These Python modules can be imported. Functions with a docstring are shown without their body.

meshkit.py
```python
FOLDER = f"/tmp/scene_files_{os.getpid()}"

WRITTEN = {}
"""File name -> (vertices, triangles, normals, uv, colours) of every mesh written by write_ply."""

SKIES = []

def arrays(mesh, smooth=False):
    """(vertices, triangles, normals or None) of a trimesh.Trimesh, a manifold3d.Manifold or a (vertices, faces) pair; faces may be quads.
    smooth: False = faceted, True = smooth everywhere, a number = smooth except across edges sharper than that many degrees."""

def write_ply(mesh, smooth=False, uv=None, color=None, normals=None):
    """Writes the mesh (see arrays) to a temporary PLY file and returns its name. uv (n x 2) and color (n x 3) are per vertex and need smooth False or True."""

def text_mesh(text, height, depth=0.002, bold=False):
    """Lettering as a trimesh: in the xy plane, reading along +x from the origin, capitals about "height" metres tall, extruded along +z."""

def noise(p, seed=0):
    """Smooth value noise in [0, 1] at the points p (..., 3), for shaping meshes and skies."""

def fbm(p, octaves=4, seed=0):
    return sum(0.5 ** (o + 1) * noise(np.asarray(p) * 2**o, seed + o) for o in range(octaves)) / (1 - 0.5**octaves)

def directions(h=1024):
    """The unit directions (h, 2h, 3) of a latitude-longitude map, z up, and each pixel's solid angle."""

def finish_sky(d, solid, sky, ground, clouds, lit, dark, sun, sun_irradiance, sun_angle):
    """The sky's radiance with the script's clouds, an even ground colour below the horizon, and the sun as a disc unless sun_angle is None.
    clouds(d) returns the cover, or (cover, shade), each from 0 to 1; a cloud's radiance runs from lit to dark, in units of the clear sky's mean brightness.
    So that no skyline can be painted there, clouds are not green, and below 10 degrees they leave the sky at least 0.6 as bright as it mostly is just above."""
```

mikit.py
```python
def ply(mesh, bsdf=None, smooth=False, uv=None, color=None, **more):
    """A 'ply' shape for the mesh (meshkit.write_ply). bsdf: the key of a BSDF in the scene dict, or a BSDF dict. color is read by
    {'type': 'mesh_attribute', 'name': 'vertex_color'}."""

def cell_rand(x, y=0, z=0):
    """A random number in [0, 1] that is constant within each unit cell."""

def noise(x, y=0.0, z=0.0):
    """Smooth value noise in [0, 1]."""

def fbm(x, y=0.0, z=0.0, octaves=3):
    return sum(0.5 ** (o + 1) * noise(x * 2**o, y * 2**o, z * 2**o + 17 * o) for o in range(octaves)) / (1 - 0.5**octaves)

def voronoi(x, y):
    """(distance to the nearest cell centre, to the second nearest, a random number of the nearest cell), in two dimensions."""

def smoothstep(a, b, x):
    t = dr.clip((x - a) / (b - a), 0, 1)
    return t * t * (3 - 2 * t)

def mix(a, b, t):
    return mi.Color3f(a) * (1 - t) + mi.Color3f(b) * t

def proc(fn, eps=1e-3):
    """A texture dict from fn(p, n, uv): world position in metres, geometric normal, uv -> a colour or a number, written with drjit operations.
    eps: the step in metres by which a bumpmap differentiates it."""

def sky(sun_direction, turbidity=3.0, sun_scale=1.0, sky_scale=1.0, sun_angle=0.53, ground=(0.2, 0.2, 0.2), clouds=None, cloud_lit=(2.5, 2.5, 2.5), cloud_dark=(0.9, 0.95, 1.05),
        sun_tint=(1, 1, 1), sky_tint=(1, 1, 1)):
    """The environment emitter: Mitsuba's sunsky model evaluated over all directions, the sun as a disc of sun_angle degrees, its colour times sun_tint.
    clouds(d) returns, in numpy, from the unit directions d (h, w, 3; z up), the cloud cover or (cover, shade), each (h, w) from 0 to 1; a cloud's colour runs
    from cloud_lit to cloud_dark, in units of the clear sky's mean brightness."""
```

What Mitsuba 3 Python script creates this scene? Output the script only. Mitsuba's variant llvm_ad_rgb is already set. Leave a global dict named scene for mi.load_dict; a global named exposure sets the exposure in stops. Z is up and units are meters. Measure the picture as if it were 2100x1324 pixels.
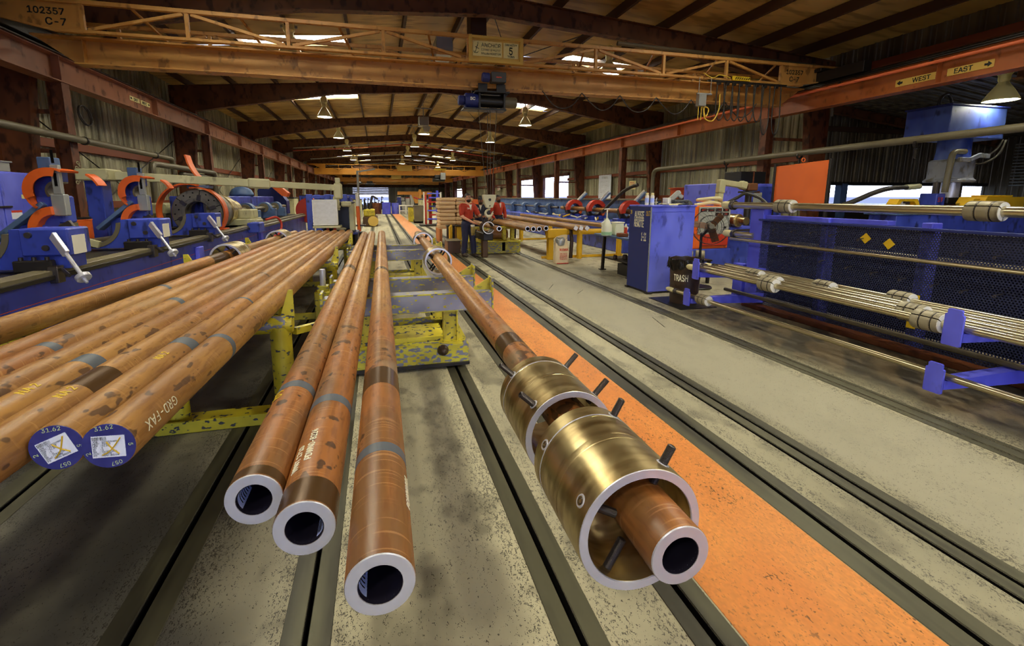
import math, random
import numpy as np, trimesh, mitsuba as mi, drjit as dr
import shapely.geometry as sg
from scipy.spatial import ConvexHull
import mikit, meshkit
from mikit import noise, fbm, smoothstep, mix, voronoi
T = mi.ScalarTransform4f
scene, labels = {}, {}
random.seed(7); RNG = np.random.default_rng(7)
PI = math.pi

# ------------------------------------------------------------------ camera, sky, sun, large lights, exposure
exposure = 0.5
F_PX, CX, CY, EYE = 936.0, 1020.0, 560.0, 1.65
VPX, VPY = 775.0, 403.0                         # where the hall's long lines meet
PITCH = math.atan((CY - VPY) / F_PX); YAW = math.atan((CX - VPX) / F_PX * math.cos(PITCH))
FWD = np.array([math.sin(YAW) * math.cos(PITCH), math.cos(YAW) * math.cos(PITCH), -math.sin(PITCH)])
RGT = np.array([math.cos(YAW), -math.sin(YAW), 0.0]); UPV = np.cross(RGT, FWD); CAM = np.array([0, 0, EYE])
scene['camera'] = {'type': 'perspective', 'fov': math.degrees(2 * math.atan(1050 / F_PX)), 'fov_axis': 'x',
    'principal_point_offset_x': (1050 - CX) / 2100, 'principal_point_offset_y': (662 - CY) / 1324,
    'to_world': T().look_at(origin=CAM.tolist(), target=(CAM + FWD).tolist(), up=[0, 0, 1]), 'near_clip': 0.05, 'far_clip': 500.0}
scene['sky'] = mikit.sky([-0.35, -0.55, 0.9], turbidity=4.0, sun_scale=0.02, sky_scale=11.0, sky_tint=(1.08, 1.0, 1.25), ground=(0.35, 0.33, 0.3))
scene['sky']['sampling_weight'] = 14.0
LAMP_L, LAMP_RGB = 120.0, (1.0, 0.95, 0.72)
SKYLIGHT_L, SKYLIGHT_RGB = 9.0, (1.0, 0.97, 0.82)

def P(px, py, x=None, y=None, z=None):
    """Survey helper: the real point seen at a photo pixel, given one known coordinate (wall line, bay line or height)."""
    d = FWD + RGT * (px - CX) / F_PX + UPV * (CY - py) / F_PX
    t = (x - 0) / d[0] if x is not None else (y / d[1] if y is not None else (z - EYE) / d[2])
    return CAM + d * t

# ------------------------------------------------------------------ materials
def s(r, g, b):
    return tuple(float((c / 255 / 12.92) if c / 255 < 0.04045 else ((c / 255 + 0.055) / 1.055) ** 2.4) for c in (r, g, b))
def mat(name, color, rough=0.5, metal=0.0, bump=None, bscale=0.002, spec=0.5, **kw):
    base = mikit.proc(color) if callable(color) else {'type': 'rgb', 'value': list(color)}
    rg = mikit.proc(rough) if callable(rough) else float(rough)
    b = {'type': 'principled', 'base_color': base, 'roughness': rg, 'metallic': float(metal), 'specular': spec, **kw}
    if bump: b = {'type': 'bumpmap', 'arbitrary': {**mikit.proc(bump), 'raw': True} if False else mikit.proc(bump), 'bsdf': b, 'scale': bscale}
    scene[name] = {'type': 'twosided', 'bsdf': b}

def f_floor(p, n, uv):
    a = fbm(p.x * 0.9, p.y * 0.35, 0.0, 4); b = fbm(p.x * 7, p.y * 5, 3.0, 3); g = noise(p.x * 140, p.y * 90, 1.0)
    c = mix(s(134, 128, 106), s(174, 166, 138), smoothstep(0.25, 0.65, a))
    c = mix(c, s(96, 90, 74), smoothstep(0.5, 0.8, b) * 0.6)
    lane = smoothstep(2.72, 2.85, p.x + 0.08 * (b - 0.5)) * (1 - smoothstep(3.65, 3.85, p.x + 0.1 * (b - 0.5)))
    c = mix(c, s(148, 142, 122), lane * 0.85)
    oil = (1 - smoothstep(-0.75, -0.15, p.x + 0.5 * (a - 0.5))) * (1 - smoothstep(7.0, 12.0, p.y)) * smoothstep(0.2, 0.75, fbm(p.x * 1.7, p.y * 0.9, 5.0, 3) + 0.1)
    c = mix(c, s(48, 47, 47), oil * 0.88)
    oil2 = smoothstep(4.0, 4.4, p.x + 0.4 * (a - 0.5)) * (1 - smoothstep(5.2, 6.6, p.y + 0.8 * (b - 0.5)))
    c = mix(c, mix(s(44, 36, 28), s(92, 76, 54), smoothstep(0.35, 0.65, fbm(p.x * 1.5 + p.y * 1.3, p.y * 5 - p.x * 5, 1.0, 3))), oil2 * 0.9)
    edge = mi.Float(0)
    for x0, w in ((-2.16, .08), (-1.92, .08), (-1.1, .1), (-.84, .1), (-.45, .06), (-.2, .08), (.54, .07), (.82, .07), (1.03, .07), (2.29, .05), (2.47, .05), (2.76, .07), (3.78, .08), (4.12, .1)): edge = dr.maximum(edge, dr.exp(-dr.square((p.x - x0) / w)))
    sp = noise(p.x * 420, p.y * 240, 1.0) * 0.6 + noise(p.x * 130, p.y * 70, 5.0) * 0.4
    near = 1 - smoothstep(7.0, 13.0, p.y)
    dens = 0.17 * edge + 0.08 * smoothstep(0.45, 0.7, fbm(p.x * 2.5, p.y * 0.8, 9.0, 3)) + 0.03 * (1 - smoothstep(2.0, 5.0, p.y)) * (1 - lane)
    grit = smoothstep(0.80 - dens, 0.86 - dens, sp) * near
    tire = smoothstep(0.55, 0.8, noise(p.x * 9, p.y * 0.4, 7.0)) * (1 - smoothstep(2.5, 2.8, p.x)) * 0.2
    c = mix(c, s(70, 64, 54), tire)
    return mix(c, s(40, 35, 29), grit * 0.8)
mat('concrete', f_floor, lambda p, n, uv: 0.42 + 0.35 * fbm(p.x * 2, p.y * 2, 0.0, 3), spec=0.35)
def f_orange_floor(p, n, uv):
    c = mix(s(226, 146, 70), s(208, 126, 56), smoothstep(0.3, 0.7, fbm(p.x * 3, p.y * 1.5, 0.0, 4)))
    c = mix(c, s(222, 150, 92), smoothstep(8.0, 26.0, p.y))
    sp = smoothstep(0.70, 0.80, noise(p.x * 190, p.y * 120, 4.0) * 0.7 + noise(p.x * 60, p.y * 40, 2.0) * 0.3) * (0.4 + 0.6 * smoothstep(0.35, 0.6, fbm(p.x * 5, p.y * 3, 2.0, 2)))
    c = mix(c, s(176, 104, 48), 0.5 * noise(p.x * 110, p.y * 70, 8.0))
    return mix(c, s(80, 42, 22), sp * 0.85)
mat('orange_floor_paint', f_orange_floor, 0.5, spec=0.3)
mat('track_steel', lambda p, n, uv: mix(s(80, 77, 58), s(54, 51, 40), smoothstep(0.35, 0.7, fbm(p.x * 9, p.y * 1.2, 0.0, 4))), 0.5, 0.35)
mat('slot_dark', s(8, 7, 6), 0.9, spec=0.1)  # near-black colour stands in for the shade inside the floor slots

def f_rust(p, n, uv):
    a = fbm(p.x * 6, p.y * 1.6, p.z * 6, 4); b = fbm(p.x * 70, p.y * 14, p.z * 70, 3); r = noise(p.y * 150 + 6 * noise(p.x * 20, p.z * 20), p.x * 9, p.z * 9)
    c = mix(s(128, 87, 42), s(160, 116, 58), smoothstep(0.3, 0.7, a))
    c = mix(c, s(150, 84, 40), smoothstep(0.5, 0.8, fbm(p.x * 3 + 9, p.y * 0.8, p.z * 3, 3)) * 0.6)
    c = mix(c, s(112, 70, 34), smoothstep(0.45, 0.75, b) * 0.5)
    c = mix(c, s(192, 144, 84), smoothstep(0.72, 0.95, r) * 0.3)
    c = mix(c, s(128, 112, 80), smoothstep(0.6, 0.8, fbm(p.x * 10 + 5, p.y * 2.2, p.z * 10, 3)) * 0.3)
    st = smoothstep(0.65, 0.70, fbm(p.x * 20 + 3, p.y * 11.0, p.z * 20, 3)) * (1 - smoothstep(2.6, 4.2, p.y))
    return mix(c, s(66, 42, 26), st * 0.8)
mat('rusty_steel', f_rust, lambda p, n, uv: 0.34 + 0.25 * fbm(p.x * 12, p.y * 3, p.z * 12, 2), spec=0.5)
def f_rust2(p, n, uv):
    a = fbm(p.x * 8, p.y * 2.2, p.z * 8, 4); near = 1 - smoothstep(1.8, 4.5, p.y); b = fbm(p.x * 80, p.y * 16, p.z * 80, 3); r = noise(p.y * 150, p.x * 9, p.z * 9)
    c = mix(s(146, 98, 50), s(166, 122, 66), smoothstep(0.3, 0.7, a))
    c = mix(c, mix(s(144, 88, 42), s(102, 66, 36), smoothstep(0.42, 0.65, a)), near * 0.85)
    c = mix(c, s(106, 62, 34), smoothstep(0.45, 0.75, b) * 0.5)
    c = mix(c, s(196, 146, 96), smoothstep(0.7, 0.95, r) * 0.3)
    c = mix(c, s(56, 38, 26), smoothstep(0.63, 0.68, fbm(p.x * 26 + 7, p.y * 17, p.z * 26, 3)) * smoothstep(0.42, 0.6, noise(p.x * 6, p.y * 4, p.z * 6)) * near * 0.85)
    bare = smoothstep(0.60, 0.72, fbm(p.x * 5 + 1, p.y * 2.4, p.z * 5, 3)) * near
    return mix(c, s(132, 114, 88), bare * 0.75)
mat('rusty_tube', f_rust2, lambda p, n, uv: 0.26 + 0.3 * fbm(p.x * 12, p.y * 3, p.z * 12, 2), spec=0.6)
mat('scorched_steel', s(84, 60, 34), 0.3, 0.4)
mat('bright_steel', s(216, 215, 222), 0.4, 0.6)
mat('turned_steel', lambda p, n, uv: mix(s(206, 186, 136), s(158, 132, 84), smoothstep(0.4, 0.75, fbm(p.x * 8, p.y * 30, p.z * 8, 3))), lambda p, n, uv: 0.2 + 0.2 * fbm(p.x * 5, p.y * 40, p.z * 5, 2), 0.95)  # golden tone puts warm lamp reflections into the steel colour
mat('rod_steel', s(206, 196, 160), 0.24, 0.95)
mat('dark_steel', s(52, 48, 44), 0.42, 0.6)
mat('bolt_steel', s(96, 90, 88), 0.32, 0.85)
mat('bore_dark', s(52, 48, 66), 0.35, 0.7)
mat('blue_end_paint', lambda p, n, uv: mix(s(40, 40, 104), s(58, 58, 128), fbm(p.x * 30, p.y * 30, p.z * 30, 3)), 0.45)
mat('gray_band', s(78, 84, 92), 0.5)
def chipped(lo, hi, under, amount):
    def f(p, n, uv):
        c = mix(lo, hi, smoothstep(0.3, 0.7, fbm(p.x * 4, p.y * 4, p.z * 4, 3)))
        k = smoothstep(amount, amount + 0.04, fbm(p.x * 26, p.y * 26, p.z * 38, 4))
        return mix(c, under, k)
    return f
mat('yellow_paint', chipped(s(176, 158, 30), s(206, 190, 48), s(60, 58, 60), 0.64), 0.42)
mat('yellow_worn', chipped(s(176, 160, 34), s(196, 186, 54), s(112, 112, 128), 0.53), 0.45)
mat('yellow_scuffed', chipped(s(118, 118, 134), s(152, 152, 164), s(190, 176, 44), 0.66), 0.4, 0.3)
mat('yellow_far', s(214, 168, 28), 0.5)
mat('lime_yellow', s(214, 206, 40), 0.5)
def stained(lo, hi, dirt, k=0.55):
    def f(p, n, uv):
        c = mix(lo, hi, smoothstep(0.3, 0.7, fbm(p.x * 2.2, p.y * 2.2, p.z * 1.1, 4)))
        d = smoothstep(k, k + 0.2, fbm(p.x * 9, p.y * 9, p.z * 4, 4))
        return mix(c, dirt, d * 0.8)
    return f
mat('machine_blue', stained(s(48, 62, 150), s(64, 80, 178), s(26, 28, 52)), 0.38)
mat('bed_blue', stained(s(50, 58, 150), s(68, 76, 172), s(36, 36, 84), 0.6), 0.42)
mat('rack_blue', stained(s(74, 76, 196), s(96, 100, 222), s(50, 52, 140), 0.66), 0.4)
mat('cabinet_blue', stained(s(82, 90, 200), s(110, 118, 222), s(62, 66, 150), 0.6), 0.42)
mat('panel_blue', s(32, 42, 104), 0.5)
mat('dull_blue', stained(s(62, 84, 122), s(80, 104, 140), s(36, 46, 68), 0.6), 0.5)
mat('perf_blue', s(28, 34, 66), 0.5)
mat('deep_blue', s(16, 18, 34), 0.6)
mat('press_blue', stained(s(40, 58, 140), s(70, 92, 160), s(28, 34, 70), 0.6), 0.45)
mat('dusty_blue', stained(s(106, 112, 128), s(128, 130, 136), s(84, 78, 58), 0.5), 0.5)
mat('red_oxide', stained(s(94, 50, 26), s(116, 64, 32), s(52, 28, 18), 0.5), 0.6)
mat('rafter_brown', stained(s(92, 56, 28), s(112, 70, 36), s(50, 31, 19), 0.5), 0.6)
mat('purlin_brown', s(66, 42, 24), 0.65)
mat('girt_red', s(132, 68, 40), 0.55)
mat('crane_orange', stained(s(180, 126, 58), s(196, 146, 74), s(124, 82, 38), 0.56), 0.5)
mat('crane_yellow', s(206, 140, 46), 0.5)
mat('runway_brown', stained(s(140, 90, 62), s(154, 100, 70), s(96, 56, 36), 0.58), 0.5)
mat('runway_orange', stained(s(150, 78, 34), s(166, 92, 42), s(98, 50, 24), 0.58), 0.5)
mat('conductor_orange', s(232, 118, 72), 0.4)
mat('guard_orange', stained(s(206, 88, 26), s(226, 104, 36), s(150, 62, 22), 0.62), 0.45)
mat('panel_orange', lambda p, n, uv: mix(s(206, 92, 32), s(220, 106, 42), fbm(p.x * 2, p.y * 2, p.z * 2, 3)), 0.55)
mat('red_paint', s(178, 48, 26), 0.45)
def f_wall(p, n, uv):
    a = fbm(p.y * 2.2 + p.x * 2.2, p.z * 0.25, 1.0, 4); b = fbm(p.y * 14 + p.x * 14, p.z * 0.5, 2.0, 3)
    c = mix(s(146, 142, 112), s(196, 190, 156), smoothstep(0.3, 0.7, a))
    c = mix(c, s(92, 70, 44), smoothstep(0.5, 0.8, b) * 0.6)
    return mix(c, s(70, 66, 56), smoothstep(0.55, 0.8, fbm(p.y * 0.7, p.z * 0.8, p.x * 0.7, 3)) * 0.5)
mat('wall_metal', f_wall, 0.4, 0.15)
mat('sooty_metal', lambda p, n, uv: mix(s(98, 88, 66), mix(s(60, 44, 30), s(150, 142, 120), noise(p.y * 6 + p.x * 6, p.z * 0.3, 3.0)), 0.55), 0.42, 0.35)
def f_ceil(p, n, uv):
    a = fbm(p.x * 0.6, p.y * 0.6, 0.0, 4); b = fbm(p.x * 1.2, p.y * 5, 3.0, 3)
    c = mix(s(166, 130, 68), s(200, 164, 96), smoothstep(0.3, 0.7, a))
    return mix(c, s(122, 86, 40), smoothstep(0.5, 0.75, b) * 0.55)
mat('insulation', f_ceil, 0.5)
mat('galvanized', s(170, 172, 166), 0.4, 0.6)
mat('gray_pipe', lambda p, n, uv: mix(s(92, 84, 62), s(112, 104, 80), noise(p.x * 3, p.y * 3, p.z * 3)), 0.42)
mat('boom_beige', stained(s(166, 162, 120), s(184, 178, 136), s(120, 112, 80), 0.62), 0.5)
mat('gray_paint', s(150, 150, 140), 0.5)
mat('bushing_gray', stained(s(140, 130, 104), s(164, 156, 132), s(88, 76, 56), 0.55), 0.45, 0.3)
mat('chuck_gray', stained(s(112, 106, 92), s(134, 128, 112), s(60, 54, 46), 0.55), 0.4, 0.6)
mat('pendant_gray', lambda p, n, uv: mix(s(190, 188, 174), s(212, 210, 198), fbm(p.x * 20, p.y * 20, p.z * 20, 3)), 0.4, 0.3)
mat('dark_gray', s(64, 66, 66), 0.5)
mat('black_plastic', s(24, 23, 22), 0.38)
mat('black_bag', s(18, 18, 17), 0.16, bump=lambda p, n, uv: fbm(p.x * 26, p.y * 26, p.z * 12, 3), bscale=0.03)
mat('brown_bin', s(54, 38, 26), 0.4)
mat('white_paint', s(226, 222, 206), 0.5)
mat('cream_sign', lambda p, n, uv: mix(s(232, 222, 160), s(220, 204, 132), fbm(p.x * 5, p.y * 5, p.z * 5, 3)), 0.45)
mat('wood_sign', s(206, 170, 78), 0.5)
mat('ink', s(20, 19, 17), 0.6)
mat('paper_white', s(228, 230, 238), 0.6)
mat('label_blue', s(176, 190, 238), 0.5)
mat('paint_yellow', s(200, 166, 34), 0.5)
mat('chalk', s(214, 206, 170), 0.8)
mat('chalk_green', s(190, 204, 150), 0.8)
mat('stencil_white', s(226, 220, 190), 0.6)
mat('sticker_yellow', s(210, 172, 30), 0.5)
mat('cardboard', lambda p, n, uv: mix(s(206, 170, 120), s(222, 190, 144), noise(p.x * 4, p.y * 4, p.z * 30)), 0.7)
mat('sack_paper', lambda p, n, uv: mix(s(214, 190, 146), s(226, 206, 166), fbm(p.x * 9, p.y * 9, p.z * 9, 3)), 0.65)
mat('red_print', s(190, 60, 44), 0.6)
mat('skin', s(206, 150, 118), 0.5)
mat('skin_dark', s(128, 84, 60), 0.5)
mat('hair', s(34, 24, 18), 0.6)
mat('shirt_red', lambda p, n, uv: mix(s(182, 58, 32), s(158, 44, 24), fbm(p.x * 7, p.y * 7, p.z * 5, 3)), 0.8)
mat('shirt_navy', s(34, 36, 50), 0.8)
mat('trousers_navy', lambda p, n, uv: mix(s(44, 46, 74), s(34, 36, 58), fbm(p.x * 8, p.y * 8, p.z * 4, 3)), 0.85)
mat('boot_brown', s(58, 48, 36), 0.6)
mat('leather_glove', s(150, 132, 66), 0.7)
mat('cloth_white', s(220, 214, 196), 0.85)
mat('rag_cream', s(206, 196, 150), 0.85)
mat('hdpe_white', s(226, 228, 206), 0.4)
mat('liquid_green', s(150, 190, 150), 0.3)
mat('rope_steel', s(78, 72, 58), 0.5, 0.5)
mat('hook_cream', s(190, 184, 150), 0.5)
mat('hose_black', s(44, 40, 34), 0.5)
mat('hose_red', s(176, 50, 34), 0.5)
mat('cable_yellow', s(214, 178, 60), 0.5)
mat('hose_rust', s(196, 96, 66), 0.5)
mat('lamp_enamel', s(232, 222, 158), 0.35)
mat('asphalt', s(170, 166, 156), 0.9)
mat('car_white', s(220, 222, 226), 0.3)
mat('glass_dark', s(40, 48, 56), 0.1)
mat('led_board', s(30, 20, 18), 0.4)
mat('silver_tank', s(150, 148, 140), 0.35, 0.5)
scene['pane_glass'] = {'type': 'thindielectric', 'int_ior': 1.5}

# ------------------------------------------------------------------ mesh helpers (vertices, triangles)
def hullf(v):
    h = ConvexHull(v); f = h.simplices.copy(); c = v.mean(0)
    a = np.cross(v[f[:, 1]] - v[f[:, 0]], v[f[:, 2]] - v[f[:, 0]]); flip = np.einsum('ij,ij->i', a, v[f[:, 0]] - c) < 0
    f[flip] = f[flip][:, ::-1]
    return f
_U = []
for k in range(3):
    for a in (-1, 1):
        for b in (-1, 1):
            for c in (-1, 1): _U.append((k, a, b, c))
def _chv(h, b):
    v = []
    for k, a, bb, c in _U:
        q = np.array([a, bb, c], float) * (np.asarray(h) - b); q[k] = [a, bb, c][k] * h[k]; v.append(q)
    return np.array(v)
_CF = hullf(_chv((1, 1, 1), 0.2))
_BV = np.array([[x, y, z] for x in (-1, 1) for y in (-1, 1) for z in (-1, 1)], float)
_BF = hullf(_BV)
def boxh(h, b=0.0):
    h = np.abs(np.asarray(h, float)); b = min(b, h.min() * 0.45)
    return (_chv(h, b), _CF) if b > 0 else (_BV * h, _BF)
def bx(x0, x1, y0, y1, z0, z1, b=0.0):
    v, f = boxh(((x1 - x0) / 2, (y1 - y0) / 2, (z1 - z0) / 2), b)
    return v + [(x0 + x1) / 2, (y0 + y1) / 2, (z0 + z1) / 2], f
def frame(d, up=(0, 0, 1)):
    d = np.asarray(d, float); d = d / np.linalg.norm(d); u = np.asarray(up, float)
    if abs(d @ u) > 0.98: u = np.array([0, 1.0, 0])
    a = np.cross(u, d); a /= np.linalg.norm(a)
    return a, np.cross(d, a), d                     # side, up, along
def bar(p0, p1, w, h, b=0.0, up=(0, 0, 1)):
    p0, p1 = np.asarray(p0, float), np.asarray(p1, float); a, u, d = frame(p1 - p0, up)
    v, f = boxh((w / 2, h / 2, np.linalg.norm(p1 - p0) / 2), b)
    return v @ np.array([a, u, d]) + (p0 + p1) / 2, f
def lathe(prof, p0=(0, 0, 0), axis=(0, 0, 1), n=24, a0=0.0, a1=2 * PI):
    """prof: (radius, height) pairs; a profile whose ends are not on the axis and not equal is left open."""
    full = abs(a1 - a0 - 2 * PI) < 1e-6; k = n if full else n + 1
    ang = a0 + (a1 - a0) * np.arange(k) / n; a, u, d = frame(axis)
    pr = np.array(prof, float); m = len(pr)
    v = (pr[:, 0][:, None, None] * (np.cos(ang)[None, :, None] * a + np.sin(ang)[None, :, None] * u) + pr[:, 1][:, None, None] * d).reshape(-1, 3) + np.asarray(p0, float)
    i, j = np.meshgrid(np.arange(m - 1), np.arange(n), indexing='ij'); j2 = (j + 1) % k
    q = np.stack([i * k + j, i * k + j2, (i + 1) * k + j2, (i + 1) * k + j], -1).reshape(-1, 4)
    f = np.vstack([q[:, [0, 1, 2]], q[:, [0, 2, 3]]])
    t = np.linalg.norm(np.cross(v[f[:, 1]] - v[f[:, 0]], v[f[:, 2]] - v[f[:, 0]]), axis=1)
    return v, f[t > 1e-12]
def rod(p0, p1, r, n=16, r1=None, ch=0.0):
    p0, p1 = np.asarray(p0, float), np.asarray(p1, float); L = np.linalg.norm(p1 - p0); r1 = r if r1 is None else r1
    pr = [(0, 0), (r - ch, 0), (r, ch), (r1, L - ch), (r1 - ch, L), (0, L)] if ch > 0 else [(0, 0), (r, 0), (r1, L), (0, L)]
    return lathe(pr, p0, p1 - p0, n)
def ring(p0, p1, ro, ri, n=32, ch=0.004):
    L = np.linalg.norm(np.asarray(p1, float) - p0)
    return lathe([(ri, ch), (ri + ch, 0), (ro - ch, 0), (ro, ch), (ro, L - ch), (ro - ch, L), (ri + ch, L), (ri, L - ch), (ri, ch)], p0, np.asarray(p1, float) - p0, n)
def spline(pts, n=8, closed=False):
    p = np.asarray(pts, float); q = np.vstack([2 * p[0] - p[1], p, 2 * p[-1] - p[-2]]); out = []
    for i in range(1, len(q) - 2):
        for t in np.arange(n) / n:
            a, b, c, d = q[i - 1:i + 3]
            out.append(0.5 * (2 * b + (c - a) * t + (2 * a - 5 * b + 4 * c - d) * t * t + (3 * b - a - 3 * c + d) * t ** 3))
    return np.vstack([out, p[-1]])
def path(pts, r, n=8):
    p = np.asarray(pts, float); tg = np.gradient(p, axis=0); tg /= np.linalg.norm(tg, axis=1, keepdims=True) + 1e-12
    a = frame(tg[0])[0]; ang = np.arange(n) * 2 * PI / n; v = []
    rr = np.broadcast_to(r, (len(p),))
    for q, t, r_ in zip(p, tg, rr):
        a = a - t * (a @ t); a /= np.linalg.norm(a); b = np.cross(t, a)
        v.append(q + r_ * (np.cos(ang)[:, None] * a + np.sin(ang)[:, None] * b))
    m = len(p); v = np.vstack(v + [p[:1], p[-1:]])
    i, j = np.meshgrid(np.arange(m - 1), np.arange(n), indexing='ij'); j2 = (j + 1) % n
    q = np.stack([i * n + j, i * n + j2, (i + 1) * n + j2, (i + 1) * n + j], -1).reshape(-1, 4)
    e = np.arange(n); e2 = (e + 1) % n
    f = np.vstack([q[:, [0, 1, 2]], q[:, [0, 2, 3]], np.stack([e2, e, np.full(n, m * n)], 1), np.stack([(m - 1) * n + e, (m - 1) * n + e2, np.full(n, m * n + 1)], 1)])
    return v, f
def bend(pts, r, n=10, rad=0.12, k=5):
    """A pipe through pts with rounded elbows."""
    p = [np.asarray(q, float) for q in pts]; out = [p[0]]
    for i in range(1, len(p) - 1):
        a, b, c = p[i - 1], p[i], p[i + 1]; u = (a - b) / np.linalg.norm(a - b); w = (c - b) / np.linalg.norm(c - b)
        q0, q1 = b + u * rad, b + w * rad
        for t in np.linspace(0, 1, k): out.append((1 - t) ** 2 * q0 + 2 * t * (1 - t) * b + t * t * q1)
    return path(np.array(out + [p[-1]]), r, n)
def extr(poly, depth, o=(0, 0, 0), u=(1, 0, 0), v=(0, 1, 0)):
    """A shapely polygon (or points) in the plane (o, u, v), extruded along u x v."""
    g = poly if hasattr(poly, 'geom_type') else sg.Polygon(poly); u, v = np.asarray(u, float), np.asarray(v, float); w = np.cross(u, v)
    ms = [trimesh.creation.extrude_polygon(q, depth, engine='earcut') for q in getattr(g, 'geoms', [g])]
    m = trimesh.util.concatenate(ms); p = np.array(m.vertices)
    return p[:, :1] * u + p[:, 1:2] * v + p[:, 2:3] * w + np.asarray(o, float), np.array(m.faces)
def cat(*ms):
    v, f, k = [], [], 0
    for m in ms:
        if isinstance(m, list): m = cat(*m)
        v.append(m[0]); f.append(np.asarray(m[1]) + k); k += len(m[0])
    return np.vstack(v), np.vstack(f)
def mv(m, d): return m[0] + np.asarray(d, float), m[1]
def rot(m, axis, deg, o=(0, 0, 0)):
    R = trimesh.transformations.rotation_matrix(math.radians(deg), axis)[:3, :3]; return (m[0] - np.asarray(o)) @ R.T + np.asarray(o), m[1]
def ibeam(p0, p1, h, w, tf=0.02, tw=0.012, up=(0, 0, 1)):
    a, u, d = frame(np.asarray(p1, float) - p0, up); p0, p1 = np.asarray(p0, float), np.asarray(p1, float)
    return cat(bar(p0 + u * (h / 2 - tf / 2), p1 + u * (h / 2 - tf / 2), w, tf, 0, up), bar(p0 - u * (h / 2 - tf / 2), p1 - u * (h / 2 - tf / 2), w, tf, 0, up), bar(p0, p1, tw, h - 2 * tf, 0, up))
def arcpoly(ri, ro, a0, a1, n=20):
    t = np.radians(np.linspace(a0, a1, n)); return sg.Polygon(np.vstack([np.c_[ro * np.cos(t), ro * np.sin(t)], np.c_[ri * np.cos(t[::-1]), ri * np.sin(t[::-1])]]))
def text(txt, h, o, u, v, depth=0.002, bold=False, center=True, sx=1.0):
    m = meshkit.text_mesh(txt, h, depth, bold); p = np.array(m.vertices); p[:, 0] *= sx
    if center: p[:, 0] -= (p[:, 0].min() + p[:, 0].max()) / 2; p[:, 1] -= h / 2
    u, v = np.asarray(u, float) / np.linalg.norm(u), np.asarray(v, float) / np.linalg.norm(v); w = np.cross(u, v)
    return p[:, :1] * u + p[:, 1:2] * v + p[:, 2:3] * w + np.asarray(o, float), np.array(m.faces)
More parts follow.
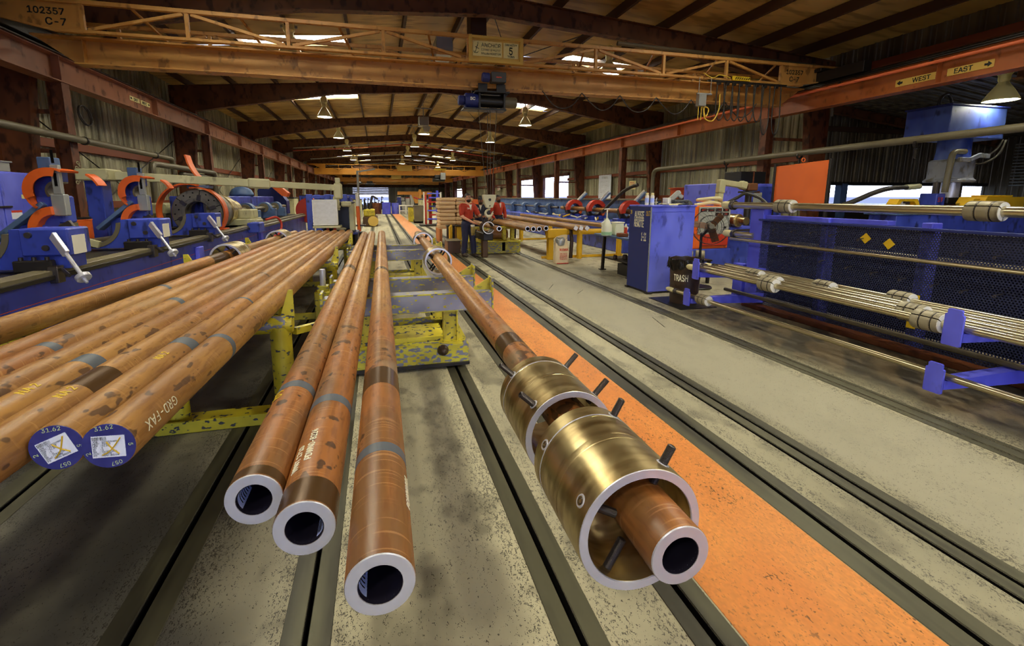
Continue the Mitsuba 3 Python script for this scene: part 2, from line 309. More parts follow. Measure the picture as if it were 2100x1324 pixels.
def ball(c, r, n=10, sc=(1, 1, 1)):
    t = np.linspace(0, PI, n + 1); v, f = lathe([(max(math.sin(a), 0) * 1.0, -math.cos(a)) for a in t], (0, 0, 0), (0, 0, 1), 2 * n); return v * r * np.asarray(sc) + np.asarray(c, float), f

# ------------------------------------------------------------------ scene helpers
def uniq(k):
    if k not in scene and k not in labels and not any(q.startswith(k + '__') for q in (scene if '__' not in k else ())): return k
    i = 1
    while f'{k}_{i:03d}' in scene or f'{k}_{i:03d}' in labels: i += 1
    return f'{k}_{i:03d}'
def thing(name, label, cat_, group=None, kind=None):
    k = uniq(name); labels[k] = {'label': label, 'category': cat_}
    if group: labels[k]['group'] = group
    if kind: labels[k]['kind'] = kind
    return k
_count = {}
def part(root, name, mesh, m, smooth=False, label=None, kind=None, **kw):
    k = f'{root}__{name}'; i = _count.get(k, 0); _count[k] = i + 1
    if i: k = f'{k}_{i:03d}'
    scene[k] = mesh if isinstance(mesh, dict) else mikit.ply(mesh, m, smooth, **kw)
    if label: labels.setdefault(k, {})['label'] = label
    if kind: labels.setdefault(k, {})['kind'] = kind
    return k
def one(name, mesh, m, label, cat_, group=None, smooth=False, kind=None):
    k = thing(name, label, cat_, group, kind); scene[k] = mikit.ply(mesh, m, smooth); return k
def struct(name, mesh, m, label=None, smooth=False):
    scene[name] = mikit.ply(mesh, m, smooth); labels[name] = {'kind': 'structure'}
    if label: labels[name]['label'] = label
    return name
def at(shape, d): return {**shape, 'to_world': T().translate([float(q) for q in d])}

# ================================================================== THE BUILDING
Y0, Y1 = -12.0, 92.0
XL, XR, XC, ZR, SL = -7.1, 12.95, 2.6, 6.45, 0.075
def roofz(x): return ZR - SL * abs(x - XC)
# ---- floor: concrete strips between the track slots, steel plates flush in the strips
TRK = [(-2.035, -2.005, -2.14, -1.93), (-1.0, -0.968, -1.085, -0.875), (-0.347, -0.325, -0.425, -0.24), (0.662, 0.692, 0.585, 0.772), (1.15, 1.182, 1.075, 1.262)]
TRK2 = [(2.113, 2.147, 1.995, 2.228), (2.50, 2.526, 2.50, 2.60), (2.60, 2.632, 2.60, 2.705), (3.888, 3.908, 3.835, 3.89), (3.998, 4.018, 3.908, 4.05)]
slots = sorted([t[:2] for t in TRK + TRK2])
ed = [-14.0] + [q for t in slots for q in t] + [22.0]
struct('floor', cat(*[bx(ed[i], ed[i + 1], Y0 - 4, Y1 + 10, -0.2, 0.0) for i in range(0, len(ed), 2)]), 'concrete', 'worn gray concrete floor with steel tracks let into it')
part('floor', 'slot_bed', cat(*[cat(bx(a, b, Y0, Y1, -0.16, -0.10), bx(a - .001, a + .003, Y0, Y1, -0.15, -0.004), bx(b - .003, b + .001, Y0, Y1, -0.15, -0.004)) for a, b in slots]), 'slot_dark', label='track slot lining with shade put into its near black colour')
for a, b, xa, xb in TRK + TRK2:
    y1 = 86 if (a, b, xa, xb) in TRK else 26
    for u0, u1 in ((xa, a), (b, xb)):
        if u1 - u0 > 0.01: part('floor', 'track_plate', bx(u0, u1, Y0, y1, -0.03, 0.004, 0.002), 'track_steel')
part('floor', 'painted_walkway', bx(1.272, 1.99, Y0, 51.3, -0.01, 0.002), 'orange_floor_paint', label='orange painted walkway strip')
for k, (px, py, L, a) in enumerate([(1130, 588, .5, 60), (1190, 598, .35, 50), (1350, 660, .5, 75)]):
    c = P(px, py, z=0); d = np.array([math.cos(math.radians(a)), math.sin(math.radians(a)), 0])
    part('floor', 'saw_cut', bar(c - d * L / 2 + [0, 0, .0005], c + d * L / 2 + [0, 0, .0005], 0.008, 0.002), 'slot_dark')
struct('ground', bx(-60, 120, -90, Y0 - 4, -0.25, -0.03), 'asphalt', 'pale concrete yard outside')
part('ground', 'yard_side', bx(22, 120, Y0 - 4, 220, -0.25, -0.03), 'asphalt'); part('ground', 'yard_end', bx(-60, 22, Y1 + 10, 220, -0.25, -0.03), 'asphalt')

# ---- corrugated sheets, each about 0.9 m wide
PW = 0.9144
def sheet(z0, z1, w=PW):
    t = []
    n = 3
    for i in range(n):
        b = i * w / n
        t += [(b, 0), (b + .10, 0), (b + .115, .012), (b + .135, .012), (b + .15, 0), (b + .205, 0), (b + .225, .034), (b + .275, .034), (b + .295, 0)]
    t.append((w, 0)); t = np.array(t); m = len(t)
    v = np.vstack([np.c_[t[:, 1], t[:, 0], np.full(m, z0)], np.c_[t[:, 1], t[:, 0], np.full(m, z1)]]); i = np.arange(m - 1)
    return v, np.vstack([np.c_[i, i + 1, i + 1 + m], np.c_[i, i + 1 + m, i + m]])
_sh = {}
def sheets(root, x, ya, yb, z0, z1, m, flip=False, along='y', name='wall_sheet'):
    n = max(1, int(round((yb - ya) / PW))); st = (yb - ya) / n
    for i in range(n):
        k = (round(z0, 2), round(z1, 2), m, flip, along)
        if k not in _sh:
            v, f = sheet(z0, z1)
            if flip: v = v * [-1, 1, 1]
            if along == 'x': v = np.c_[v[:, 1], -v[:, 0], v[:, 2]]
            _sh[k] = mikit.ply((v, f), m)
        part(root, name, {**_sh[k], 'to_world': (T().translate([float(x), float(ya + i * st), 0]).scale([1, st / PW, 1]) if along == 'y' else T().translate([float(ya + i * st), float(x), 0]).scale([st / PW, 1, 1]))}, m)
labels['wall_left'] = {'kind': 'structure', 'label': 'left wall of weathered corrugated metal sheets on red girts'}
sheets('wall_left', XL - 0.1, Y0, Y1, 0, 5.72, 'wall_metal')
labels['wall_right'] = {'kind': 'structure', 'label': 'right wall of dark corrugated metal with openings to the yard'}
for ya, yb, z0, z1 in [(Y0, 11.3, 4.3, 5.72), (11.3, 30.2, 0, 5.72), (30.2, 41.2, 3.15, 5.72), (41.2, 72, 0, 5.72), (72, 80, 2.9, 5.72), (80, Y1, 0, 5.72)]:
    sheets('wall_right', XR, ya, yb, z0, z1, 'wall_metal' if ya > 0 else 'sooty_metal', True)
part('wall_right', 'door_post', bx(12.75, 12.95, 34.9, 35.9, 0, 3.2, .01), 'red_oxide')
part('wall_right', 'door_header', bx(12.75, 12.95, 30, 41.4, 3.1, 3.3, .01), 'red_oxide')
part('wall_right', 'opening_sill', bx(12.8, 13.0, 30, 41.4, 0, 1.2, .01), 'dark_steel')
for z in (1.35, 2.75, 4.55):
    part('wall_left', 'girt', bx(XL - .09, XL + .06, Y0, Y1, z, z + .18), 'girt_red')
for z in (1.55, 2.75, 4.6):
    for ya, yb in ((11.4, 30.1), (41.3, 71.9)): part('wall_right', 'girt', bx(XR - .16, XR - .03, ya, yb, z, z + .16), 'girt_red')
part('wall_right', 'girt', bx(XR - .16, XR - .03, Y0, 11.3, 5.0, 5.16), 'girt_red')
# far end wall with the half raised rolling door
labels['wall_back'] = {'kind': 'structure', 'label': 'far end wall of gray corrugated metal with a rolling door'}
DX0, DX1 = -4.6, 2.0
sheets('wall_back', Y1, XL - .1, DX0, 0, 5.9, 'wall_metal', along='x'); sheets('wall_back', Y1, DX1, XR, 0, 5.9, 'wall_metal', along='x')
sheets('wall_back', Y1, DX0, DX1, 3.6, 6.3, 'wall_metal', along='x')
part('wall_back', 'header_beam', bx(XL, XR, Y1 - .5, Y1 - .3, 3.4, 4.1, .01), 'rafter_brown')
labels['door_1'] = {'kind': 'structure', 'label': 'gray rolling door half raised in the far end wall'}
for i in range(15): part('door_1', 'slat', bx(DX0, DX1, Y1 + .05, Y1 + .09, 1.98 + i * .115, 2.085 + i * .115, .01), 'galvanized')
part('door_1', 'guide', bx(DX1, DX1 + .12, Y1 - .02, Y1 + .12, 0, 3.7), 'white_paint'); part('door_1', 'guide', bx(DX0 - .12, DX0, Y1 - .02, Y1 + .12, 0, 3.7), 'white_paint')
# wall behind the viewer with a wide open vehicle door
labels['wall_front'] = {'kind': 'structure', 'label': 'near end wall with a wide open vehicle door'}
sheets('wall_front', Y0, XL - .1, -4.0, 0, 5.9, 'wall_metal', along='x'); sheets('wall_front', Y0, 8.2, 20.4, 0, 5.9, 'wall_metal', along='x'); sheets('wall_front', Y0, -4.0, 8.2, 4.6, 6.4, 'wall_metal', along='x')

# ---- roof: insulation blankets between the purlins, skylights let in
labels['ceiling'] = {'kind': 'structure', 'label': 'low gable roof lined with tan insulation on brown purlins'}
SKY_Y = [(14.55, 15.5), (22.0, 23.3)] + [(29.9 + 7.6 * k, 30.9 + 7.6 * k) for k in range(7)] + [(6.9, 7.9), (-0.7, .3), (-8.3, -7.3)]
SKY_X = [(-3.55, -0.68), (5.8, 8.4)]
ys = sorted([q for t in SKY_Y for q in t]); ye = [Y0 - .3] + ys + [Y1 + .3]
def roofpatch(xa, xb, ya, yb, sag=.02):
    n = max(2, int((yb - ya) / 1.2)); m = 5; yy = np.linspace(ya, yb, n + 1); xx = np.linspace(xa, xb, m + 1)
    X, Yg = np.meshgrid(xx, yy); Z = ZR - SL * np.abs(X - XC) - sag * np.sin(np.pi * (X - xa) / (xb - xa)) * (0.6 + .8 * meshkit.noise(np.stack([X * .0 + xa, Yg * .7, X * 0], -1), 3))
    v = np.stack([X, Yg, Z], -1).reshape(-1, 3); i, j = np.meshgrid(np.arange(n), np.arange(m), indexing='ij'); a = i * (m + 1) + j
    return v, np.vstack([np.c_[a.ravel(), a.ravel() + 1, a.ravel() + m + 2], np.c_[a.ravel(), a.ravel() + m + 2, a.ravel() + m + 1]])
PUR = [XC + sgn * (0.32 + 1.45 * k) for sgn in (-1, 1) for k in range(8) if 0.32 + 1.45 * k < 10.2]
cuts = sorted([XL - .3, XR + .3, XC] + PUR)
for xa, xb in zip(cuts[:-1], cuts[1:]):
    sky = [(a, b) for a, b in SKY_X if not (b <= xa or a >= xb)]
    if not sky: part('ceiling', 'insulation_blanket', roofpatch(xa, xb, Y0 - .3, Y1 + .3), 'insulation', True)
    else:
        a, b = sky[0]; ms = []
        for i in range(len(ye) - 1):
            if i % 2 == 0: ms.append(roofpatch(xa, xb, ye[i], ye[i + 1]))
            else:
                if a > xa: ms.append(roofpatch(xa, a, ye[i], ye[i + 1], 0))
                if b < xb: ms.append(roofpatch(b, xb, ye[i], ye[i + 1], 0))
        part('ceiling', 'insulation_blanket', cat(*ms), 'insulation', True)
for x in PUR:
    z = roofz(x); part('ceiling', 'purlin', cat(bx(x - .006, x + .006, Y0, Y1, z - .22, z - .01), bx(x - .006, x + .07, Y0, Y1, z - .232, z - .22)), 'purlin_brown')
struct('roof_deck', cat(extr([(XL - .5, roofz(XL - .5) + .12), (XC, ZR + .12), (XC, ZR + .16), (XL - .5, roofz(XL - .5) + .16)], Y1 - Y0, (0, Y1, 0), (1, 0, 0), (0, 0, 1))), 'galvanized', 'outer metal roof') if False else None
k = 0
for ya, yb in SKY_Y:
    for xa, xb in SKY_X:
        k += 1; n = f'window_{k}'; xm = (xa + xb) / 2
        v = np.array([[xa, ya, roofz(xa) + .03], [xb, ya, roofz(xb) + .03], [xb, yb, roofz(xb) + .03], [xa, yb, roofz(xa) + .03]])
        scene[n] = mikit.ply((v, np.array([[0, 2, 1], [0, 3, 2]])), 'white_paint', emitter={'type': 'area', 'radiance': {'type': 'rgb', 'value': [SKYLIGHT_L * c for c in SKYLIGHT_RGB]}})
        labels[n] = {'kind': 'structure', 'label': 'translucent skylight panel let into the roof'}
        c0 = [(xa, ya), (xb, ya), (xb, yb), (xa, yb)]
        part(n, 'skylight_curb', cat(*[bar((p[0], p[1], roofz(p[0]) + .01), (q[0], q[1], roofz(q[0]) + .01), .03, .09) for p, q in zip(c0, c0[1:] + c0[:1])]), 'insulation')

# ---- rigid frames: tapered rafters and columns
for i, y in enumerate([-5.3, 2.9, 11.1, 19.3, 27.5, 35.7, 43.9, 52.1, 60.3, 68.5, 76.7, 84.9]):
    t = thing('rigid_frame', f'brown tapered steel roof frame, {["behind the viewer","over the viewer","nearest across the top of the photo","second from the viewer","third from the viewer","fourth from the viewer","fifth from the viewer","sixth from the viewer","seventh from the viewer","eighth from the viewer","ninth from the viewer","last before the far wall"][i]}', 'steel frame', kind='structure')
    for sgn, xe in ((-1, XL + .15), (1, XR - .15)):
        xk = xe + (-sgn) * .75; zt0, zt1 = ZR - .24, roofz(xe) - .24
        for nm, mm in (('rafter', cat(
            extr([(XC, zt0), (xe, zt1), (xe, zt1 - .85), (xk, zt1 - .8), (XC + sgn * 4.0, roofz(XC + sgn * 4) - .62), (XC, zt0 - .42)], .012, (0, y + .006, 0), (1, 0, 0), (0, 0, 1)),
            bar((XC, y, zt0), (xe, y, zt1), .22, .02), bar((XC, y, zt0 - .43), (XC + sgn * 4.0, y, roofz(XC + sgn * 4) - .63), .22, .022), bar((XC + sgn * 4.0, y, roofz(XC + sgn * 4) - .63), (xk, y, zt1 - .81), .22, .022),
            *[bar((x, y, roofz(x) - .26), (x, y, roofz(x) - .64), .2, .01, 0, (0, 1, 0)) for x in (XC + sgn * 4.0, XC + sgn * .05)])),
            ('column', cat(extr([(xe, 0), (xe, zt1), (xk, zt1 - .8), (xe - sgn * .32, 0)], .012, (0, y + .006, 0), (1, 0, 0), (0, 0, 1)),
            bar((xe, y, 0), (xe, y, zt1), .012, .24, 0, (0, 1, 0)) if False else bx(xe - .012, xe + .012, y - .12, y + .12, 0, zt1), bar((xe - sgn * .32, y, 0), (xk, y, zt1 - .8), .22, .02, 0, (1, 0, 0)), bx(xe - .4, xe + .4, y - .15, y + .15, 0, .03)))):
            part(t, nm, mm, 'rafter_brown' if nm == 'rafter' else 'red_oxide')

# ---- crane runways on their own posts
RUN = {'left': (-6.0, 1), 'right': (10.96, -1)}
for side, (x, sg_) in RUN.items():
    t = thing('crane_runway', f'{"brown" if side == "left" else "orange brown"} crane runway beam with rail along the {side} side of the hall', 'crane runway')
    m = 'runway_brown' if side == 'left' else 'runway_orange'
    part(t, 'runway_beam', cat(ibeam((x, Y0, 4.1), (x, Y1 - 2, 4.1), .5, .3, .022, .014), *[bx(x - .14, x + .14, y - .006, y + .006, 3.87, 4.33) for y in np.arange(3.0, 90, 4.1)]), m)
    part(t, 'cap_channel', bx(x - .2, x + .2, Y0, Y1 - 2, 4.352, 4.372), 'dark_steel')
    part(t, 'crane_rail', cat(bx(x - .05, x + .05, Y0, Y1 - 2, 4.372, 4.385), bx(x - .012, x + .012, Y0, Y1 - 2, 4.385, 4.43), bx(x - .03, x + .03, Y0, Y1 - 2, 4.43, 4.46, .006)), 'dark_steel')
    for y in [2.9, 11.3, 19.4, 27.5, 35.7, 43.9, 52.1, 60.3, 68.5, 76.7, 84.9]:
        part(t, 'runway_post', ibeam((x, y, 0), (x, y, 3.85), .26, .24, .016, .012, (1, 0, 0)), 'red_oxide')
        for z in (1.5, 2.55, 3.3): part(t, 'post_tie', bar((x, y, z), (XL + .5 if side == 'left' else XR - .5, y, z), .06, .08), 'red_oxide')
    if side == 'right':
        part(t, 'conductor_bar', rod((x - .2, Y0, 4.27), (x - .2, Y1 - 4, 4.27), .035, 8), 'conductor_orange', True, label='bright orange conductor bar')
        for y in np.arange(1.5, 60, 1.9): part(t, 'bar_hanger', bx(x - .2, x - .12, y - .02, y + .02, 4.24, 4.34), 'dark_steel')
        for (px, py, txt, arrow) in ((1868, 161, 'WEST', -1), (1978, 138, 'EAST', 1)):
            c = P(px, py, x=x - .16); w = .78 if txt == 'WEST' else .72
            sg1 = part(t, 'sign_plate', bx(x - .012 - .008, x - .012, c[1] - w / 2, c[1] + w / 2, 3.98, 4.12), 'wood_sign')
            part(sg1, 'sign_text', text(txt, .085, (x - .021, c[1] + .1 * arrow * 1.0, 4.05), (0, -1, 0), (0, 0, 1), .002, True), 'ink')
            cy = c[1] - (-1 if txt == 'WEST' else 1) * (w / 2 - .09) * 1.0
            part(sg1, 'sign_arrow', extr([(-.05, -.02), (.0, -.02), (.0, -.05), (.06, 0), (0, .05), (0, .02), (-.05, .02)], .002, (x - .021, cy, 4.05), (0, -1 if txt == 'EAST' else 1, 0), (0, 0, 1 if txt == 'EAST' else -1)), 'ink')
    else:
        for (px, py, txt, arrow) in ((276, 204, 'EAST', -1), (298, 213, 'WEST', 1)):
            c = P(px, py, x=x + .012); w = .5
            sg1 = part(t, 'sign_plate', bx(x + .008, x + .018, c[1] - w / 2, c[1] + w / 2, c[2] - .055, c[2] + .055), 'cream_sign')
            part(sg1, 'sign_text', text(txt, .065, (x + .019, c[1] - arrow * .06, c[2]), (0, 1, 0), (0, 0, 1), .002, True), 'ink')
            part(sg1, 'sign_arrow', extr([(-.04, -.012), (.0, -.012), (.0, -.035), (.045, 0), (0, .035), (0, .012), (-.04, .012)], .002, (x + .019, c[1] + arrow * .18, c[2]), (0, arrow, 0), (0, 0, arrow)), 'ink')
# ---- the lean-to beyond the right runway
labels['wall_end'] = {'kind': 'structure', 'label': 'dark corrugated end wall of the side bay above a bright opening'}
sheets('wall_end', 11.4, XR + .1, 20.5, 2.08, 4.4, 'sooty_metal', along='x')
part('wall_end', 'girt', bx(13.0, 20.3, 11.28, 11.4, 3.6, 3.74), 'purlin_brown'); part('wall_end', 'opening_header', bx(13.0, 20.3, 11.25, 11.42, 2.0, 2.1), 'dark_steel')
part('wall_end', 'opening_post', bx(13.9, 14.15, 11.25, 11.45, 0, 2.05), 'dull_blue'); part('wall_end', 'opening_sill', bx(13.0, 20.3, 11.35, 11.45, 0, 1.35), 'dark_steel')
labels['wall_side'] = {'kind': 'structure', 'label': 'outer wall of the side bay with a louver'}
sheets('wall_side', 20.3, Y0, 11.4, 0, 3.9, 'sooty_metal', True)
for i in range(14): part('wall_side', 'louver_blade', bx(20.1, 20.28, 7.2, 10.6, 2.0 + i * .1, 2.03 + i * .1), 'galvanized')
labels['ceiling_side'] = {'kind': 'structure', 'label': 'sloping corrugated roof of the side bay'}
_rs = sheet(XR, 20.4)
for i in range(26):
    v = np.c_[_rs[0][:, 2], _rs[0][:, 1] + Y0 + i * PW, 4.4 - .11 * (_rs[0][:, 2] - XR) - _rs[0][:, 0]]
    part('ceiling_side', 'roof_sheet', (v, _rs[1]), 'sooty_metal')
for y in (-3, 2.9, 7.0, 11.1): part('ceiling_side', 'side_rafter', ibeam((XR, y, 4.2), (20.3, y, 3.4), .25, .15), 'rafter_brown')

# ================================================================== OVERHEAD
# ---- high-bay lamps: each with hook, ballast housing, bell reflector and a lit lens
def lamp(x, y, z, label, group=None, r=.27, lit=LAMP_L, drop=None):
    t = thing('high_bay_lamp', label, 'lamp', group)
    k = r / .27 * (1.12 if drop is None else 1.0)
    rp = [(.07, .36), (.085, .33), (.1, .30), (.13, .26), (.18, .18), (.23, .09), (.262, .03), (.27, 0), (.262, .0), (.222, .09), (.172, .18), (.12, .255), (.06, .30)]
    part(t, 'reflector', lathe([(a * k, b * k) for a, b in rp], (x, y, z), (0, 0, 1), 20), 'lamp_enamel', True, emitter={'type': 'area', 'sampling_weight': 0.03, 'radiance': {'type': 'rgb', 'value': [.85, .76, .36]}})  # dim emission stands in for lamp light glowing through the bell
    part(t, 'ballast_housing', lathe([(a * k, b * k) for a, b in [(0, .74), (.05, .73), (.1, .69), (.125, .62), (.125, .52), (.09, .47), (.09, .40), (.075, .35), (0, .35)]], (x, y, z), (0, 0, 1), 16), 'lamp_enamel', 30, emitter={'type': 'area', 'sampling_weight': 0.01, 'radiance': {'type': 'rgb', 'value': [.22, .2, .1]}})  # housing is no lamp; faint emission added so it looks lit
    zt = roofz(x) - .23 if drop is None else z + drop
    part(t, 'hanger', cat(rod((x, y, z + .72 * k), (x, y, zt), .015 * k, 6), bar((x - (.45 if 2 < x < 3 else (.56 if x > 6 else .2)), y, zt - .0), (x + (.45 if 2 < x < 3 else (.56 if x > 6 else .2)), y, zt - .0), .04, .06)), 'galvanized')
    scene[t + '__reflector__lens'] = mikit.ply(lathe([(0, 0), (.245 * k, 0)], (x, y, z + .025), (0, 0, 1), 16), 'white_paint', emitter={'type': 'area', 'radiance': {'type': 'rgb', 'value': [lit * c for c in LAMP_RGB]}})
ORD = ['nearest', 'second', 'third', 'fourth', 'fifth', 'sixth']
for i, y in enumerate([20.9, 28.0, 35.5, 44.1, 50.7]): lamp(-2.0, y, 4.9, f'bell shaped high-bay lamp, {ORD[i]} of the row left of the ridge', 'lamps left of the ridge')
for i, y in enumerate([25.2, 31.6, 38.8, 48.0, 62.0, 76.0]): lamp(2.5, y, 4.9, f'bell shaped high-bay lamp, {ORD[i]} of the row under the ridge', 'lamps under the ridge')
for i, y in enumerate([21.0, 27.9, 42.4, 53.3]): lamp(6.75, y, 4.9, f'bell shaped high-bay lamp, {ORD[i]} of the row right of the ridge', 'lamps right of the ridge')
for x, y, w in [(-2.0, 5.5, 'left row over the bar rack'), (6.75, 5.0, 'right row over the boring bar rack'), (-2.0, -2.5, 'left row behind the viewer'), (6.75, -2.5, 'right row behind the viewer'), (2.5, 1.6, 'ridge row over the big bright rings'), (-2.0, 13.3, 'left row hidden behind the orange crane'), (6.75, 13.0, 'right row hidden behind the orange crane')]: lamp(x, y, 5.05 if y < 10 else 5.2, f'bell shaped high-bay lamp of the {w}', 'lamps over the near floor')
lamp(13.3, 7.4, 3.72, 'lit lamp with clear shade under the low roof of the side bay', r=.3, lit=70, drop=.66)
lamp(9.6, 3.0, 5.0, 'high-bay lamp beside the right runway, out of the picture', 'lamps over the near floor')
# ---- ceiling fans
def fan(x, y, z, label, R=1.6, a0=20):
    t = thing('ceiling_fan', label, 'ceiling fan', 'ceiling fans under the ridge')
    part(t, 'motor', lathe([(0, .22), (.1, .2), (.18, .12), (.18, .04), (.1, 0), (0, -.02)], (x, y, z), (0, 0, 1), 16), 'black_plastic', 30)
    part(t, 'rod', rod((x, y, z + .2), (x, y, roofz(x) - .05), .02, 8), 'black_plastic')
    for k in range(5):
        a = math.radians(a0 + 72 * k); d = np.array([math.cos(a), math.sin(a), 0])
        part(t, 'blade', bar(np.array([x, y, z + .05]) + d * .15, np.array([x, y, z + .02]) + d * R, .2, .015), 'rafter_brown' if k % 2 else 'galvanized')
c = P(840, 328, y=36); fan(2.6, 36, c[2], 'ceiling fan with long blades below the ridge')
fan(2.2, 58, 4.6, 'farther ceiling fan hanging beyond the first yellow crane', 1.6, 50)
fan(-1.5, 44, P(735, 377, y=44)[2], 'ceiling fan on the left before the second yellow crane', 1.4, 5)
# ---- the near bridge crane
CY_, G = 10.2, 'crane_orange'
t = thing('bridge_crane', 'orange bridge crane with truss walkway and capacity sign spanning the hall overhead', 'bridge crane'); BR = t
gx0, gx1, gz0, gz1 = -5.35, 10.3, 3.97, 4.36
part(t, 'girder', cat(extr([(gx0 - .25, gz1), (gx0 + .3, gz0), (gx1 - .1, gz0), (gx1 + .45, gz1)], .02, (0, CY_ + .01, 0), (1, 0, 0), (0, 0, 1)), bx(gx0 + .3, gx1 - .1, CY_ - .14, CY_ + .14, gz0 - .025, gz0, .004), bx(gx0 - .25, gx1 + .45, CY_ - .2, CY_ + .2, gz1, gz1 + .03, .004), *[bx(x - .006, x + .006, CY_ - .12, CY_ + .12, gz0, gz1) for x in (-4.9, 10.0)]), G)
FY = 9.78; tz0, tz1 = 4.37, 4.86; vx = [P(px, 60, y=FY)[0] for px in (172, 385, 590, 785, 960)] + [P(px, 110, y=FY)[0] for px in (1070, 1222, 1362, 1492, 1605)]
def angle_bar(p0, p1, w=.06):
    return cat(bar(p0, p1, w, .008), bar(np.asarray(p0) + [0, .0, 0], np.asarray(p1), .008, w))
for yy, nm in ((FY, ''), (10.95, '')):
    part(t, 'top_chord', cat(bar((-6.1, yy, tz1), (11.9, yy, tz1), .075, .07, .005)), G)
    part(t, 'bottom_chord', bx(-5.0, 10.4, yy - .05, yy + .05, tz0, tz0 + .05, .004), G)
    for i, x in enumerate(vx):
        part(t, 'truss_vertical', bx(x - .03, x + .03, yy - .03, yy + .03, tz0, tz1 - .03), G)
        if i + 1 < len(vx) and i != 4: 
            a, b = (x + .07, vx[i + 1] - .06); up_ = i % 2 == 0 if i < 4 else i % 2 == 1
            part(t, 'truss_diagonal', bar((a, yy, tz0 + .06 if up_ else tz1 - .05), (b, yy, tz1 - .05 if up_ else tz0 + .06), .05, .05), G)
part(t, 'walkway_deck', bx(-5, 10.4, 10.25, 10.9, gz1, gz1 + .03), G)
for x in np.linspace(-4, 9.6, 9): part(t, 'deck_strut', bar((x, FY, tz1), (x + .3, 10.95, tz0 + .1), .035, .035), G)
for sgn, xi, xo in ((-1, vx[0], -6.3), (1, vx[-1], 12.0)):
    pl = [(xi, tz1 - .03), (xi, tz0), (xi + sgn * .35 if sgn < 0 else xi + .25, tz0), (xo, tz1 - .22), (xo, tz1 - .03)]
    part(t, 'end_plate', extr(pl, .012, (0, FY + .012, 0), (1, 0, 0), (0, 0, 1)), G)
    part(t, 'plate_flange', cat(bar((xi, FY - .03, tz0), (pl[2][0], FY - .03, tz0), .08, .02), bar((pl[2][0], FY - .03, tz0), (xo, FY - .03, tz1 - .22), .08, .03)), G)
    tx = xi + sgn * .42 * 1.0
    part(t, 'stencil', text('102357', .1, (xi + sgn * (.5 if sgn < 0 else .42), FY - .003, tz1 - .17), (1, 0, 0), (0, 0, 1), .002, True), 'ink')
    part(t, 'stencil', text('C-7', .11, (xi + sgn * (.38 if sgn < 0 else .42), FY - .003, tz1 - .33), (1, 0, 0), (0, 0, 1), .002, True), 'ink')
    xr = -6.0 if sgn < 0 else 10.96
    part(t, 'end_truck', cat(bx(xr - .12, xr + .12, 8.6, 12.0, 4.47, 4.72, .01), bx(xr - .2, xr + .2, 9.6, 11.1, 4.72, 4.8, .01)), 'dark_steel')
    for y in (8.9, 11.7): part(t, 'truck_wheel', rod((xr - .05, y, 4.56), (xr + .05, y, 4.56), .1, 16), 'dark_steel', 30)
sx0, sx1 = vx[4], vx[5]; sz = (tz0 + tz1) / 2 + .02
part(t, 'sign_frame', cat(bx(sx0 - .0, sx0 + .06, FY - .1, FY - .04, tz0, tz1 + .02), bx(sx1 - .06, sx1, FY - .1, FY - .04, tz0, tz1 + .02), bx(sx0, sx1, FY - .1, FY - .04, tz1 - .04, tz1 + .01), bx(sx0, sx1, FY - .1, FY - .04, tz0, tz0 + .05)), 'wood_sign')
part(t, 'sign_backing', bx(sx0 + .04, sx1 - .04, FY - .06, FY - .05, tz0 + .03, tz1 - .02), 'wood_sign')
ax0, ax1, cx0 = sx0 + .075, sx0 + .69, sx0 + .725
mp_ = part(t, 'maker_plate', bx(ax0, ax1, FY - .072, FY - .06, sz - .15, sz + .14, .002), 'cream_sign', label='cream ANCHOR CRANE & HOIST sign plate')
cp_ = part(t, 'capacity_plate', bx(cx0, cx0 + .32, FY - .072, FY - .06, sz - .16, sz + .14, .002), 'cream_sign', label='cream CAPACITY 5 TONS sign plate')
X, Z = (1, 0, 0), (0, 0, 1); fy = FY - .0725
for txt, h, zz, b in (('ANCHOR', .075, .065, False), ('CRANE & HOIST', .042, -.025, False), ('DALLAS HOUSTON', .038, -.095, True)):
    m = meshkit.text_mesh(txt, h, .002, b); w = np.ptp(np.array(m.vertices)[:, 0]); part(mp_, 'sign_text', text(txt, h, (ax0 + .385, fy, sz + zz), X, Z, .002, b, True, .41 / w), 'ink')
for txt, h, zz, w_ in (('CAPACITY', .036, .1, .26), ('5', .14, -.015, .075), ('TONS', .04, -.125, .15)):
    m = meshkit.text_mesh(txt, h, .002, True); w = np.ptp(np.array(m.vertices)[:, 0]); part(cp_, 'sign_text', text(txt, h, (cx0 + .16, fy, sz + zz), X, Z, .002, True, True, w_ / w), 'ink')
ac = np.array([ax0 + .085, fy - .001, sz - .02])
part(mp_, 'sign_anchor', cat(bar(ac + [.02, 0, .09], ac + [-.03, 0, -.06], .004, .012), bar(ac + [-.03, 0, .045], ac + [.05, 0, .005], .004, .01), path([ac + [-.06, 0, -.03], ac + [-.055, 0, -.06], ac + [-.03, 0, -.075], ac + [.01, 0, -.07], ac + [.03, 0, -.05]], .006, 6), path([ac + [.02, 0, .09], ac + [.03, 0, .11], ac + [.022, 0, .125], ac + [.03, 0, .145]], .004, 6)), 'ink')
# power collector cables under the girder
for k in range(6):
    xa = 3.6 + k * .95
    part(t, 'trolley_cable', path(spline([(xa, 10.0, 3.95), (xa + .25, 10.0, 3.68 + .05 * (k % 2)), (xa + .5, 10.0, 3.6), (xa + .75, 10.0, 3.7), (xa + .95, 10.0, 3.95)], 4), .012, 6), 'hose_black')
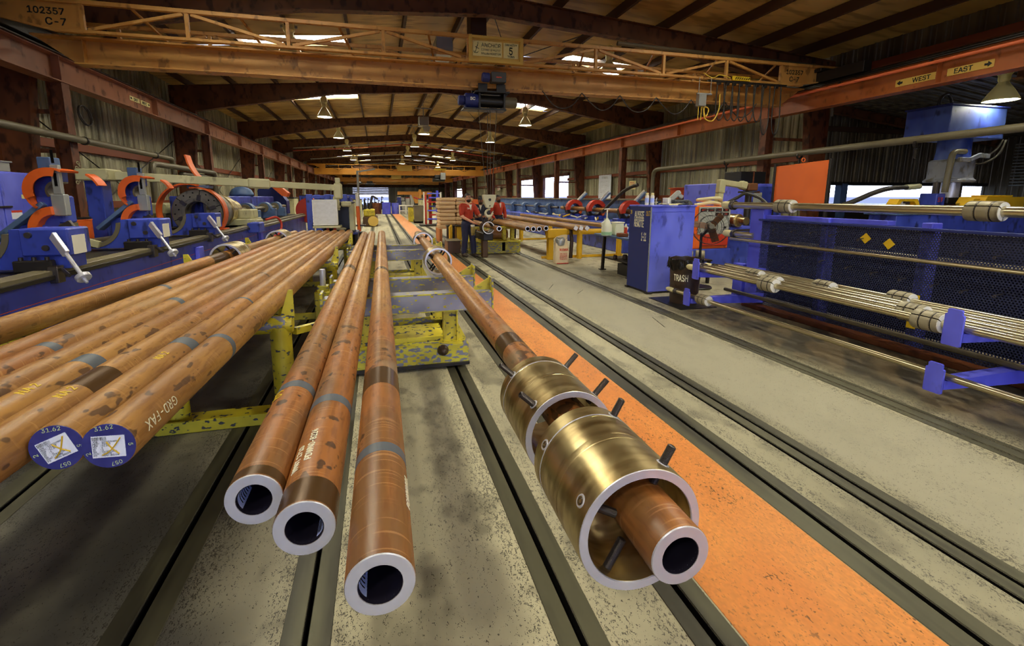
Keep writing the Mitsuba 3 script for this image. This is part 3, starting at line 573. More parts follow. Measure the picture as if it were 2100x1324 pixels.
# festoon loops hanging from the bottom chord at the right
festx = [P(px, 181, y=FY - .08)[0] for px in (1473, 1490, 1503, 1518, 1534, 1550, 1568, 1590)]
part(t, 'festoon_track', bx(festx[0] - .3, festx[-1] + .3, FY - .12, FY - .06, tz0 - .06, tz0 - .02), 'dark_steel')
for k, xa in enumerate(festx):
    d = .86 if k < 6 else 1.15; zz = tz0 - .06; yy = FY - .09 - .01 * (k % 3)
    part(t, 'festoon_loop', path(spline([(xa - .03, yy, zz), (xa - .05, yy, zz - d * .5), (xa - .02, yy, zz - d * .85), (xa + .08, yy, zz - d), (xa + .18, yy, zz - d * .8), (xa + .17, yy, zz - d * .4), (xa + .15, yy, zz)], 4), .014, 6), 'hose_black', True)
    part(t, 'cable_trolley', bx(xa - .04, xa + .04, yy - .03, yy + .03, zz - .06, zz, .005), 'dark_steel')
jb = P(1438, 205, y=FY - .15)
part(t, 'junction_box', cat(bx(jb[0] - .1, jb[0] + .1, jb[1] - .06, jb[1] + .06, jb[2] - .14, jb[2] + .13, .008), rod((jb[0] - .13, jb[1], jb[2] + .14), (jb[0] + .27, jb[1], jb[2] + .14), .02, 8), rod((jb[0] - .08, jb[1], jb[2] + .14), (jb[0] - .08, jb[1], tz0), .008, 6), rod((jb[0] + .24, jb[1], jb[2] + .14), (jb[0] + .24, jb[1], tz0), .008, 6)), 'galvanized', label='gray junction box hung from the truss')
part(t, 'yellow_cable', cat(path(spline([(jb[0] + .05, FY - .1, tz0 + .12), (jb[0] + .3, FY - .1, tz0 + .02), (jb[0] + .5, FY - .1, tz0 + .1), (jb[0] + .8, FY - .1, tz0 + .05)], 6), .014, 6), path(spline([(jb[0] + .05, jb[1], jb[2] - .14), (jb[0] + .15, jb[1], jb[2] - .36), (jb[0] + .22, jb[1], jb[2] - .2), (jb[0] + .1, jb[1], jb[2] - .16), (jb[0] + .13, jb[1], jb[2] - .4), (jb[0] + .35, jb[1], jb[2] - .45), (jb[0] + .5, jb[1], jb[2] - .2), (jb[0] + .5, jb[1], jb[2] + .15)], 6), .014, 6)), 'cable_yellow', True)
part(t, 'tag_board', bx(jb[0] + .85, jb[0] + 1.35, FY - .11, FY - .095, tz0 + .0, tz0 + .1), 'sticker_yellow')
part(t, 'tag_board_stripe', cat(*[bar((jb[0] + .93 + k * .06, FY - .113, tz0 + .025), (jb[0] + .97 + k * .06, FY - .113, tz0 + .075), .004, .018) for k in range(7)]), 'ink')
for px in (1422, 1432): part(t, 'pendant_chain', rod((jb[0] - .06 + (px - 1422) * .008, jb[1], jb[2] - .14), (jb[0] - .06 + (px - 1422) * .008, jb[1], jb[2] - .45), .01, 6), 'cable_yellow')
# ---- the hoist on the girder, its ropes and hook block
h = thing('wire_rope_hoist', 'dark blue and black wire rope hoist under the bridge crane girder', 'hoist')
hz = 3.70; hx0 = 1.80
part(h, 'drum', rod((2.2, CY_, hz), (2.75, CY_, hz), .125, 24, ch=.01), 'black_plastic', 30)
part(h, 'gear_case', rod((1.9, CY_, hz), (2.2, CY_, hz), .155, 24, ch=.02), 'panel_blue', 30)
part(h, 'hoist_motor', cat(rod((1.76, CY_, hz), (1.9, CY_, hz), .1, 20, ch=.02), *[ring((1.78 + .022 * i, CY_, hz), (1.786 + .022 * i, CY_, hz), .108, .09, 20, .001) for i in range(5)]), 'panel_blue', 30)
part(h, 'end_bell', rod((2.75, CY_, hz), (3.06, CY_, hz), .115, 24, ch=.015), 'gray_pipe', 30)
part(h, 'frame', cat(bx(1.85, 2.8, CY_ - .16, CY_ + .16, hz - .2, hz - .165, .004), bx(2.18, 2.22, CY_ - .17, CY_ + .17, hz - .18, hz + .22, .004), bx(2.73, 2.77, CY_ - .17, CY_ + .17, hz - .18, hz + .22, .004)), 'black_plastic')
part(h, 'trolley', cat(bx(2.15, 2.35, CY_ - .25, CY_ - .22, 3.84, 4.02, .006), bx(2.55, 2.75, CY_ - .25, CY_ - .22, 3.84, 4.02, .006), bx(2.1, 2.85, CY_ + .2, CY_ + .25, 3.84, 4.02, .006), bx(2.1, 2.85, CY_ - .24, CY_ + .24, 3.84, 3.88, .006)), 'black_plastic')
part(h, 'control_box', bx(2.4, 2.72, CY_ - .42, CY_ - .22, 4.02, 4.22, .008), 'dark_gray'); part(h, 'control_badge', bx(2.5, 2.62, CY_ - .424, CY_ - .42, 4.105, 4.125), 'red_print')
part(h, 'trolley_motor', cat(rod((2.2, CY_ - .4, 4.1), (2.36, CY_ - .4, 4.1), .095, 20, ch=.02), bx(2.22, 2.3, CY_ - .51, CY_ - .47, 4.05, 4.14, .004)), 'panel_blue', 30)
part(h, 'decal', text('SC', .06, (2.05, CY_ - .157, hz + .02), X, Z, .002, True), 'white_paint')
hb = P(1003, 400, y=CY_); 
for dx, xx in ((-.065, 2.2), (-.03, 2.35), (.03, 2.5), (.065, 2.62)): part(h, 'rope', rod((hb[0] + dx, CY_, hb[2] - .05), (xx if abs(dx) > .05 else hb[0] + dx, CY_, hz - .1), .0065, 6), 'rope_steel')
k = thing('hook_block', 'cream painted hook block with steel hook hanging beside the workers', 'crane hook')
z1 = hb[2]; o = np.array([hb[0], CY_, z1])
part(k, 'cheek_plate', extr(sg.Polygon([(-.13, 0), (.13, 0), (.135, -.06), (.06, -.27), (-.06, -.27), (-.135, -.06)]).buffer(.012), .14, o + [0, .07, 0], X, Z), 'hook_cream')
part(k, 'cheek_bolt', cat(rod(o + [0, -.09, -.1], o + [0, -.07, -.1], .03, 12), rod(o + [0, -.085, -.24], o + [0, -.07, -.24], .014, 10)), 'dark_steel')
part(k, 'hook', cat(rod(o + [0, 0, -.27], o + [0, 0, -.33], .035, 12), path(spline([o + [0, 0, -.32], o + [-.05, 0, -.34], o + [-.085, 0, -.40], o + [-.06, 0, -.46], o + [0, 0, -.48], o + [.055, 0, -.45], o + [.075, 0, -.39], o + [.1, 0, -.36]], 5), np.r_[np.linspace(.022, .034, 18), np.linspace(.034, .008, 18)], 10)), 'hook_cream', True)
part(k, 'latch', bar(o + [-.04, -.01, -.34], o + [.07, -.01, -.385], .02, .006), 'dark_steel')
# ---- yellow cranes farther down the hall
for i, (y, z0, tr) in enumerate([(46.0, 4.05, 4.35), (67.0, 4.05, 4.4), (83.0, 4.05, 4.4)]):
    t = thing('bridge_crane', f'distant yellow bridge crane across the hall, {["first","second","third"][i]} behind the near orange one', 'bridge crane')
    m = 'crane_yellow'
    part(t, 'girder', cat(bx(-5.6, 10.6, y, y + .3, z0 - .35, z0 + .22, .01)), m)
    part(t, 'end_plate', extr([(-4.6, z0), (-5.6, z0 + .46), (-6.2, z0 + .46), (-6.2, z0 + .6), (-4.6, z0 + .6)], .02, (0, y - .25, 0), X, Z), m); part(t, 'end_plate', extr([(9.6, z0), (10.5, z0 + .46), (11.2, z0 + .46), (11.2, z0 + .6), (9.6, z0 + .6)], .02, (0, y - .25, 0), X, Z), m)
    part(t, 'top_chord', bx(-6.1, 11.1, y - .3, y - .22, z0 + .52, z0 + .6), m)
    nn = 12
    for j in range(nn + 1): part(t, 'truss_vertical', bx(-4.6 + j * 14.2 / nn - .03, -4.6 + j * 14.2 / nn + .03, y - .29, y - .23, z0, z0 + .55), m)
    for j in range(nn):
        xa, xb = -4.6 + j * 14.2 / nn, -4.6 + (j + 1) * 14.2 / nn
        part(t, 'truss_diagonal', bar((xa, y - .26, z0 + (.05 if j % 2 else .5)), (xb, y - .26, z0 + (.5 if j % 2 else .05)), .05, .05), 'rafter_brown')
    part(t, 'sign_plate', bx(1.9, 3.3, y - .36, y - .32, z0 + .02, z0 + .55), 'wood_sign')
    hx = [5.9, -1.0, 7.6][i]
    part(t, 'hoist', cat(rod((hx - .6, y + .15, z0 - .75), (hx + .6, y + .15, z0 - .75), .2, 14), bx(hx - .4, hx + .4, y - .1, y + .4, z0 - .6, z0 - .3, .01)), 'black_plastic', 30)
    if i == 0: part(t, 'junction_box', bx(6.0, 6.5, y - .5, y - .3, z0 - .75, z0 - .1, .01), 'galvanized'); part(t, 'tag_board', bx(5.4, 6.6, y - .5, y - .48, z0 + .1, z0 + .3), 'sticker_yellow')
# ---- pipes and conduits
def pipe_thing(name, pts, r, m, label, cat_='pipe', rad=.15, group=None):
    t = thing(name, label, cat_, group); part(t, 'pipe_run', bend(pts, r, 12, rad), m, True)
    return t
c0, c1 = P(0, 245, x=-5.75), P(140, 282, x=-5.75)
t = pipe_thing('wall_pipe', [(-5.75, 3.0, c0[2]), (-5.75, 15.6, c0[2] - .12), (-5.75, 15.6, 1.9)], .07, 'gray_pipe', 'thick gray air pipe along the left runway posts, bending down', rad=.2)
for y in (6.0, 11.4, 14.5): part(t, 'pipe_strap', ring((-5.75, y, c0[2] - .01 * (y - 3)), (-5.75, y + .05, c0[2] - .01 * (y - 3)), .085, .06, 16, .002), 'dark_steel')
a = P(310, 335, x=-5.4); b = P(440, 352, x=-5.4)
pipe_thing('wall_pipe', [(-5.4, a[1], 0.9), (-5.4, a[1], a[2]), (-5.4, b[1], a[2]), (-5.4, b[1], .9)], .075, 'gray_pipe', 'gray pipe bent like a staple standing behind the left lathe', rad=.22)
pipe_thing('wall_pipe', [(-5.5, 15.4, 2.3), (-5.5, 21.5, 2.3), (-5.5, 21.5, 1.0)], .07, 'gray_pipe', 'gray pipe continuing behind the left lathe towards the far end', rad=.2)
a = P(1340, 348, x=10.62); b = P(2100, 262, x=10.62)
t = pipe_thing('wall_pipe', [(10.62, a[1], 1.2), (10.62, a[1], a[2]), (10.62, 1.5, b[2] + .05)], .075, 'gray_pipe', 'long gray pipe sloping along the right runway posts past the press', rad=.3)
for y in (5.2, 7.1, 9.8, 12.4): part(t, 'pipe_hanger', cat(ring((10.62, y, a[2] + .0), (10.62, y + .05, a[2] + .0), .09, .07, 14, .002), bar((10.62, y + .02, a[2] - .1), (10.62, y + .02, a[2] - .28), .04, .04)), 'dark_steel')
t = pipe_thing('conduit', [(P(1275, 30, y=10.6)[0], 10.75, 5.32), (12.0, 10.75, 5.2), (12.5, 10.75, 5.1), (12.6, 10.75, 3.9)], .05, 'gray_pipe', 'gray conduit along the near roof frame turning down at the right wall', 'conduit', .3)
for i, y in enumerate([34.9, 43.1, 51.3]):
    t = thing('sprinkler_pipe', f'thin gray pipe following the roof slope before the {["third","fourth","fifth"][i]} far frame', 'pipe', 'thin pipes under the roof')
    part(t, 'pipe_run', path([(-5.5, y, 4.95 - .1 * i), (XC, y, 5.55 - .12 * i), (9.5, y, 4.9 - .1 * i)], .035, 8), 'galvanized'); part(t, 'hanger', rod((XC, y, 5.53 - .12 * i), (XC, y, 6.5), .012, 6), 'galvanized'); part(t, 'hanger', rod((-2.07, y, 5.2 - .12 * i), (-2.07, y, roofz(-2.07) - .2), .012, 6), 'galvanized')
one('red_hose', path(spline([(-5.5, 34.6, 4.75), (-2.5, 34.6, 4.95), (0, 34.6, 5.15), (2.3, 34.6, 5.35), (5, 34.6, 5.0), (8.6, 34.6, 4.55)], 5), .03, 6), 'hose_red', 'red hose strung under the roof along the fourth frame', 'hose', None, True)
t = thing('ridge_duct', 'silver duct box and drop leg hanging from the ridge by the sign', 'duct')
a = P(905, 75, y=13.2)
part(t, 'duct_box', bx(a[0] - .22, a[0] + .22, 12.6, 13.9, 5.3, 5.75, .02), 'galvanized'); part(t, 'duct_leg', bx(2.35, 2.75, 11.7, 12.2, 5.0, 6.1, .02), 'purlin_brown')
part(t, 'duct_cap', lathe([(0, .08), (.2, .05), (.24, 0), (0, 0)], (2.55, 11.95, 6.1), (0, 0, 1), 14), 'silver_tank')
t = thing('heater_unit', 'small silver unit hanging under the ridge beside a lamp', 'heater')
part(t, 'body', bx(2.1, 2.6, 23.6, 24.2, 5.1, 5.55, .03), 'silver_tank'); part(t, 'hanger', rod((2.35, 23.9, 5.55), (2.35, 23.9, 6.3), .015, 6), 'galvanized'); part(t, 'nozzle', lathe([(0, 0), (.12, 0), (.2, .25), (0, .25)], (2.5, 23.9, 4.85), (0, 0, 1), 14), 'silver_tank')
for i in range(7):       # cross bracing rods under the roof and on the left wall
    y = 11.3 + 8.2 * i
    t = thing('brace_rod', f'pair of thin crossed brace rods on the left wall, bay {["one","two","three","four","five","six","seven"][i]} from the viewer', 'brace rod', 'crossed brace rods on the left wall')
    part(t, 'rod', rod((XL + .1, y + .3, 3.6), (XL + .1, y + 7.9, .3), .014, 6), 'dark_steel'); part(t, 'rod', rod((XL + .1, y + .3, .3), (XL + .1, y + 7.9, 3.6), .014, 6), 'dark_steel')
    if i < 3:
        t = thing('brace_rod', f'pair of thin crossed brace rods under the right roof slope, bay {["one","two","three"][i]} from the viewer', 'brace rod', 'crossed brace rods under the roof')
        part(t, 'rod', rod((2.8, y + .2, 6.15), (5.9, y + 7.9, 5.95), .012, 6), 'dark_steel'); part(t, 'rod', rod((5.9, y + .2, 5.95), (2.8, y + 7.9, 6.15), .012, 6), 'dark_steel')

# ================================================================== BARS, TUBES, RACKS AND CARTS IN FRONT
def axis_pts(p0, p1):
    p0, p1 = np.asarray(p0, float), np.asarray(p1, float); d = (p1 - p0) / np.linalg.norm(p1 - p0); a, u, _ = frame(d); return p0, p1, d, -a, u   # -a points right, u up
def wrap_text(txt, h, p0, d, a, u, r, dist, ang, along=1, bold=True, lift=.0008, depth=.0012, sx=1.0):
    """Lettering laid round a tube: reads along the tube (along=1: away from the near end)."""
    m = meshkit.text_mesh(txt, h, depth, bold); p = np.array(m.vertices); w = np.ptp(p[:, 0]) * sx
    L = dist + (p[:, 0] * sx if along > 0 else w - p[:, 0] * sx); th = math.radians(ang) + along * (p[:, 1] - h / 2) / r; rr = r + lift + p[:, 2]
    return p0 + L[:, None] * d + rr[:, None] * (np.cos(th)[:, None] * a + np.sin(th)[:, None] * u), np.array(m.faces) if along * 1 > 0 else np.array(m.faces)
def ident(t, p0, d, a, u, r, kind, tilt):
    """White identification card with print on a bar end (kind 'end')."""
    c, sn = math.cos(math.radians(tilt)), math.sin(math.radians(tilt)); X_, Y_ = c * a + sn * u, -sn * a + c * u; n = -d
    o = p0 + n * .0006
    def box2(x0, x1, y0, y1, th, m, nm): 
        q = [o + X_ * x + Y_ * y for x, y in ((x0, y0), (x1, y0), (x1, y1), (x0, y1))]
        v = np.vstack([q, np.array(q) + n * th]); return part(t, nm, (v, hullf(v)), m)
    w = r * .6; lc = box2(-w, w, -w * .82, w * .78, .0006, 'paper_white', 'label_card')
    lines = ['JOB   : 1200110038', 'HEAT : 21625', 'LEN   : 31.60', 'OD    : 6', 'ID      : 0', 'SN    : 21625-084', 'CUST : 10005', 'PO     : HOU-88224']
    for i, tx in enumerate(lines): part(lc, 'label_text', text(tx, .0055, o + n * .0007 + X_ * (-w * .95) + Y_ * (w * .3 - i * w * .145), X_, Y_, .0003, True, False), 'ink')
    xb = -w * .95
    rg = random.Random(5); ms = []
    while xb < -w * .1:
        wd = rg.choice([.0008, .0014, .002]); q = [o + n * .0007 + X_ * x + Y_ * y for x, y in ((xb, w * .45), (xb + wd, w * .45), (xb + wd, w * .72), (xb, w * .72))]; ms.append((np.array(q), np.array([[0, 1, 2], [0, 2, 3]]))); xb += wd + rg.choice([.0008, .0016])
    part(lc, 'barcode', cat(*ms), 'ink')
    part(lc, 'paint_cross', cat(path(spline([o + n * .002 + X_ * x + Y_ * y for x, y in ((-w * .4, -w * .62), (0, -w * .4), (w * .35, 0), (w * .75, w * .6))], 5), .0022, 6), path(spline([o + n * .002 + X_ * x + Y_ * y for x, y in ((-w * .1, w * .35), (w * .2, -w * .15), (w * .62, -w * .6))], 5), .0022, 6)), 'paint_yellow')
    def chalk(tx, h, ang, rad):
        th = math.radians(ang); cc = o + (X_ * math.cos(th) + Y_ * math.sin(th)) * rad; part(t, 'chalk_mark', text(tx, h, cc, -X_ * math.sin(th) * -1 if False else (X_ * math.sin(th) - Y_ * math.cos(th)), X_ * math.cos(th) + Y_ * math.sin(th), .0006), 'chalk_green')
    chalk('31.62', .014, 96 - tilt, r * .83); chalk('2', .014, 200 - tilt, r * .8); chalk('057', .013, 285 - tilt, r * .8); chalk('5', .013, 0 - tilt, r * .8)
# solid bars on the left rack
BZ, BRAD = .855, .0775
B0, B1 = np.array([-.876, 1.634, BZ]), np.array([-.641, 10.63, BZ])
ORDB = ['nearest the aisle, upright label', 'second from the aisle, tilted label', 'third from the aisle', 'fourth from the aisle', 'fifth from the aisle', 'sixth from the aisle', 'seventh from the aisle']
for i in range(7):
    off = np.array([-.1575 * i, 0, 0]); bd = (B1 - B0) / np.linalg.norm(B1 - B0)
    p0, p1, d, a, u = axis_pts(B0 + off + bd * [0, .03, -.12, -.35, -.2, -.5, -.4][i], B1 + off + bd * [0, .03, 0, .05, .02, .06, .03][i])
    t = thing('steel_bar', 'rust brown solid bar on the yellow rack, ' + ORDB[i], 'steel bar', 'solid bars on the yellow rack')
    L = np.linalg.norm(p1 - p0)
    part(t, 'shaft', lathe([(0, .002), (BRAD - .003, .002), (BRAD, .005), (BRAD, L - .004), (BRAD - .004, L), (0, L)], p0, d, 48), 'rusty_steel', 40)
    part(t, 'painted_end', rod(p0 - d * .0, p0 + d * .003, BRAD - .002, 40), 'blue_end_paint', 30, label='blue painted end face')
    for dist, w in [[(.95, .05)], [(.86, .09), (1.9, .03)], [(.52, .2), (3.2, .03)], [(1.05, .1)], [(2.2, .07)], [(1.5, .06)], [(3, .05)]][i]:
        part(t, 'paint_band', ring(p0 + d * dist, p0 + d * (dist + w), BRAD + .0008, BRAD - .001, 40, .0003), 'gray_band' if i != 2 else 'scorched_steel', 30)
    if i < 2: ident(t, p0, d, a, u, BRAD, 'end', [-2, 22][i])
    if i == 0: part(t, 'chalk_text', wrap_text('GRD-FAX', .035, p0, d, a, u, BRAD, .08, 14, -1, False), 'chalk')
    if i in (1, 2, 3): part(t, 'chalk_text', wrap_text('NA 2', .03, p0, d, a, u, BRAD, [0, .62, .40, .7][i], 75, 1, True), 'paint_yellow')
# hollow tubes on the middle carts
TZ, TR = .815, .0765
def tube_mesh(p0, d, L, ro, ri, n=56): return lathe([(ri, .02), (ri + .001, .003), (ri + .003, .0), (ro - .003, 0), (ro, .003), (ro, L - .003), (ro - .003, L), (ri, L), (ri, .02)], p0, d, n)
def hollow(name, p0, p1, ro, ri, label, group, m='rusty_tube', card=True, n=56):
    p0, p1, d, a, u = axis_pts(p0, p1); L = np.linalg.norm(p1 - p0); t = thing(name, label, 'steel tube', group)
    part(t, 'shell', lathe([(ri + .001, .0015), (ro - .002, .0015), (ro, .004), (ro, L - .003), (ro - .003, L), (ri, L)], p0, d, n), m, 40)
    part(t, 'bore', lathe([(ri, L), (ri, .001)], p0, d, 40), 'bore_dark', True)
    g = lambda k: ri + (ro - ri) * k
    part(t, 'machined_face', lathe([(ri, .01), (ri + .0015, 0)] + [(g(k), -.0004 if j % 2 else 0) for j, k in enumerate((.2, .25, .45, .5, .7, .75))] + [(ro - .002, 0), (ro - .0005, .003), (ro - .0005, .006)], p0, d, n), 'bright_steel', 30, label='bright machined end face')
    if card is not None:
        th0 = math.radians(card); ang = th0 + np.linspace(-.75, .75, 13); v = np.vstack([p0 + d * z + (ri - .0012) * (np.cos(ang)[:, None] * a + np.sin(ang)[:, None] * u) for z in (.012, .11)]); i = np.arange(12)
        il = part(t, 'inner_label', (v, np.vstack([np.c_[i, i + 1, i + 14], np.c_[i, i + 14, i + 13]])), 'label_blue', True, label='pale blue paper label stuck inside the bore')
        ms = []
        for z in np.linspace(.03, .095, 6):
            aa = th0 + np.linspace(-.35, .6, 9); v = np.vstack([p0 + d * zz + (ri - .0018) * (np.cos(aa)[:, None] * a + np.sin(aa)[:, None] * u) for zz in (z, z + .004)]); j = np.arange(8); ms.append((v, np.vstack([np.c_[j, j + 1, j + 10], np.c_[j, j + 10, j + 9]])))
        for q in np.linspace(-.7, -.45, 7):
            aa = th0 + q + np.array([0, .018]); v = np.vstack([p0 + d * zz + (ri - .0018) * (np.cos(aa)[:, None] * a + np.sin(aa)[:, None] * u) for zz in (.02, .1)]); ms.append((v, np.array([[0, 1, 3], [0, 3, 2]])))
        part(il, 'label_print', cat(*ms), 'ink')
    return t, p0, d, a, u
GT = 'hollow tubes on the yellow carts'
t, p0, d, a, u = hollow('steel_tube', (-.370, 1.285, TZ), (-.322, 10.42, TZ), TR, .046, 'long rust brown hollow steel tube on the yellow carts, left of three', GT, card=178)
part(t, 'paint_band', ring(p0 + d * .62, p0 + d * .68, TR + .0008, TR - .001, 48, .0003), 'gray_band', 30); part(t, 'bare_band', ring(p0 + d * 3.9, p0 + d * 4.1, TR + .0006, TR - .001, 48, .0003), 'scorched_steel', 30)
part(t, 'bare_end', ring(p0 + d * .007, p0 + d * .05, TR + .0004, TR - .001, 48, .0002), 'scorched_steel', 30)
part(t, 'chalk_text', wrap_text('69', .05, p0, d, a, u, TR, .53, 130, 1, False), 'paint_yellow')
t, p0, d, a, u = hollow('steel_tube', (-.2165, 1.13, TZ), (-.166, 10.65, TZ), TR, .046, 'long rust brown hollow steel tube on the yellow carts, middle of three', GT, card=-12)
part(t, 'paint_band', ring(p0 + d * .6, p0 + d * .66, TR + .0008, TR - .001, 48, .0003), 'gray_band', 30); part(t, 'bare_end', ring(p0 + d * .007, p0 + d * .11, TR + .0004, TR - .001, 48, .0002), 'scorched_steel', 30)
part(t, 'stencil_text', wrap_text('PDWN0-8224', .02, p0, d, a, u, TR, .2, 103, 1, True, sx=.95), 'stencil_white'); part(t, 'stencil_text', wrap_text('WWT 1710', .02, p0, d, a, u, TR, .16, 128, 1, True, sx=.95), 'stencil_white')
t, p0, d, a, u = hollow('steel_tube', (-.0295, .905, TZ), (.049, 10.76, TZ), TR, .0475, 'long rust brown hollow steel tube on the yellow carts, right of three', GT, card=185)
part(t, 'bare_band', ring(p0 + d * .95, p0 + d * 1.14, TR + .0006, TR - .001, 48, .0002), 'scorched_steel', 30); part(t, 'paint_band', ring(p0 + d * .42, p0 + d * .47, TR + .0007, TR - .001, 48, .0003), 'gray_band', 30)
part(t, 'bare_band', ring(p0 + d * 4.1, p0 + d * 4.25, TR + .0006, TR - .001, 48, .0002), 'scorched_steel', 30)
part(t, 'stencil_text', wrap_text('PDWN0821', .018, p0, d, a, u, TR, .2, 22, 1, True), 'stencil_white')
# the tube with steel centring rings
QR = .0765
t4, p0, d, a, u = hollow('steel_tube', (.656, .812, .8155), (.838, 10.4, .8155), QR, .0475, 'rust brown steel tube carrying four big bright rings, right of the carts', None, card=None)
part(t4, 'bare_band', ring(p0 + d * 1.42, p0 + d * 1.6, QR + .0006, QR - .001, 48, .0002), 'scorched_steel', 30)
def collar(host, p0, d, a, u, dist, L, ro, ri, off, label, ang0, bolt_l=.11, stick=(.06, .06, .06, .06), group='bright rings bolted round the tubes', rear=(.06,) * 4, tube_r=QR):
    t = thing('centring_ring', label, 'steel ring', group); c = p0 + d * dist + a * off[0] + u * off[1]
    part(t, 'ring_body', lathe([(ri, .004), (ri + .002, 0), (ro - .002, 0), (ro, .003), (ro, L * .42), (ro - .0012, L * .425), (ro - .0012, L * .44), (ro, L * .445), (ro, L * .50), (ro - .001, L * .505), (ro - .001, L * .51), (ro, L * .515), (ro, L * .80), (ro - .0025, L * .805), (ro - .0025, L * .82), (ro, L * .825), (ro, L - .003), (ro - .002, L), (ri + .002, L), (ri, L - .004), (ri, .004)], c, d, 72), 'turned_steel', 30)
    part(t, 'end_face', lathe([(ri + .0005, .003), (ri + .002, -.0006), (ro - .002, -.0006), (ro - .0005, .002)], c, d, 72), 'bright_steel', 30, label='pale machined end face')
    part(t, 'groove_edge', ring(c + d * L * .825, c + d * L * .84, ro + .0008, ro - .002, 72, .0004), 'bright_steel', 30)
    br = .0105 * min(ro, .18) / .15
    for zz, st in ((L * .12, stick), (L * .88, rear)):
        for k in range(4):
            th = math.radians(ang0 + 90 * k); w = a * math.cos(th) + u * math.sin(th); r0 = ro + st[k] - bolt_l; r1 = ro + st[k]; q = c + d * zz
            nth = int(bolt_l / .0035); pr = [(0, 0), (br * .8, 0)] + [(br * (1 if j % 2 else .86), bolt_l * (j + .5) / (nth * 2 + 1)) for j in range(nth * 2)] + [(br * .9, bolt_l - .002), (br * .55, bolt_l), (br * .5, bolt_l - .008), (0, bolt_l - .008)]
            part(t, 'set_bolt', lathe(pr, q + w * max(r0, 0.0), w, 12), 'bolt_steel', 20)
            part(t, 'bolt_boss', lathe([(br * 1.0, -.001), (br * 1.5, -.001), (br * 1.35, .0015), (br * 1.0, .0015)], q + w * ro, w, 14), 'bright_steel', 20)
    return t
collar(t4, p0, d, a, u, .128, .37, .175, .149, (-.026, -.030), 'nearest of the big bright rings, round the tube end', 62, .115, (.055, .001, .0, .052), rear=(.062, .001, .0, .03))
collar(t4, p0, d, a, u, .62, .38, .170, .145, (-.024, -.026), 'second bright ring on the same tube, behind the nearest one', 48, .115, (.075, .07, .0, .05), rear=(.075, .075, .0, .03))
collar(t4, p0, d, a, u, 5.3, .30, .185, .160, (.0, -.03), 'third bright ring on the tube, above the cart end plates', 55, .11, (.0,) * 4, rear=(0,) * 4)
collar(t4, p0, d, a, u, 8.05, .30, .185, .160, (.0, -.03), 'farthest bright ring on the tube right of the carts', 55, .11, (.0,) * 4, rear=(0,) * 4)
# the ringed bar beside the lathe
LB0, LB1 = np.array([-2.345, 1.5, BZ + .0]), np.array([-1.768, 10.64, BZ])
p0, p1, d, a, u = axis_pts(LB0, LB1); L = np.linalg.norm(p1 - p0)
t = thing('steel_bar', 'rust brown steel bar carrying two bright rings between the lathe and the racked bars', 'steel bar')
part(t, 'shaft', lathe([(0, 0), (BRAD - .003, 0), (BRAD, .003), (BRAD, L - .004), (BRAD - .004, L), (0, L)], p0, d, 48), 'rusty_steel', 40)
part(t, 'bare_band', ring(p0 + d * 4.75, p0 + d * 5.25, BRAD + .0006, BRAD - .001, 40, .0003), 'scorched_steel', 30)
collar(t, p0, d, a, u, 5.3, .42, .205, .178, (-.0, -.03), 'bright ring on the bar beside the lathe, nearer one', 40, .125, (.0,) * 4, rear=(0,) * 4)
collar(t, p0, d, a, u, 7.75, .42, .205, .178, (-.0, -.03), 'bright ring on the bar beside the lathe, farther one', 40, .125, (.0,) * 4, rear=(0,) * 4)
# yellow bar rack: one bent frame under each bearing line
for i, y in enumerate([3.59, 6.62, 9.08]):
    t = thing('bar_rack', f'yellow pipe rack under the steel bars, {["nearest frame","middle frame","farthest frame"][i]}', 'pipe rack')
    sh = .026 * (y - 3.59)
    part(t, 'cross_pipe', rod((-2.62 + sh, y, .712), (-.655 + sh, y, .712), .063, 24, ch=.004), 'yellow_paint', 30)
    part(t, 'wear_band', ring((-1.2 + sh, y, .712), (-.70 + sh, y, .712), .0645, .06, 24, .001), 'yellow_worn', 30)
    for x in (-.745, -1.47, -2.25): part(t, 'post', rod((x + sh, y, .02), (x + sh, y, .70), .075, 24), 'yellow_paint', 30)
    part(t, 'base_channel', cat(bx(-2.5 + sh, -.42 + sh, y - .14, y + .14, 0.004, .03, .004), bx(-2.5 + sh, -.42 + sh, y - .15, y - .13, .004, .09, .003)), 'yellow_paint')
    part(t, 'end_stop', extr([(0, 0), (.10, 0), (.10, .21), (.07, .21)], .02, (-.772 + sh + .03, y + .01, .76), X, Z), 'yellow_paint')
    part(t, 'end_stop', extr([(0, 0), (.13, 0), (.05, .16), (.0, .16)], .03, (-2.56 + sh * 1.5, y + .015, .76), X, Z), 'yellow_paint')
    if i == 0: part(t, 'tie_bar', bar((-.66, y + .05, .64), (-.33, y + .5, .60), .05, .05), 'yellow_paint')
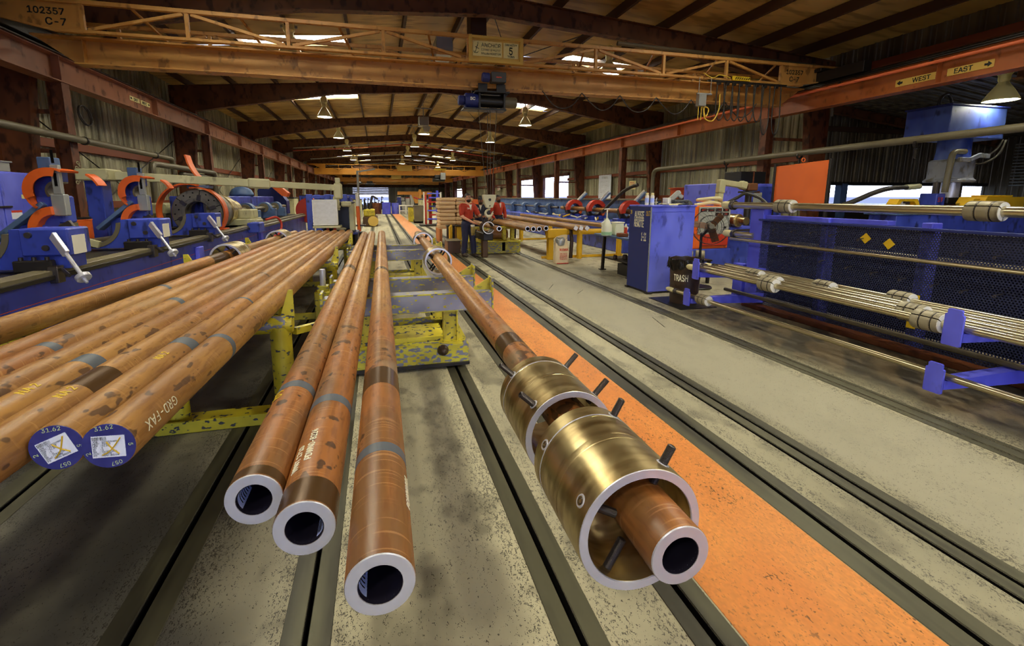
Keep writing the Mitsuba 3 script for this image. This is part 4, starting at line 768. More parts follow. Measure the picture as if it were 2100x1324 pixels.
# carts
def cart(y0, y1, label, xr=1.045):
    t = thing('transfer_cart', label, 'cart')
    for j, y in enumerate((y0, y1)):
        part(t, 'top_beam', cat(bx(-.52, xr, y, y + .016, .56, .735, .003), bx(-.52, xr, y, y + .15, .722, .738, .003), bx(-.52, xr, y, y + .15, .56, .575, .003)), 'yellow_scuffed')
        part(t, 'beam_edge', cat(bx(-.52, xr, y - .004, y + .001, .724, .738, .001), bx(-.52, xr, y - .004, y + .001, .557, .568, .001)), 'yellow_worn')
        part(t, 'end_plate', bx(xr, xr + .016, y - .01, y + .17, .55, .865, .003), 'yellow_worn')
        part(t, 'gusset', extr([(0, 0), (.2, 0), (.2, .125)], .012, (xr - .2, y + .1, .738), X, Z), 'yellow_paint')
        part(t, 'left_stop', bx(-.545, -.52, y - .01, y + .17, .56, .79, .003), 'yellow_worn')
        for x in (-.14, .64): part(t, 'upright', cat(ibeam((x, y + .08, .25), (x, y + .08, .56), .14, .1, .012, .01, (1, 0, 0)), bx(x - .1, x + .12, y + .0, y + .17, .238, .25)), 'yellow_paint')
        part(t, 'foot_gusset', extr([(0, 0), (.1, 0), (0, .2)], .012, (.7, y + .1, .25), X, Z), 'yellow_paint')
    part(t, 'front_sill', cat(bx(-.28, .80, y0 - .05, y0 - .034, .05, .24, .003), bx(-.28, .80, y0 - .05, y0 + .1, .225, .24, .003), bx(-.28, .80, y0 - .05, y0 + .1, .05, .066, .003)), 'yellow_worn')
    part(t, 'sill_toe', bx(-.28, .805, y0 - .07, y0 - .03, .028, .062, .003), 'dark_steel')
    part(t, 'rear_sill', bx(-.28, .80, y1 + .15, y1 + .165, .05, .24, .003), 'yellow_worn')
    for x in (-.28, .70): part(t, 'side_rail', bx(x, x + .1, y0 - .03, y1 + .16, .06, .235, .004), 'yellow_paint')
    part(t, 'tray', cat(bx(-.18, .62, y0 + .14, y1 - .05, .20, .212), bx(-.18, .62, y0 + .12, y0 + .145, .2, .28, .003)), 'yellow_paint')
    for x in (-.336, .677):
        for y in (y0 + .2, y1 - .1): part(t, 'wheel', rod((x - .02, y, .07), (x + .02, y, .07), .066, 20), 'dark_steel', 30)
    for x in (-.11, .545):
        part(t, 'bumper', lathe([(0, 0), (.05, 0), (.055, .02), (.05, .035), (.038, .045), (.036, .055), (.03, .075), (.012, .088), (0, .09)], (x, y0 - .05, .195), (0, -1, 0), 20), 'brown_bin', 40, label='brown rubber bumper')
    return t
cart(4.27, 5.16, 'yellow scuffed rail cart under the three tubes, nearer one'); cart(8.0, 8.86, 'yellow scuffed rail cart under the three tubes, farther one')
t = thing('jack_post', 'short bright pin in a yellow block beside the nearer cart', 'jack')
a_ = P(640, 590, y=5.3); part(t, 'pin', rod((-.63, 5.3, .6), (-.63, 5.3, .86), .03, 14), 'bright_steel', 30); part(t, 'block', bx(-.72, -.55, 5.22, 5.4, 0, .62, .01), 'yellow_paint'); part(t, 'wear_collar', bx(-.69, -.57, 5.24, 5.36, .62, .68, .006), 'yellow_worn')

# ================================================================== LEFT: LATHE WITH STEADY RESTS
LX0, LX1, LZ = -4.55, -2.95, 0.98
t = thing('long_lathe', 'long blue pipe lathe with orange guarded chuck along the left side', 'lathe'); LA = t
part(t, 'bed', cat(bx(LX0, LX1, 1.0, 20.5, .1, .93, .01), bx(LX0 + .06, LX1 - .04, 1.0, 20.5, 0, .1)), 'bed_blue')
part(t, 'guide_way', bx(LX1 - .14, LX1 + .03, 1.0, 20.3, .93, LZ, .006), 'gray_pipe'); part(t, 'guide_way', bx(LX0 + .02, LX0 + .18, 1.0, 20.3, .93, LZ, .006), 'gray_pipe')
part(t, 'chip_tray', bx(LX0 + .19, LX1 - .15, 1.0, 20.3, .92, .945, .004), 'dark_steel'); part(t, 'guide_lip', bx(LX1 + .028, LX1 + .05, 1.0, 20.3, .90, .94, .004), 'dark_steel')
part(t, 'red_line', bx(LX1 - .001, LX1 + .002, 1.0, 16.0, .72, .726), 'red_print')
for y, z in ((8.45, .55), (12.6, .5)): part(t, 'side_block', bx(LX1, LX1 + .07, y, y + .22, z - .3, z + .28, .01), 'rack_blue')
AX, AZ = -3.62, 1.32
# chuck (open front), its guard and the headstock behind
cy = 10.75; d = np.array([0, 1.0, 0])
ck = part(t, 'chuck', lathe([(.23, .3), (.23, .01), (.24, 0), (.30, 0), (.302, .004), (.306, .004), (.308, 0), (.46, 0), (.475, .012), (.475, .34), (.44, .36), (.44, .7), (.36, .72), (.36, 1.1), (.0, 1.1)], (AX, cy, AZ), d, 40), 'chuck_gray', 30)
for k in range(6):
    th = math.radians(20 + 60 * k); w = np.array([math.cos(th), 0, math.sin(th)]); c = np.array([AX, cy, AZ])
    part(ck, 'chuck_jaw', bar(c + w * .25 + [0, -.012, 0], c + w * .37 + [0, -.012, 0], .07, .04, .004, (0, 1, 0)), 'bolt_steel')
    part(ck, 'chuck_slot', bar(c + w * .37 + [0, -.001, 0], c + w * .46 + [0, -.001, 0], .012, .006, 0, (0, 1, 0)), 'slot_dark')
    part(ck, 'chuck_bolt', cat(*[rod(c + rr * np.array([math.cos(th + da), 0, math.sin(th + da)]) + [0, -.006, 0], c + rr * np.array([math.cos(th + da), 0, math.sin(th + da)]) + [0, .01, 0], .014, 10) for rr, da in ((.41, .3), (.41, .75), (.34, .5))]), 'slot_dark')
part(t, 'spindle_drum', lathe([(0, 1.08), (.36, 1.08), (.38, 1.1), (.38, 1.45), (.3, 1.5), (.3, 1.9), (.25, 1.95), (.25, 2.3), (0, 2.3)], (AX, cy, AZ), d, 32), 'turned_steel', 30)
g = arcpoly(.5, .535, -8, 188, 28)
part(t, 'chuck_guard', extr(arcpoly(.50, .53, -38, 100, 28), .22, (AX, cy + .16, AZ), X, Z), 'guard_orange', 30, label='orange arched chuck guard')
part(t, 'chuck_guard', extr(arcpoly(.55, .58, 70, 200, 28), .22, (AX - .12, cy + .1, AZ + .02), X, Z), 'guard_orange', 30)
part(t, 'guard_foot', bx(AX + .36, AX + .52, cy - .06, cy + .16, AZ - .36, AZ - .32, .004), 'guard_orange')
part(t, 'raised_guard', extr(sg.LineString(spline([(-.05, .62), (0, .42), (.1, .22), (.26, .08), (.5, .02)], 5)).buffer(.014, cap_style=2), .28, (AX - .1, cy + .35, AZ + .55), X, Z), 'guard_orange', 30, label='orange curved guard swung up')
part(t, 'guard_bracket', bx(AX - .15, AX + .25, cy + .0, cy + .3, AZ + .5, AZ + .56, .008), 'dull_blue')
part(t, 'headstock', bx(LX0 + .1, LX0 + .75, cy + .9, cy + 8.2, .98, 1.66, .02), 'machine_blue')
part(t, 'headstock_recess', bx(LX0 + .74, LX0 + .77, cy + 2.6, cy + 7.0, 1.16, 1.36, .01), 'rafter_brown')
part(t, 'carriage', cat(bx(-4.1, -3.0, 12.0, 13.3, .98, 1.12, .01), bx(-3.5, -3.0, 12.3, 13.0, 1.12, 1.34, .02), bx(-3.3, -2.85, 12.2, 12.8, .8, 1.1, .02)), 'boom_beige')
part(t, 'carriage_apron', cat(bx(-2.96, -2.7, 11.7, 12.2, .82, 1.05, .02), rod((-2.8, 11.9, .82), (-2.8, 11.9, .35), .012, 6)), 'machine_blue')
part(t, 'apron_hose', path(spline([(-2.9, 13.3, 1.05), (-2.7, 13.6, 1.1), (-2.6, 13.7, .9), (-2.65, 13.5, .65), (-2.8, 13.3, .6)], 5), .03, 8), 'hose_red', True)
for i, y in enumerate((13.9, 16.0, 17.6)):
    part(t, 'bearing_stand', cat(bx(-3.85, -3.2, y, y + .3, .98, 1.28, .012), extr(arcpoly(.10, .2, -5, 185, 16), .3, (AX + .1, y + .3, 1.28), X, Z)), 'dull_blue')
    part(t, 'bearing_bush', ring((AX + .1, y - .02, 1.3), (AX + .1, y + .32, 1.3), .14, .06, 24), 'gray_pipe', 30)
part(t, 'feed_rod', rod((AX + .1, 12.9, 1.3), (AX + .1, 19.4, 1.3), .055, 14), 'gray_pipe', True); part(t, 'lead_screw', rod((LX1 + .05, 12.4, .9), (LX1 + .05, 20.0, .9), .04, 10), 'gray_pipe', True)
part(t, 'motor_dome', lathe([(0, .3), (.15, .28), (.28, .2), (.34, .08), (.34, 0), (0, 0)], (LX0 + .45, cy + 5.2, 1.66), Z, 20), 'dull_blue', True)
part(t, 'end_guard', extr([(0, 0), (.12, .02), (.62, -.42), (.55, -.56), (.4, -.52), (-.02, -.12)], .5, (LX0 + .7, cy + 8.4, 2.2), X, Z), 'guard_orange', label='orange sloped guard at the far end')
part(t, 'tail_housing', extr([(0, 0), (1.0, 0), (1.0, .5), (.55, 1.15), (.2, 1.15), (0, .9)], .6, (LX0 + .1, cy + 9.3, .98), X, Z), 'panel_blue')
part(t, 'chip_shield', extr(sg.Point(0, 0).buffer(.5), .5, (-2.75, 20.6, 1.1), X, Z), 'red_paint', label='big red round chip shield')
# steady rests: blue saddle with a half bore, hinged cap swung open, orange guards
def steady(y, label, sc=1.0, grp='open steady rests on the left lathe'):
    t = thing('steady_rest', label, 'steady rest', grp); R = .30
    sad = sg.box(-.78, -.34, .76, .03).difference(sg.Point(0, 0).buffer(R + .03, 32))
    sd = part(t, 'saddle', cat(extr(sad, .26, (AX, y + .13, AZ), X, Z), bx(AX + .42, AX + .80, y - .17, y + .17, AZ - .22, AZ + .04, .015), bx(AX - .8, AX - .45, y - .17, y + .17, AZ - .34, AZ - .02, .015)), 'machine_blue')
    part(sd, 'bore_liner', extr(arcpoly(R - .02, R + .03, 182, 358, 24), .28, (AX, y + .14, AZ), X, Z), 'gray_pipe', 30)
    part(t, 'jaw', bar((AX - .06, y - .16, AZ - .24), (AX + .08, y - .16, AZ - .29), .05, .09, .006), 'boom_beige'); part(t, 'jaw', bar((AX - .27, y - .15, AZ + .0), (AX - .12, y - .15, AZ - .26), .05, .14, .006), 'bolt_steel')
    hx, hz = AX - R - .03, AZ + .04
    part(t, 'hinge_block', cat(bx(hx - .22, hx + .06, y - .13, y + .13, hz - .05, hz + .30, .02)), 'machine_blue')
    Rc = .2; cc = (hx + .02, y + .12, hz + .36)
    oc = part(t, 'open_cap', extr(arcpoly(.12, Rc + .05, 88, 272, 22), .22, cc, X, Z), 'machine_blue')
    part(oc, 'cap_guard', extr(arcpoly(Rc + .06, Rc + .085, 62, 230, 24), .36, (cc[0], y + .12, cc[2]), X, Z), 'guard_orange', 30, label='orange guard band round the open cap')
    part(oc, 'cap_guard_side', extr(arcpoly(Rc - .02, Rc + .085, 75, 200, 22), .012, (cc[0], y - .24, cc[2]), X, Z), 'guard_orange')
    part(oc, 'cap_lip', extr(arcpoly(Rc + .06, Rc + .085, 20, 60, 8), .2, (cc[0] + .1, y + .25, cc[2] - .02), X, Z), 'guard_orange')
    part(oc, 'cap_liner', extr(arcpoly(.10, .13, 95, 265, 22), .26, (cc[0], y + .14, cc[2]), X, Z), 'gray_pipe', 30)
    R = .02
    sp = part(t, 'slide_plate', cat(bx(hx + .02, hx + .11, y - .2, y - .14, hz + .32, cc[2] + .32, .006), bx(hx - .02, hx + .13, y - .2, y - .1, hz + .05, hz + .32, .01)), 'galvanized')
    [part(sp, 'slide_slot', bx(hx + .05, hx + .08, y - .204, y - .2, hz + q_, hz + q_ + .16), 'slot_dark') for q_ in (.42, .70)]
    part(t, 'saddle_guard', extr(arcpoly(.19, .29, 95, 262, 20), .26, (hx + .02, y - .0, hz - .12), X, Z), 'guard_orange', 30)
    part(t, 'top_block', bx(hx - .16, hx - .02, y - .1, y + .1, cc[2] + .25, cc[2] + .42, .008), 'dull_blue')
    part(t, 'counter_arm', bar((hx - .12, y - .1, hz + .2), (hx - .62, y - .2, hz - .25), .06, .22, .006, (0, 1, 0)), 'dull_blue')
    part(t, 'far_guard', extr(arcpoly(.2, .33, 60, 170, 14), .05, (AX + .0, y + .2, hz + .42), X, Z), 'guard_orange') if False else None
    q = np.array([AX + .70, y - .2, AZ - .02]); e = np.array([AX + 1.02, y - .42, AZ - .42])
    cr = part(t, 'clamp_rod', cat(bar(q, q + (e - q) * .42, .035, .08, .004), rod(q + (e - q) * .4, e, .017, 12)), 'bright_steel', 30, label='steel clamp rod hanging down')
    w = (e - q) / np.linalg.norm(e - q); part(cr, 'rod_collar', cat(ring(e - w * .06, e - w * .02, .06, .016, 24), rod(e - w * .02, e + w * .025, .013, 10)), 'bright_steel', 30)
    part(sd, 'data_plate', bx(AX + .80, AX + .803, y - .12, y + .08, AZ - .21, AZ - .03, .0005), 'white_paint')
    for x in (AX + .38, AX - .5): part(sd, 'hold_down', cat(bx(x, x + .3, y - .24, y - .17, AZ - .36, AZ - .25, .01), *[rod((x + .05 + .1 * k, y - .2, AZ - .26), (x + .05 + .1 * k, y - .2, AZ - .22), .018, 8) for k in range(3)]), 'dark_steel')
    part(t, 'clamp_tongue', bx(AX + .66, AX + .74, y - .28, y - .18, AZ - .46, AZ - .3, .006), 'bolt_steel')
    part(t, 'small_handle', rod((AX + .74, y - .22, AZ - .33), (AX + .86, y - .34, AZ - .38), .016, 8), 'bolt_steel')
    [part(sd, 'bolt_head', rod((AX + xx, y - .19, AZ + zz), (AX + xx, y - .12, AZ + zz), .028, 10), 'bolt_steel') for xx, zz in ((.5, -.02), (.62, -.14), (-.55, .0), (-.62, -.12))]
    return t
steady(5.3, 'blue steady rest with swung open cap, nearest the viewer at the left edge'); steady(7.2, 'blue steady rest with orange guards standing before the second runway post'); steady(9.35, 'blue steady rest directly in front of the chuck')
# boom with the operator pendant
t = thing('pendant_boom', 'gray operator pendant box hung from a long beige boom above the left lathe', 'control pendant')
pc = P(666, 435, y=10.9); b0 = np.array([-4.62, 9.6, 2.02]); b1 = np.array([pc[0] + .0, 10.95, P(668, 385, y=10.9)[2]])
b1 = np.array([P(690, 385, y=11.0)[0], 11.0, P(690, 385, y=11.0)[2]])
part(t, 'boom_tube', cat(bar(b0, b0 + (b1 - b0) * .60, .13, .15, .01)), 'boom_beige'); part(t, 'boom_tube', cat(bar(b0 + (b1 - b0) * .58, b1 + [.04, 0, 0], .115, .13, .01)), 'boom_beige'); part(t, 'boom_joint', bar(b0 + (b1 - b0) * .555, b0 + (b1 - b0) * .66, .18, .2, .03), 'boom_beige')
part(t, 'boom_post', bx(-4.85, -4.6, 9.45, 9.75, 0, 1.95, .012), 'machine_blue'); part(t, 'post_cap', bx(-4.92, -4.45, 9.35, 9.85, 1.92, 2.12, .02), 'boom_beige')
part(t, 'drop_elbow', cat(bx(b1[0] - .06, b1[0] + .12, b1[1] - .1, b1[1] + .1, b1[2] - .25, b1[2] + .1, .03), bx(b1[0] - .02, b1[0] + .08, b1[1] - .08, b1[1] + .08, b1[2] + .1, b1[2] + .22, .01)), 'boom_beige')
part(t, 'drop_neck', cat(lathe([(0, -.3), (.07, -.3), (.07, -.25), (.09, -.24), (.09, -.2), (.07, -.19), (.07, 0), (0, 0)], (b1[0] - .02, b1[1], b1[2] - .2), Z, 16), bx(b1[0] + .08, b1[0] + .3, b1[1] - .06, b1[1] + .06, b1[2] - .42, b1[2] - .3, .03)), 'boom_beige', 30)
zt = P(666, 409, y=10.8)[2]; zb = P(666, 461, y=10.8)[2]; xa, xb = P(642, 435, y=10.8)[0], P(692, 435, y=10.8)[0]
part(t, 'pendant_box', bx(xa, xb, 10.75, 11.0, zb, zt, .008), 'pendant_gray'); part(t, 'box_edge', cat(bx(xa - .004, xa + .008, 10.742, 10.76, zb, zt), bx(xb - .008, xb + .004, 10.742, 10.76, zb, zt), bx(xa, xb, 10.742, 10.76, zb - .006, zb + .004)), 'white_paint')
part(t, 'pendant_shelf', bx(xa, xb + .06, 10.6, 11.1, zb - .06, zb - .02, .006), 'boom_beige')
# operator desk behind the pendant
t = thing('operator_desk', 'dark steel operator desk with a glass sided screen cabinet behind the pendant', 'desk')
d0 = P(725, 470, y=11.6)[0]
part(t, 'desk_top', bx(-1.75, d0 + .12, 11.1, 12.0, .78, .83, .006), 'panel_blue'); 
for x in (-1.7, d0 + .05): part(t, 'desk_leg', bx(x, x + .06, 11.15, 11.95, 0, .78, .004), 'dark_steel')
part(t, 'cabinet_shell', cat(bx(d0 - .65, d0 - .62, 11.2, 11.9, .87, 1.5, .004), bx(d0 - .65, d0 - .06, 11.85, 11.9, .87, 1.5, .004), bx(d0 - .66, d0 + .06, 11.15, 11.9, 1.5, 1.53, .006), bx(d0 - .66, d0 + .04, 11.15, 11.9, .83, .87, .004)), 'black_plastic'); part(t, 'cabinet_side', bx(d0 - .06, d0 + .04, 11.2, 11.9, .87, 1.5, .006), 'boom_beige')
one('red_spray_can', cat(rod((-1.15, 11.2, .83), (-1.15, 11.2, .98), .03, 12), rod((-1.15, 11.2, .98), (-1.15, 11.2, 1.02), .012, 8)), 'red_paint', 'small red can on the operator desk under the pendant', 'can', 'red cans on the operator desk', 30); one('red_spray_can', cat(rod((-1.0, 11.22, .83), (-1.0, 11.22, .96), .032, 12), rod((-1.0, 11.22, .96), (-1.0, 11.22, 1.0), .012, 8)), 'red_paint', 'second small red can on the operator desk under the pendant', 'can', 'red cans on the operator desk', 30)
one('rag_heap', ball((d0 - .3, 11.4, .9), .1, 6, (1.6, 1, .45)), 'rag_cream', 'crumpled cream rag on the operator desk inside the screen cabinet', 'rag', None, True)
one('white_jug', cat(rod((d0 - .36, 11.5, 1.53), (d0 - .36, 11.5, 1.66), .05, 14, ch=.01), rod((d0 - .36, 11.5, 1.66), (d0 - .36, 11.5, 1.70), .02, 8)), 'hdpe_white', 'white bottle with cap on top of the screen cabinet', 'bottle', None, 30)
t = thing('trash_can', 'black trash can with bag by the far ends of the three tubes', 'trash can'); c = P(745, 512, z=0)
c = np.array([-.62, 12.6, 0]); part(t, 'barrel', lathe([(0, 0), (.22, 0), (.26, .7), (0, .7)], c, Z, 20), 'black_plastic', 30); part(t, 'bag', lathe([(.255, .5), (.275, .62), (.29, .71), (.27, .73), (.24, .70), (.22, .5)], c, Z, 24), 'black_bag', True)
# electrical cabinet at the left edge, with boxes on top
cx1 = -4.95; 
t = thing('electrical_cabinet', 'tall blue two door electrical cabinet at the left edge', 'cabinet'); zc = 1.99
part(t, 'body', bx(-5.5, cx1, 7.0, 8.55, .08, zc, .01), 'cabinet_blue'); part(t, 'plinth', bx(-5.48, cx1 - .03, 7.05, 8.5, 0, .08), 'dark_steel')
part(t, 'door', bx(cx1, cx1 + .02, 7.03, 7.74, .12, zc - .03, .006), 'cabinet_blue'); part(t, 'door', bx(cx1, cx1 + .02, 7.76, 8.52, .12, zc - .03, .006), 'cabinet_blue')
k1 = f'{t}__door_001'
part(k1, 'handle', cat(bx(cx1 + .02, cx1 + .05, 7.86, 7.9, 1.16, 1.26, .006), bx(cx1 + .04, cx1 + .06, 7.84, 7.87, 1.04, 1.2, .006)), 'bright_steel'); part(k1, 'hasp', bx(cx1 + .02, cx1 + .04, 7.66, 7.88, 1.5, 1.525, .004), 'dark_steel')
wl = part(k1, 'warning_label', bx(cx1 + .02, cx1 + .023, 7.86, 8.06, 1.34, 1.46), 'paper_white'); part(k1, 'warning_stripe', bx(cx1 + .023, cx1 + .0245, 7.86, 8.06, 1.43, 1.46), 'red_print'); part(k1, 'small_label', bx(cx1 + .02, cx1 + .023, 8.1, 8.18, 1.62, 1.68), 'cream_sign')
t = thing('metal_box', 'small light gray metal box on top of the blue electrical cabinet', 'box'); part(t, 'body', bx(-5.4, -5.0, 7.55, 8.1, zc, zc + .14, .01), 'galvanized'); part(t, 'lid', bx(-5.42, -4.98, 7.53, 8.12, zc + .13, zc + .15, .004), 'galvanized')
one('black_box', bx(-5.4, -5.0, 6.7, 7.5, zc, zc + .11, .01), 'dark_gray', 'low black box on top of the blue electrical cabinet, left of the gray box', 'box')
t = thing('white_tube', 'white plastic drain tube standing beside the blue electrical cabinet', 'pipe'); part(t, 'tube', ring((-5.36, 8.72, 0), (-5.36, 8.72, 1.68), .12, .105, 20), 'white_paint', 30)
t = thing('steel_drum', 'orange steel drum standing behind the lathe bed', 'drum')
part(t, 'shell', lathe([(0, .03), (.28, .03), (.285, 0), (.29, .02), (.285, .3), (.295, .31), (.295, .33), (.285, .34), (.285, .62), (.295, .63), (.295, .65), (.285, .66), (.285, .97), (.295, .99), (.29, 1.0), (.275, 1.0), (.275, .93)], (-4.95, 9.1, .28), Z, 28), 'guard_orange', 30); part(t, 'lid', rod((-4.95, 9.1, 1.28), (-4.95, 9.1, 1.31), .28, 28), 'black_plastic', 30); part(t, 'stand', bx(-5.22, -4.68, 8.83, 9.37, 0, .28, .01), 'dark_steel')
t = thing('pipe_rack_shelf', 'wall rack with short gray pipes behind the electrical cabinet', 'rack')
for i in range(4): part(t, 'stored_pipe', rod((-6.6, 9.7, 1.42 + .12 * i), (-6.6, 11.05, 1.42 + .12 * i), .03, 10), 'gray_pipe', True)
for y in (9.9, 10.8): part(t, 'rack_post', bx(-6.75, -6.65, y, y + .06, 0, 1.9), 'dark_steel'); part(t, 'rack_arm', cat(*[bx(-6.66, -6.5, y, y + .05, 1.37 + .12 * i, 1.39 + .12 * i) for i in range(4)]), 'dark_steel')
t = thing('green_cabinet', 'low gray green machine cabinet behind the second steady rest', 'cabinet'); part(t, 'body', bx(-5.25, -4.65, 11.9, 13.4, 0, 1.25, .015), 'gray_pipe'); part(t, 'lid', bx(-5.27, -4.63, 11.88, 13.42, 1.25, 1.5, .03), 'boom_beige')
one('cable_coil', cat(*[lathe([(.2 + .012 * math.cos(q), .03 * i + .012 * math.sin(q)) for q in np.linspace(0, 2 * PI, 7)], P(173, 237, x=-5.83), (1, 0, .15), 24) for i in range(2)]), 'hose_black', 'coil of black cable hung on the left runway post', 'cable coil', None, True)
t = thing('chain_bundle', 'chain bundle hanging on the second left runway post', 'chain')
for i in range(9):
    c = P(160 + 3 * math.sin(i * 2), 334 + i * 5, x=-5.84); part(t, 'link', lathe([(.03 + .008 * math.cos(q), .008 * math.sin(q)) for q in np.linspace(0, 2 * PI, 6)], c, (1, .3 * (i % 2 * 2 - 1), .2), 10), 'boom_beige', True)

# ================================================================== RIGHT: BORING BAR RACK, CONTROL CABINET, PRESS
def perf(y0, y1, z0, z1, pitch, r, th):
    """A sheet of hexagonal holes in the plane x = 0, two faces and the hole walls."""
    ny, nz = int((y1 - y0) / pitch), int((z1 - z0) / (pitch * .866)); V, Fc = [], []; k = 0
    hexa = np.radians(np.arange(6) * 60 + 30); hy, hz = r * np.cos(hexa), r * np.sin(hexa)
    ang8 = np.radians([30, 90, 150, 210, 270, 330]); py_, pz_ = pitch / math.sqrt(3) * np.cos(ang8), pitch / math.sqrt(3) * np.sin(ang8)
    base = []
    e = np.arange(6); e2 = (e + 1) % 6
    f0 = np.vstack([np.c_[e, e2, e2 + 6], np.c_[e, e2 + 6, e + 6]]); f1 = f0[:, ::-1] + 12; fw = np.vstack([np.c_[e + 6, e2 + 6, e2 + 18], np.c_[e + 6, e2 + 18, e + 18]])
    FF = np.vstack([f0, f1, fw])
    cell = np.vstack([np.c_[np.zeros(6), py_, pz_], np.c_[np.zeros(6), hy, hz], np.c_[np.full(6, th), py_, pz_], np.c_[np.full(6, th), hy, hz]])
    for j in range(nz):
        for i in range(ny):
            V.append(cell + [0, y0 + pitch * (i + .5 + .5 * (j % 2)), z0 + pitch * .866 * (j + .5)]); Fc.append(FF + k); k += 24
    return np.vstack(V), np.vstack(Fc)
RX = 5.5
t = thing('boring_bar_rack', 'blue steel rack with perforated panel holding polished boring bars', 'rack'); RK = t
PY = [5.72, 4.62, 3.49, 2.55, 1.3]
for i, y in enumerate(PY):
    part(t, 'post', bx(RX + .01, RX + .16, y - (.12 if i == 0 else .05), y + (.12 if i == 0 else .05), 0, 1.47 if i == 0 else 1.38, .008), 'rack_blue')
yy = [5.6, 4.57, 3.44, 2.5, 1.25, .9]
for y1_, y0_ in zip(yy[:-1], yy[1:]): part(t, 'perforated_panel', mv(perf(y0_, y1_ - .0, .06, 1.30, .026, .0088, .003), (RX, 0, 0)), 'perf_blue')
part(t, 'top_rail', bx(RX - .05, RX + .06, .8, 5.62, 1.30, 1.325, .004), 'panel_blue'); part(t, 'top_fin', bx(RX + .05, RX + .17, 3.9, 5.6, 1.325, 1.38, .004), 'rack_blue')
part(t, 'bottom_channel', cat(bx(RX - .16, RX + .02, .8, 5.7, 0, .06, .006)), 'red_oxide')
def rack_arm(y, xe, z, h, name='arm'):
    ar = part(t, name, cat(extr([(xe, z), (RX + .05, z - .06), (RX + .05, z + .08), (xe, z + .07)], .1, (0, y + .05, 0), X, Z)), 'rack_blue')
    part(ar, 'arm_plate', cat(extr(sg.box(-.05, -.02, .05, h - .04).union(sg.box(-.035, 0, .035, h)).buffer(.012), .02, (xe - .025, y, z), (0, -1, 0), (0, 0, 1)), bx(xe - .027, xe - .02, y - .02, y + .02, z + .05, z + .09)), 'rack_blue')
for y in (5.5, 2.46):
    rack_arm(y, 4.37, .522, .25); rack_arm(y, 4.25, .148, .20)
part(t, 'bar_hook', bx(RX - .17, RX + .02, 5.1, 5.13, .966, .979, .002), 'rack_blue'); part(t, 'bar_hook', bx(RX - .17, RX + .02, 1.9, 1.93, .966, .979, .002), 'rack_blue'); part(t, 'support_post', bx(RX + .01, RX + .13, 5.9, 6.1, 0, .6, .006), 'rack_blue')
for i, (py, z) in enumerate([(5.3, 1.2), (5.0, 1.2), (4.72, 1.2), (4.45, 1.19), (4.1, 1.17), (3.1, 1.12), (2.85, 1.12), (2.62, 1.1), (5.2, .87), (4.9, .87), (4.55, .85), (4.2, .82), (3.9, .8), (3.6, .78), (3.3, .77), (3.05, .76), (2.8, .77)]):
    part(t, 'hook_peg', cat(rod((RX, py, z), (RX - .07, py + .02, z - .012), .006, 6), ring((RX - .075, py + .02, z - .022), (RX - .068, py + .02, z - .022), .014, .007, 10, .001)), 'bolt_steel')
for y, z, n in ((3.49, .62, 5), (2.55, .9, 1)):
    for j in range(n): part(t, 'yellow_tag', bx(RX - .008, RX - .003, y - .045, y + .045, z - .075 * j - .068, z - .075 * j, .001), 'sticker_yellow')
for y, z in ((4.08, 1.17), (3.82, 1.13)): part(t, 'diamond_tag', rot(bx(RX - .008, RX - .003, y - .045, y + .045, z - .045, z + .045, .001), (1, 0, 0), 45, (RX, y, z)), 'sticker_yellow')
# bars on the rack: each a thing with its bushings
def boring_bar(x, z, r, y0, y1, label, bush=(), cap=True, m='rod_steel', capm='rag_cream', br=.085, bl=.2):
    t = thing('boring_bar', label, 'steel bar', 'polished bars on the blue rack')
    part(t, 'rod', rod((x, y1, z), (x, y0, z), r, 28), m, 30)
    if cap: part(t, 'wrapped_end', lathe([(0, -.07), (r * .9, -.07), (r * 1.25, -.03), (r * 1.2, .1), (r, .12)], (x, y1, z), (0, -1, 0), 14), capm, True); part(t, 'end_collar', ring((x, y1 - .12, z), (x, y1 - .18, z), r * 1.5, r * .98, 24, .003), 'bolt_steel', 30)
    for yb in bush:
        bu = part(t, 'bushing', cat(*[lathe([(r * 1.02, 0), (br * .92, 0), (br, .012), (br, bl * .3), (br * .96, bl * .31), (br * .96, bl * .38), (br, bl * .39), (br, bl * .72), (br * .96, bl * .73), (br * .96, bl * .80), (br, bl * .81), (br, bl - .02), (br * .93, bl), (r * 1.02, bl), (r * 1.02, 0)], (x, yb + bl, z), (0, -1, 0), 14, a0 + .05, a0 + 2 * PI / 3 - .05) for a0 in (0.5, 0.5 + 2 * PI / 3, 0.5 + 4 * PI / 3)]), 'bushing_gray', 25)
        part(bu, 'bushing_face', cat(*[lathe([(r * 1.03, 0), (br * .91, 0), (br * .9, .004), (r * 1.03, .004)], (x, yb, z), (0, -1, 0), 14, a0 + .06, a0 + 2 * PI / 3 - .06) for a0 in (0.5, 0.5 + 2 * PI / 3, 0.5 + 4 * PI / 3)]), 'white_paint', 25, label='pale worn end face')
        part(bu, 'bushing_strap', cat(*[ring((x, yb + bl * q, z), (x, yb + bl * (q - .05), z), br * 1.01, br * .94, 28, .001) for q in (.66, .24)]), 'dark_steel', 30)
    return t
boring_bar(4.42, .628, .034, .7, 5.72, 'polished bar on the upper rack arms, outermost toward the aisle', (4.22, 2.58))
boring_bar(4.57, .634, .038, .7, 5.78, 'polished bar on the upper rack arms, second from the aisle', (4.32, 2.8))
boring_bar(4.73, .632, .034, .7, 5.75, 'polished bar on the upper rack arms, third from the aisle', (4.75,))
boring_bar(4.87, .63, .029, .7, 5.7, 'polished bar on the upper rack arms, fourth from the aisle', (3.9,), False)
boring_bar(5.01, .637, .034, .7, 5.7, 'polished bar on the upper rack arms, nearest the perforated panel', (3.2,), False)
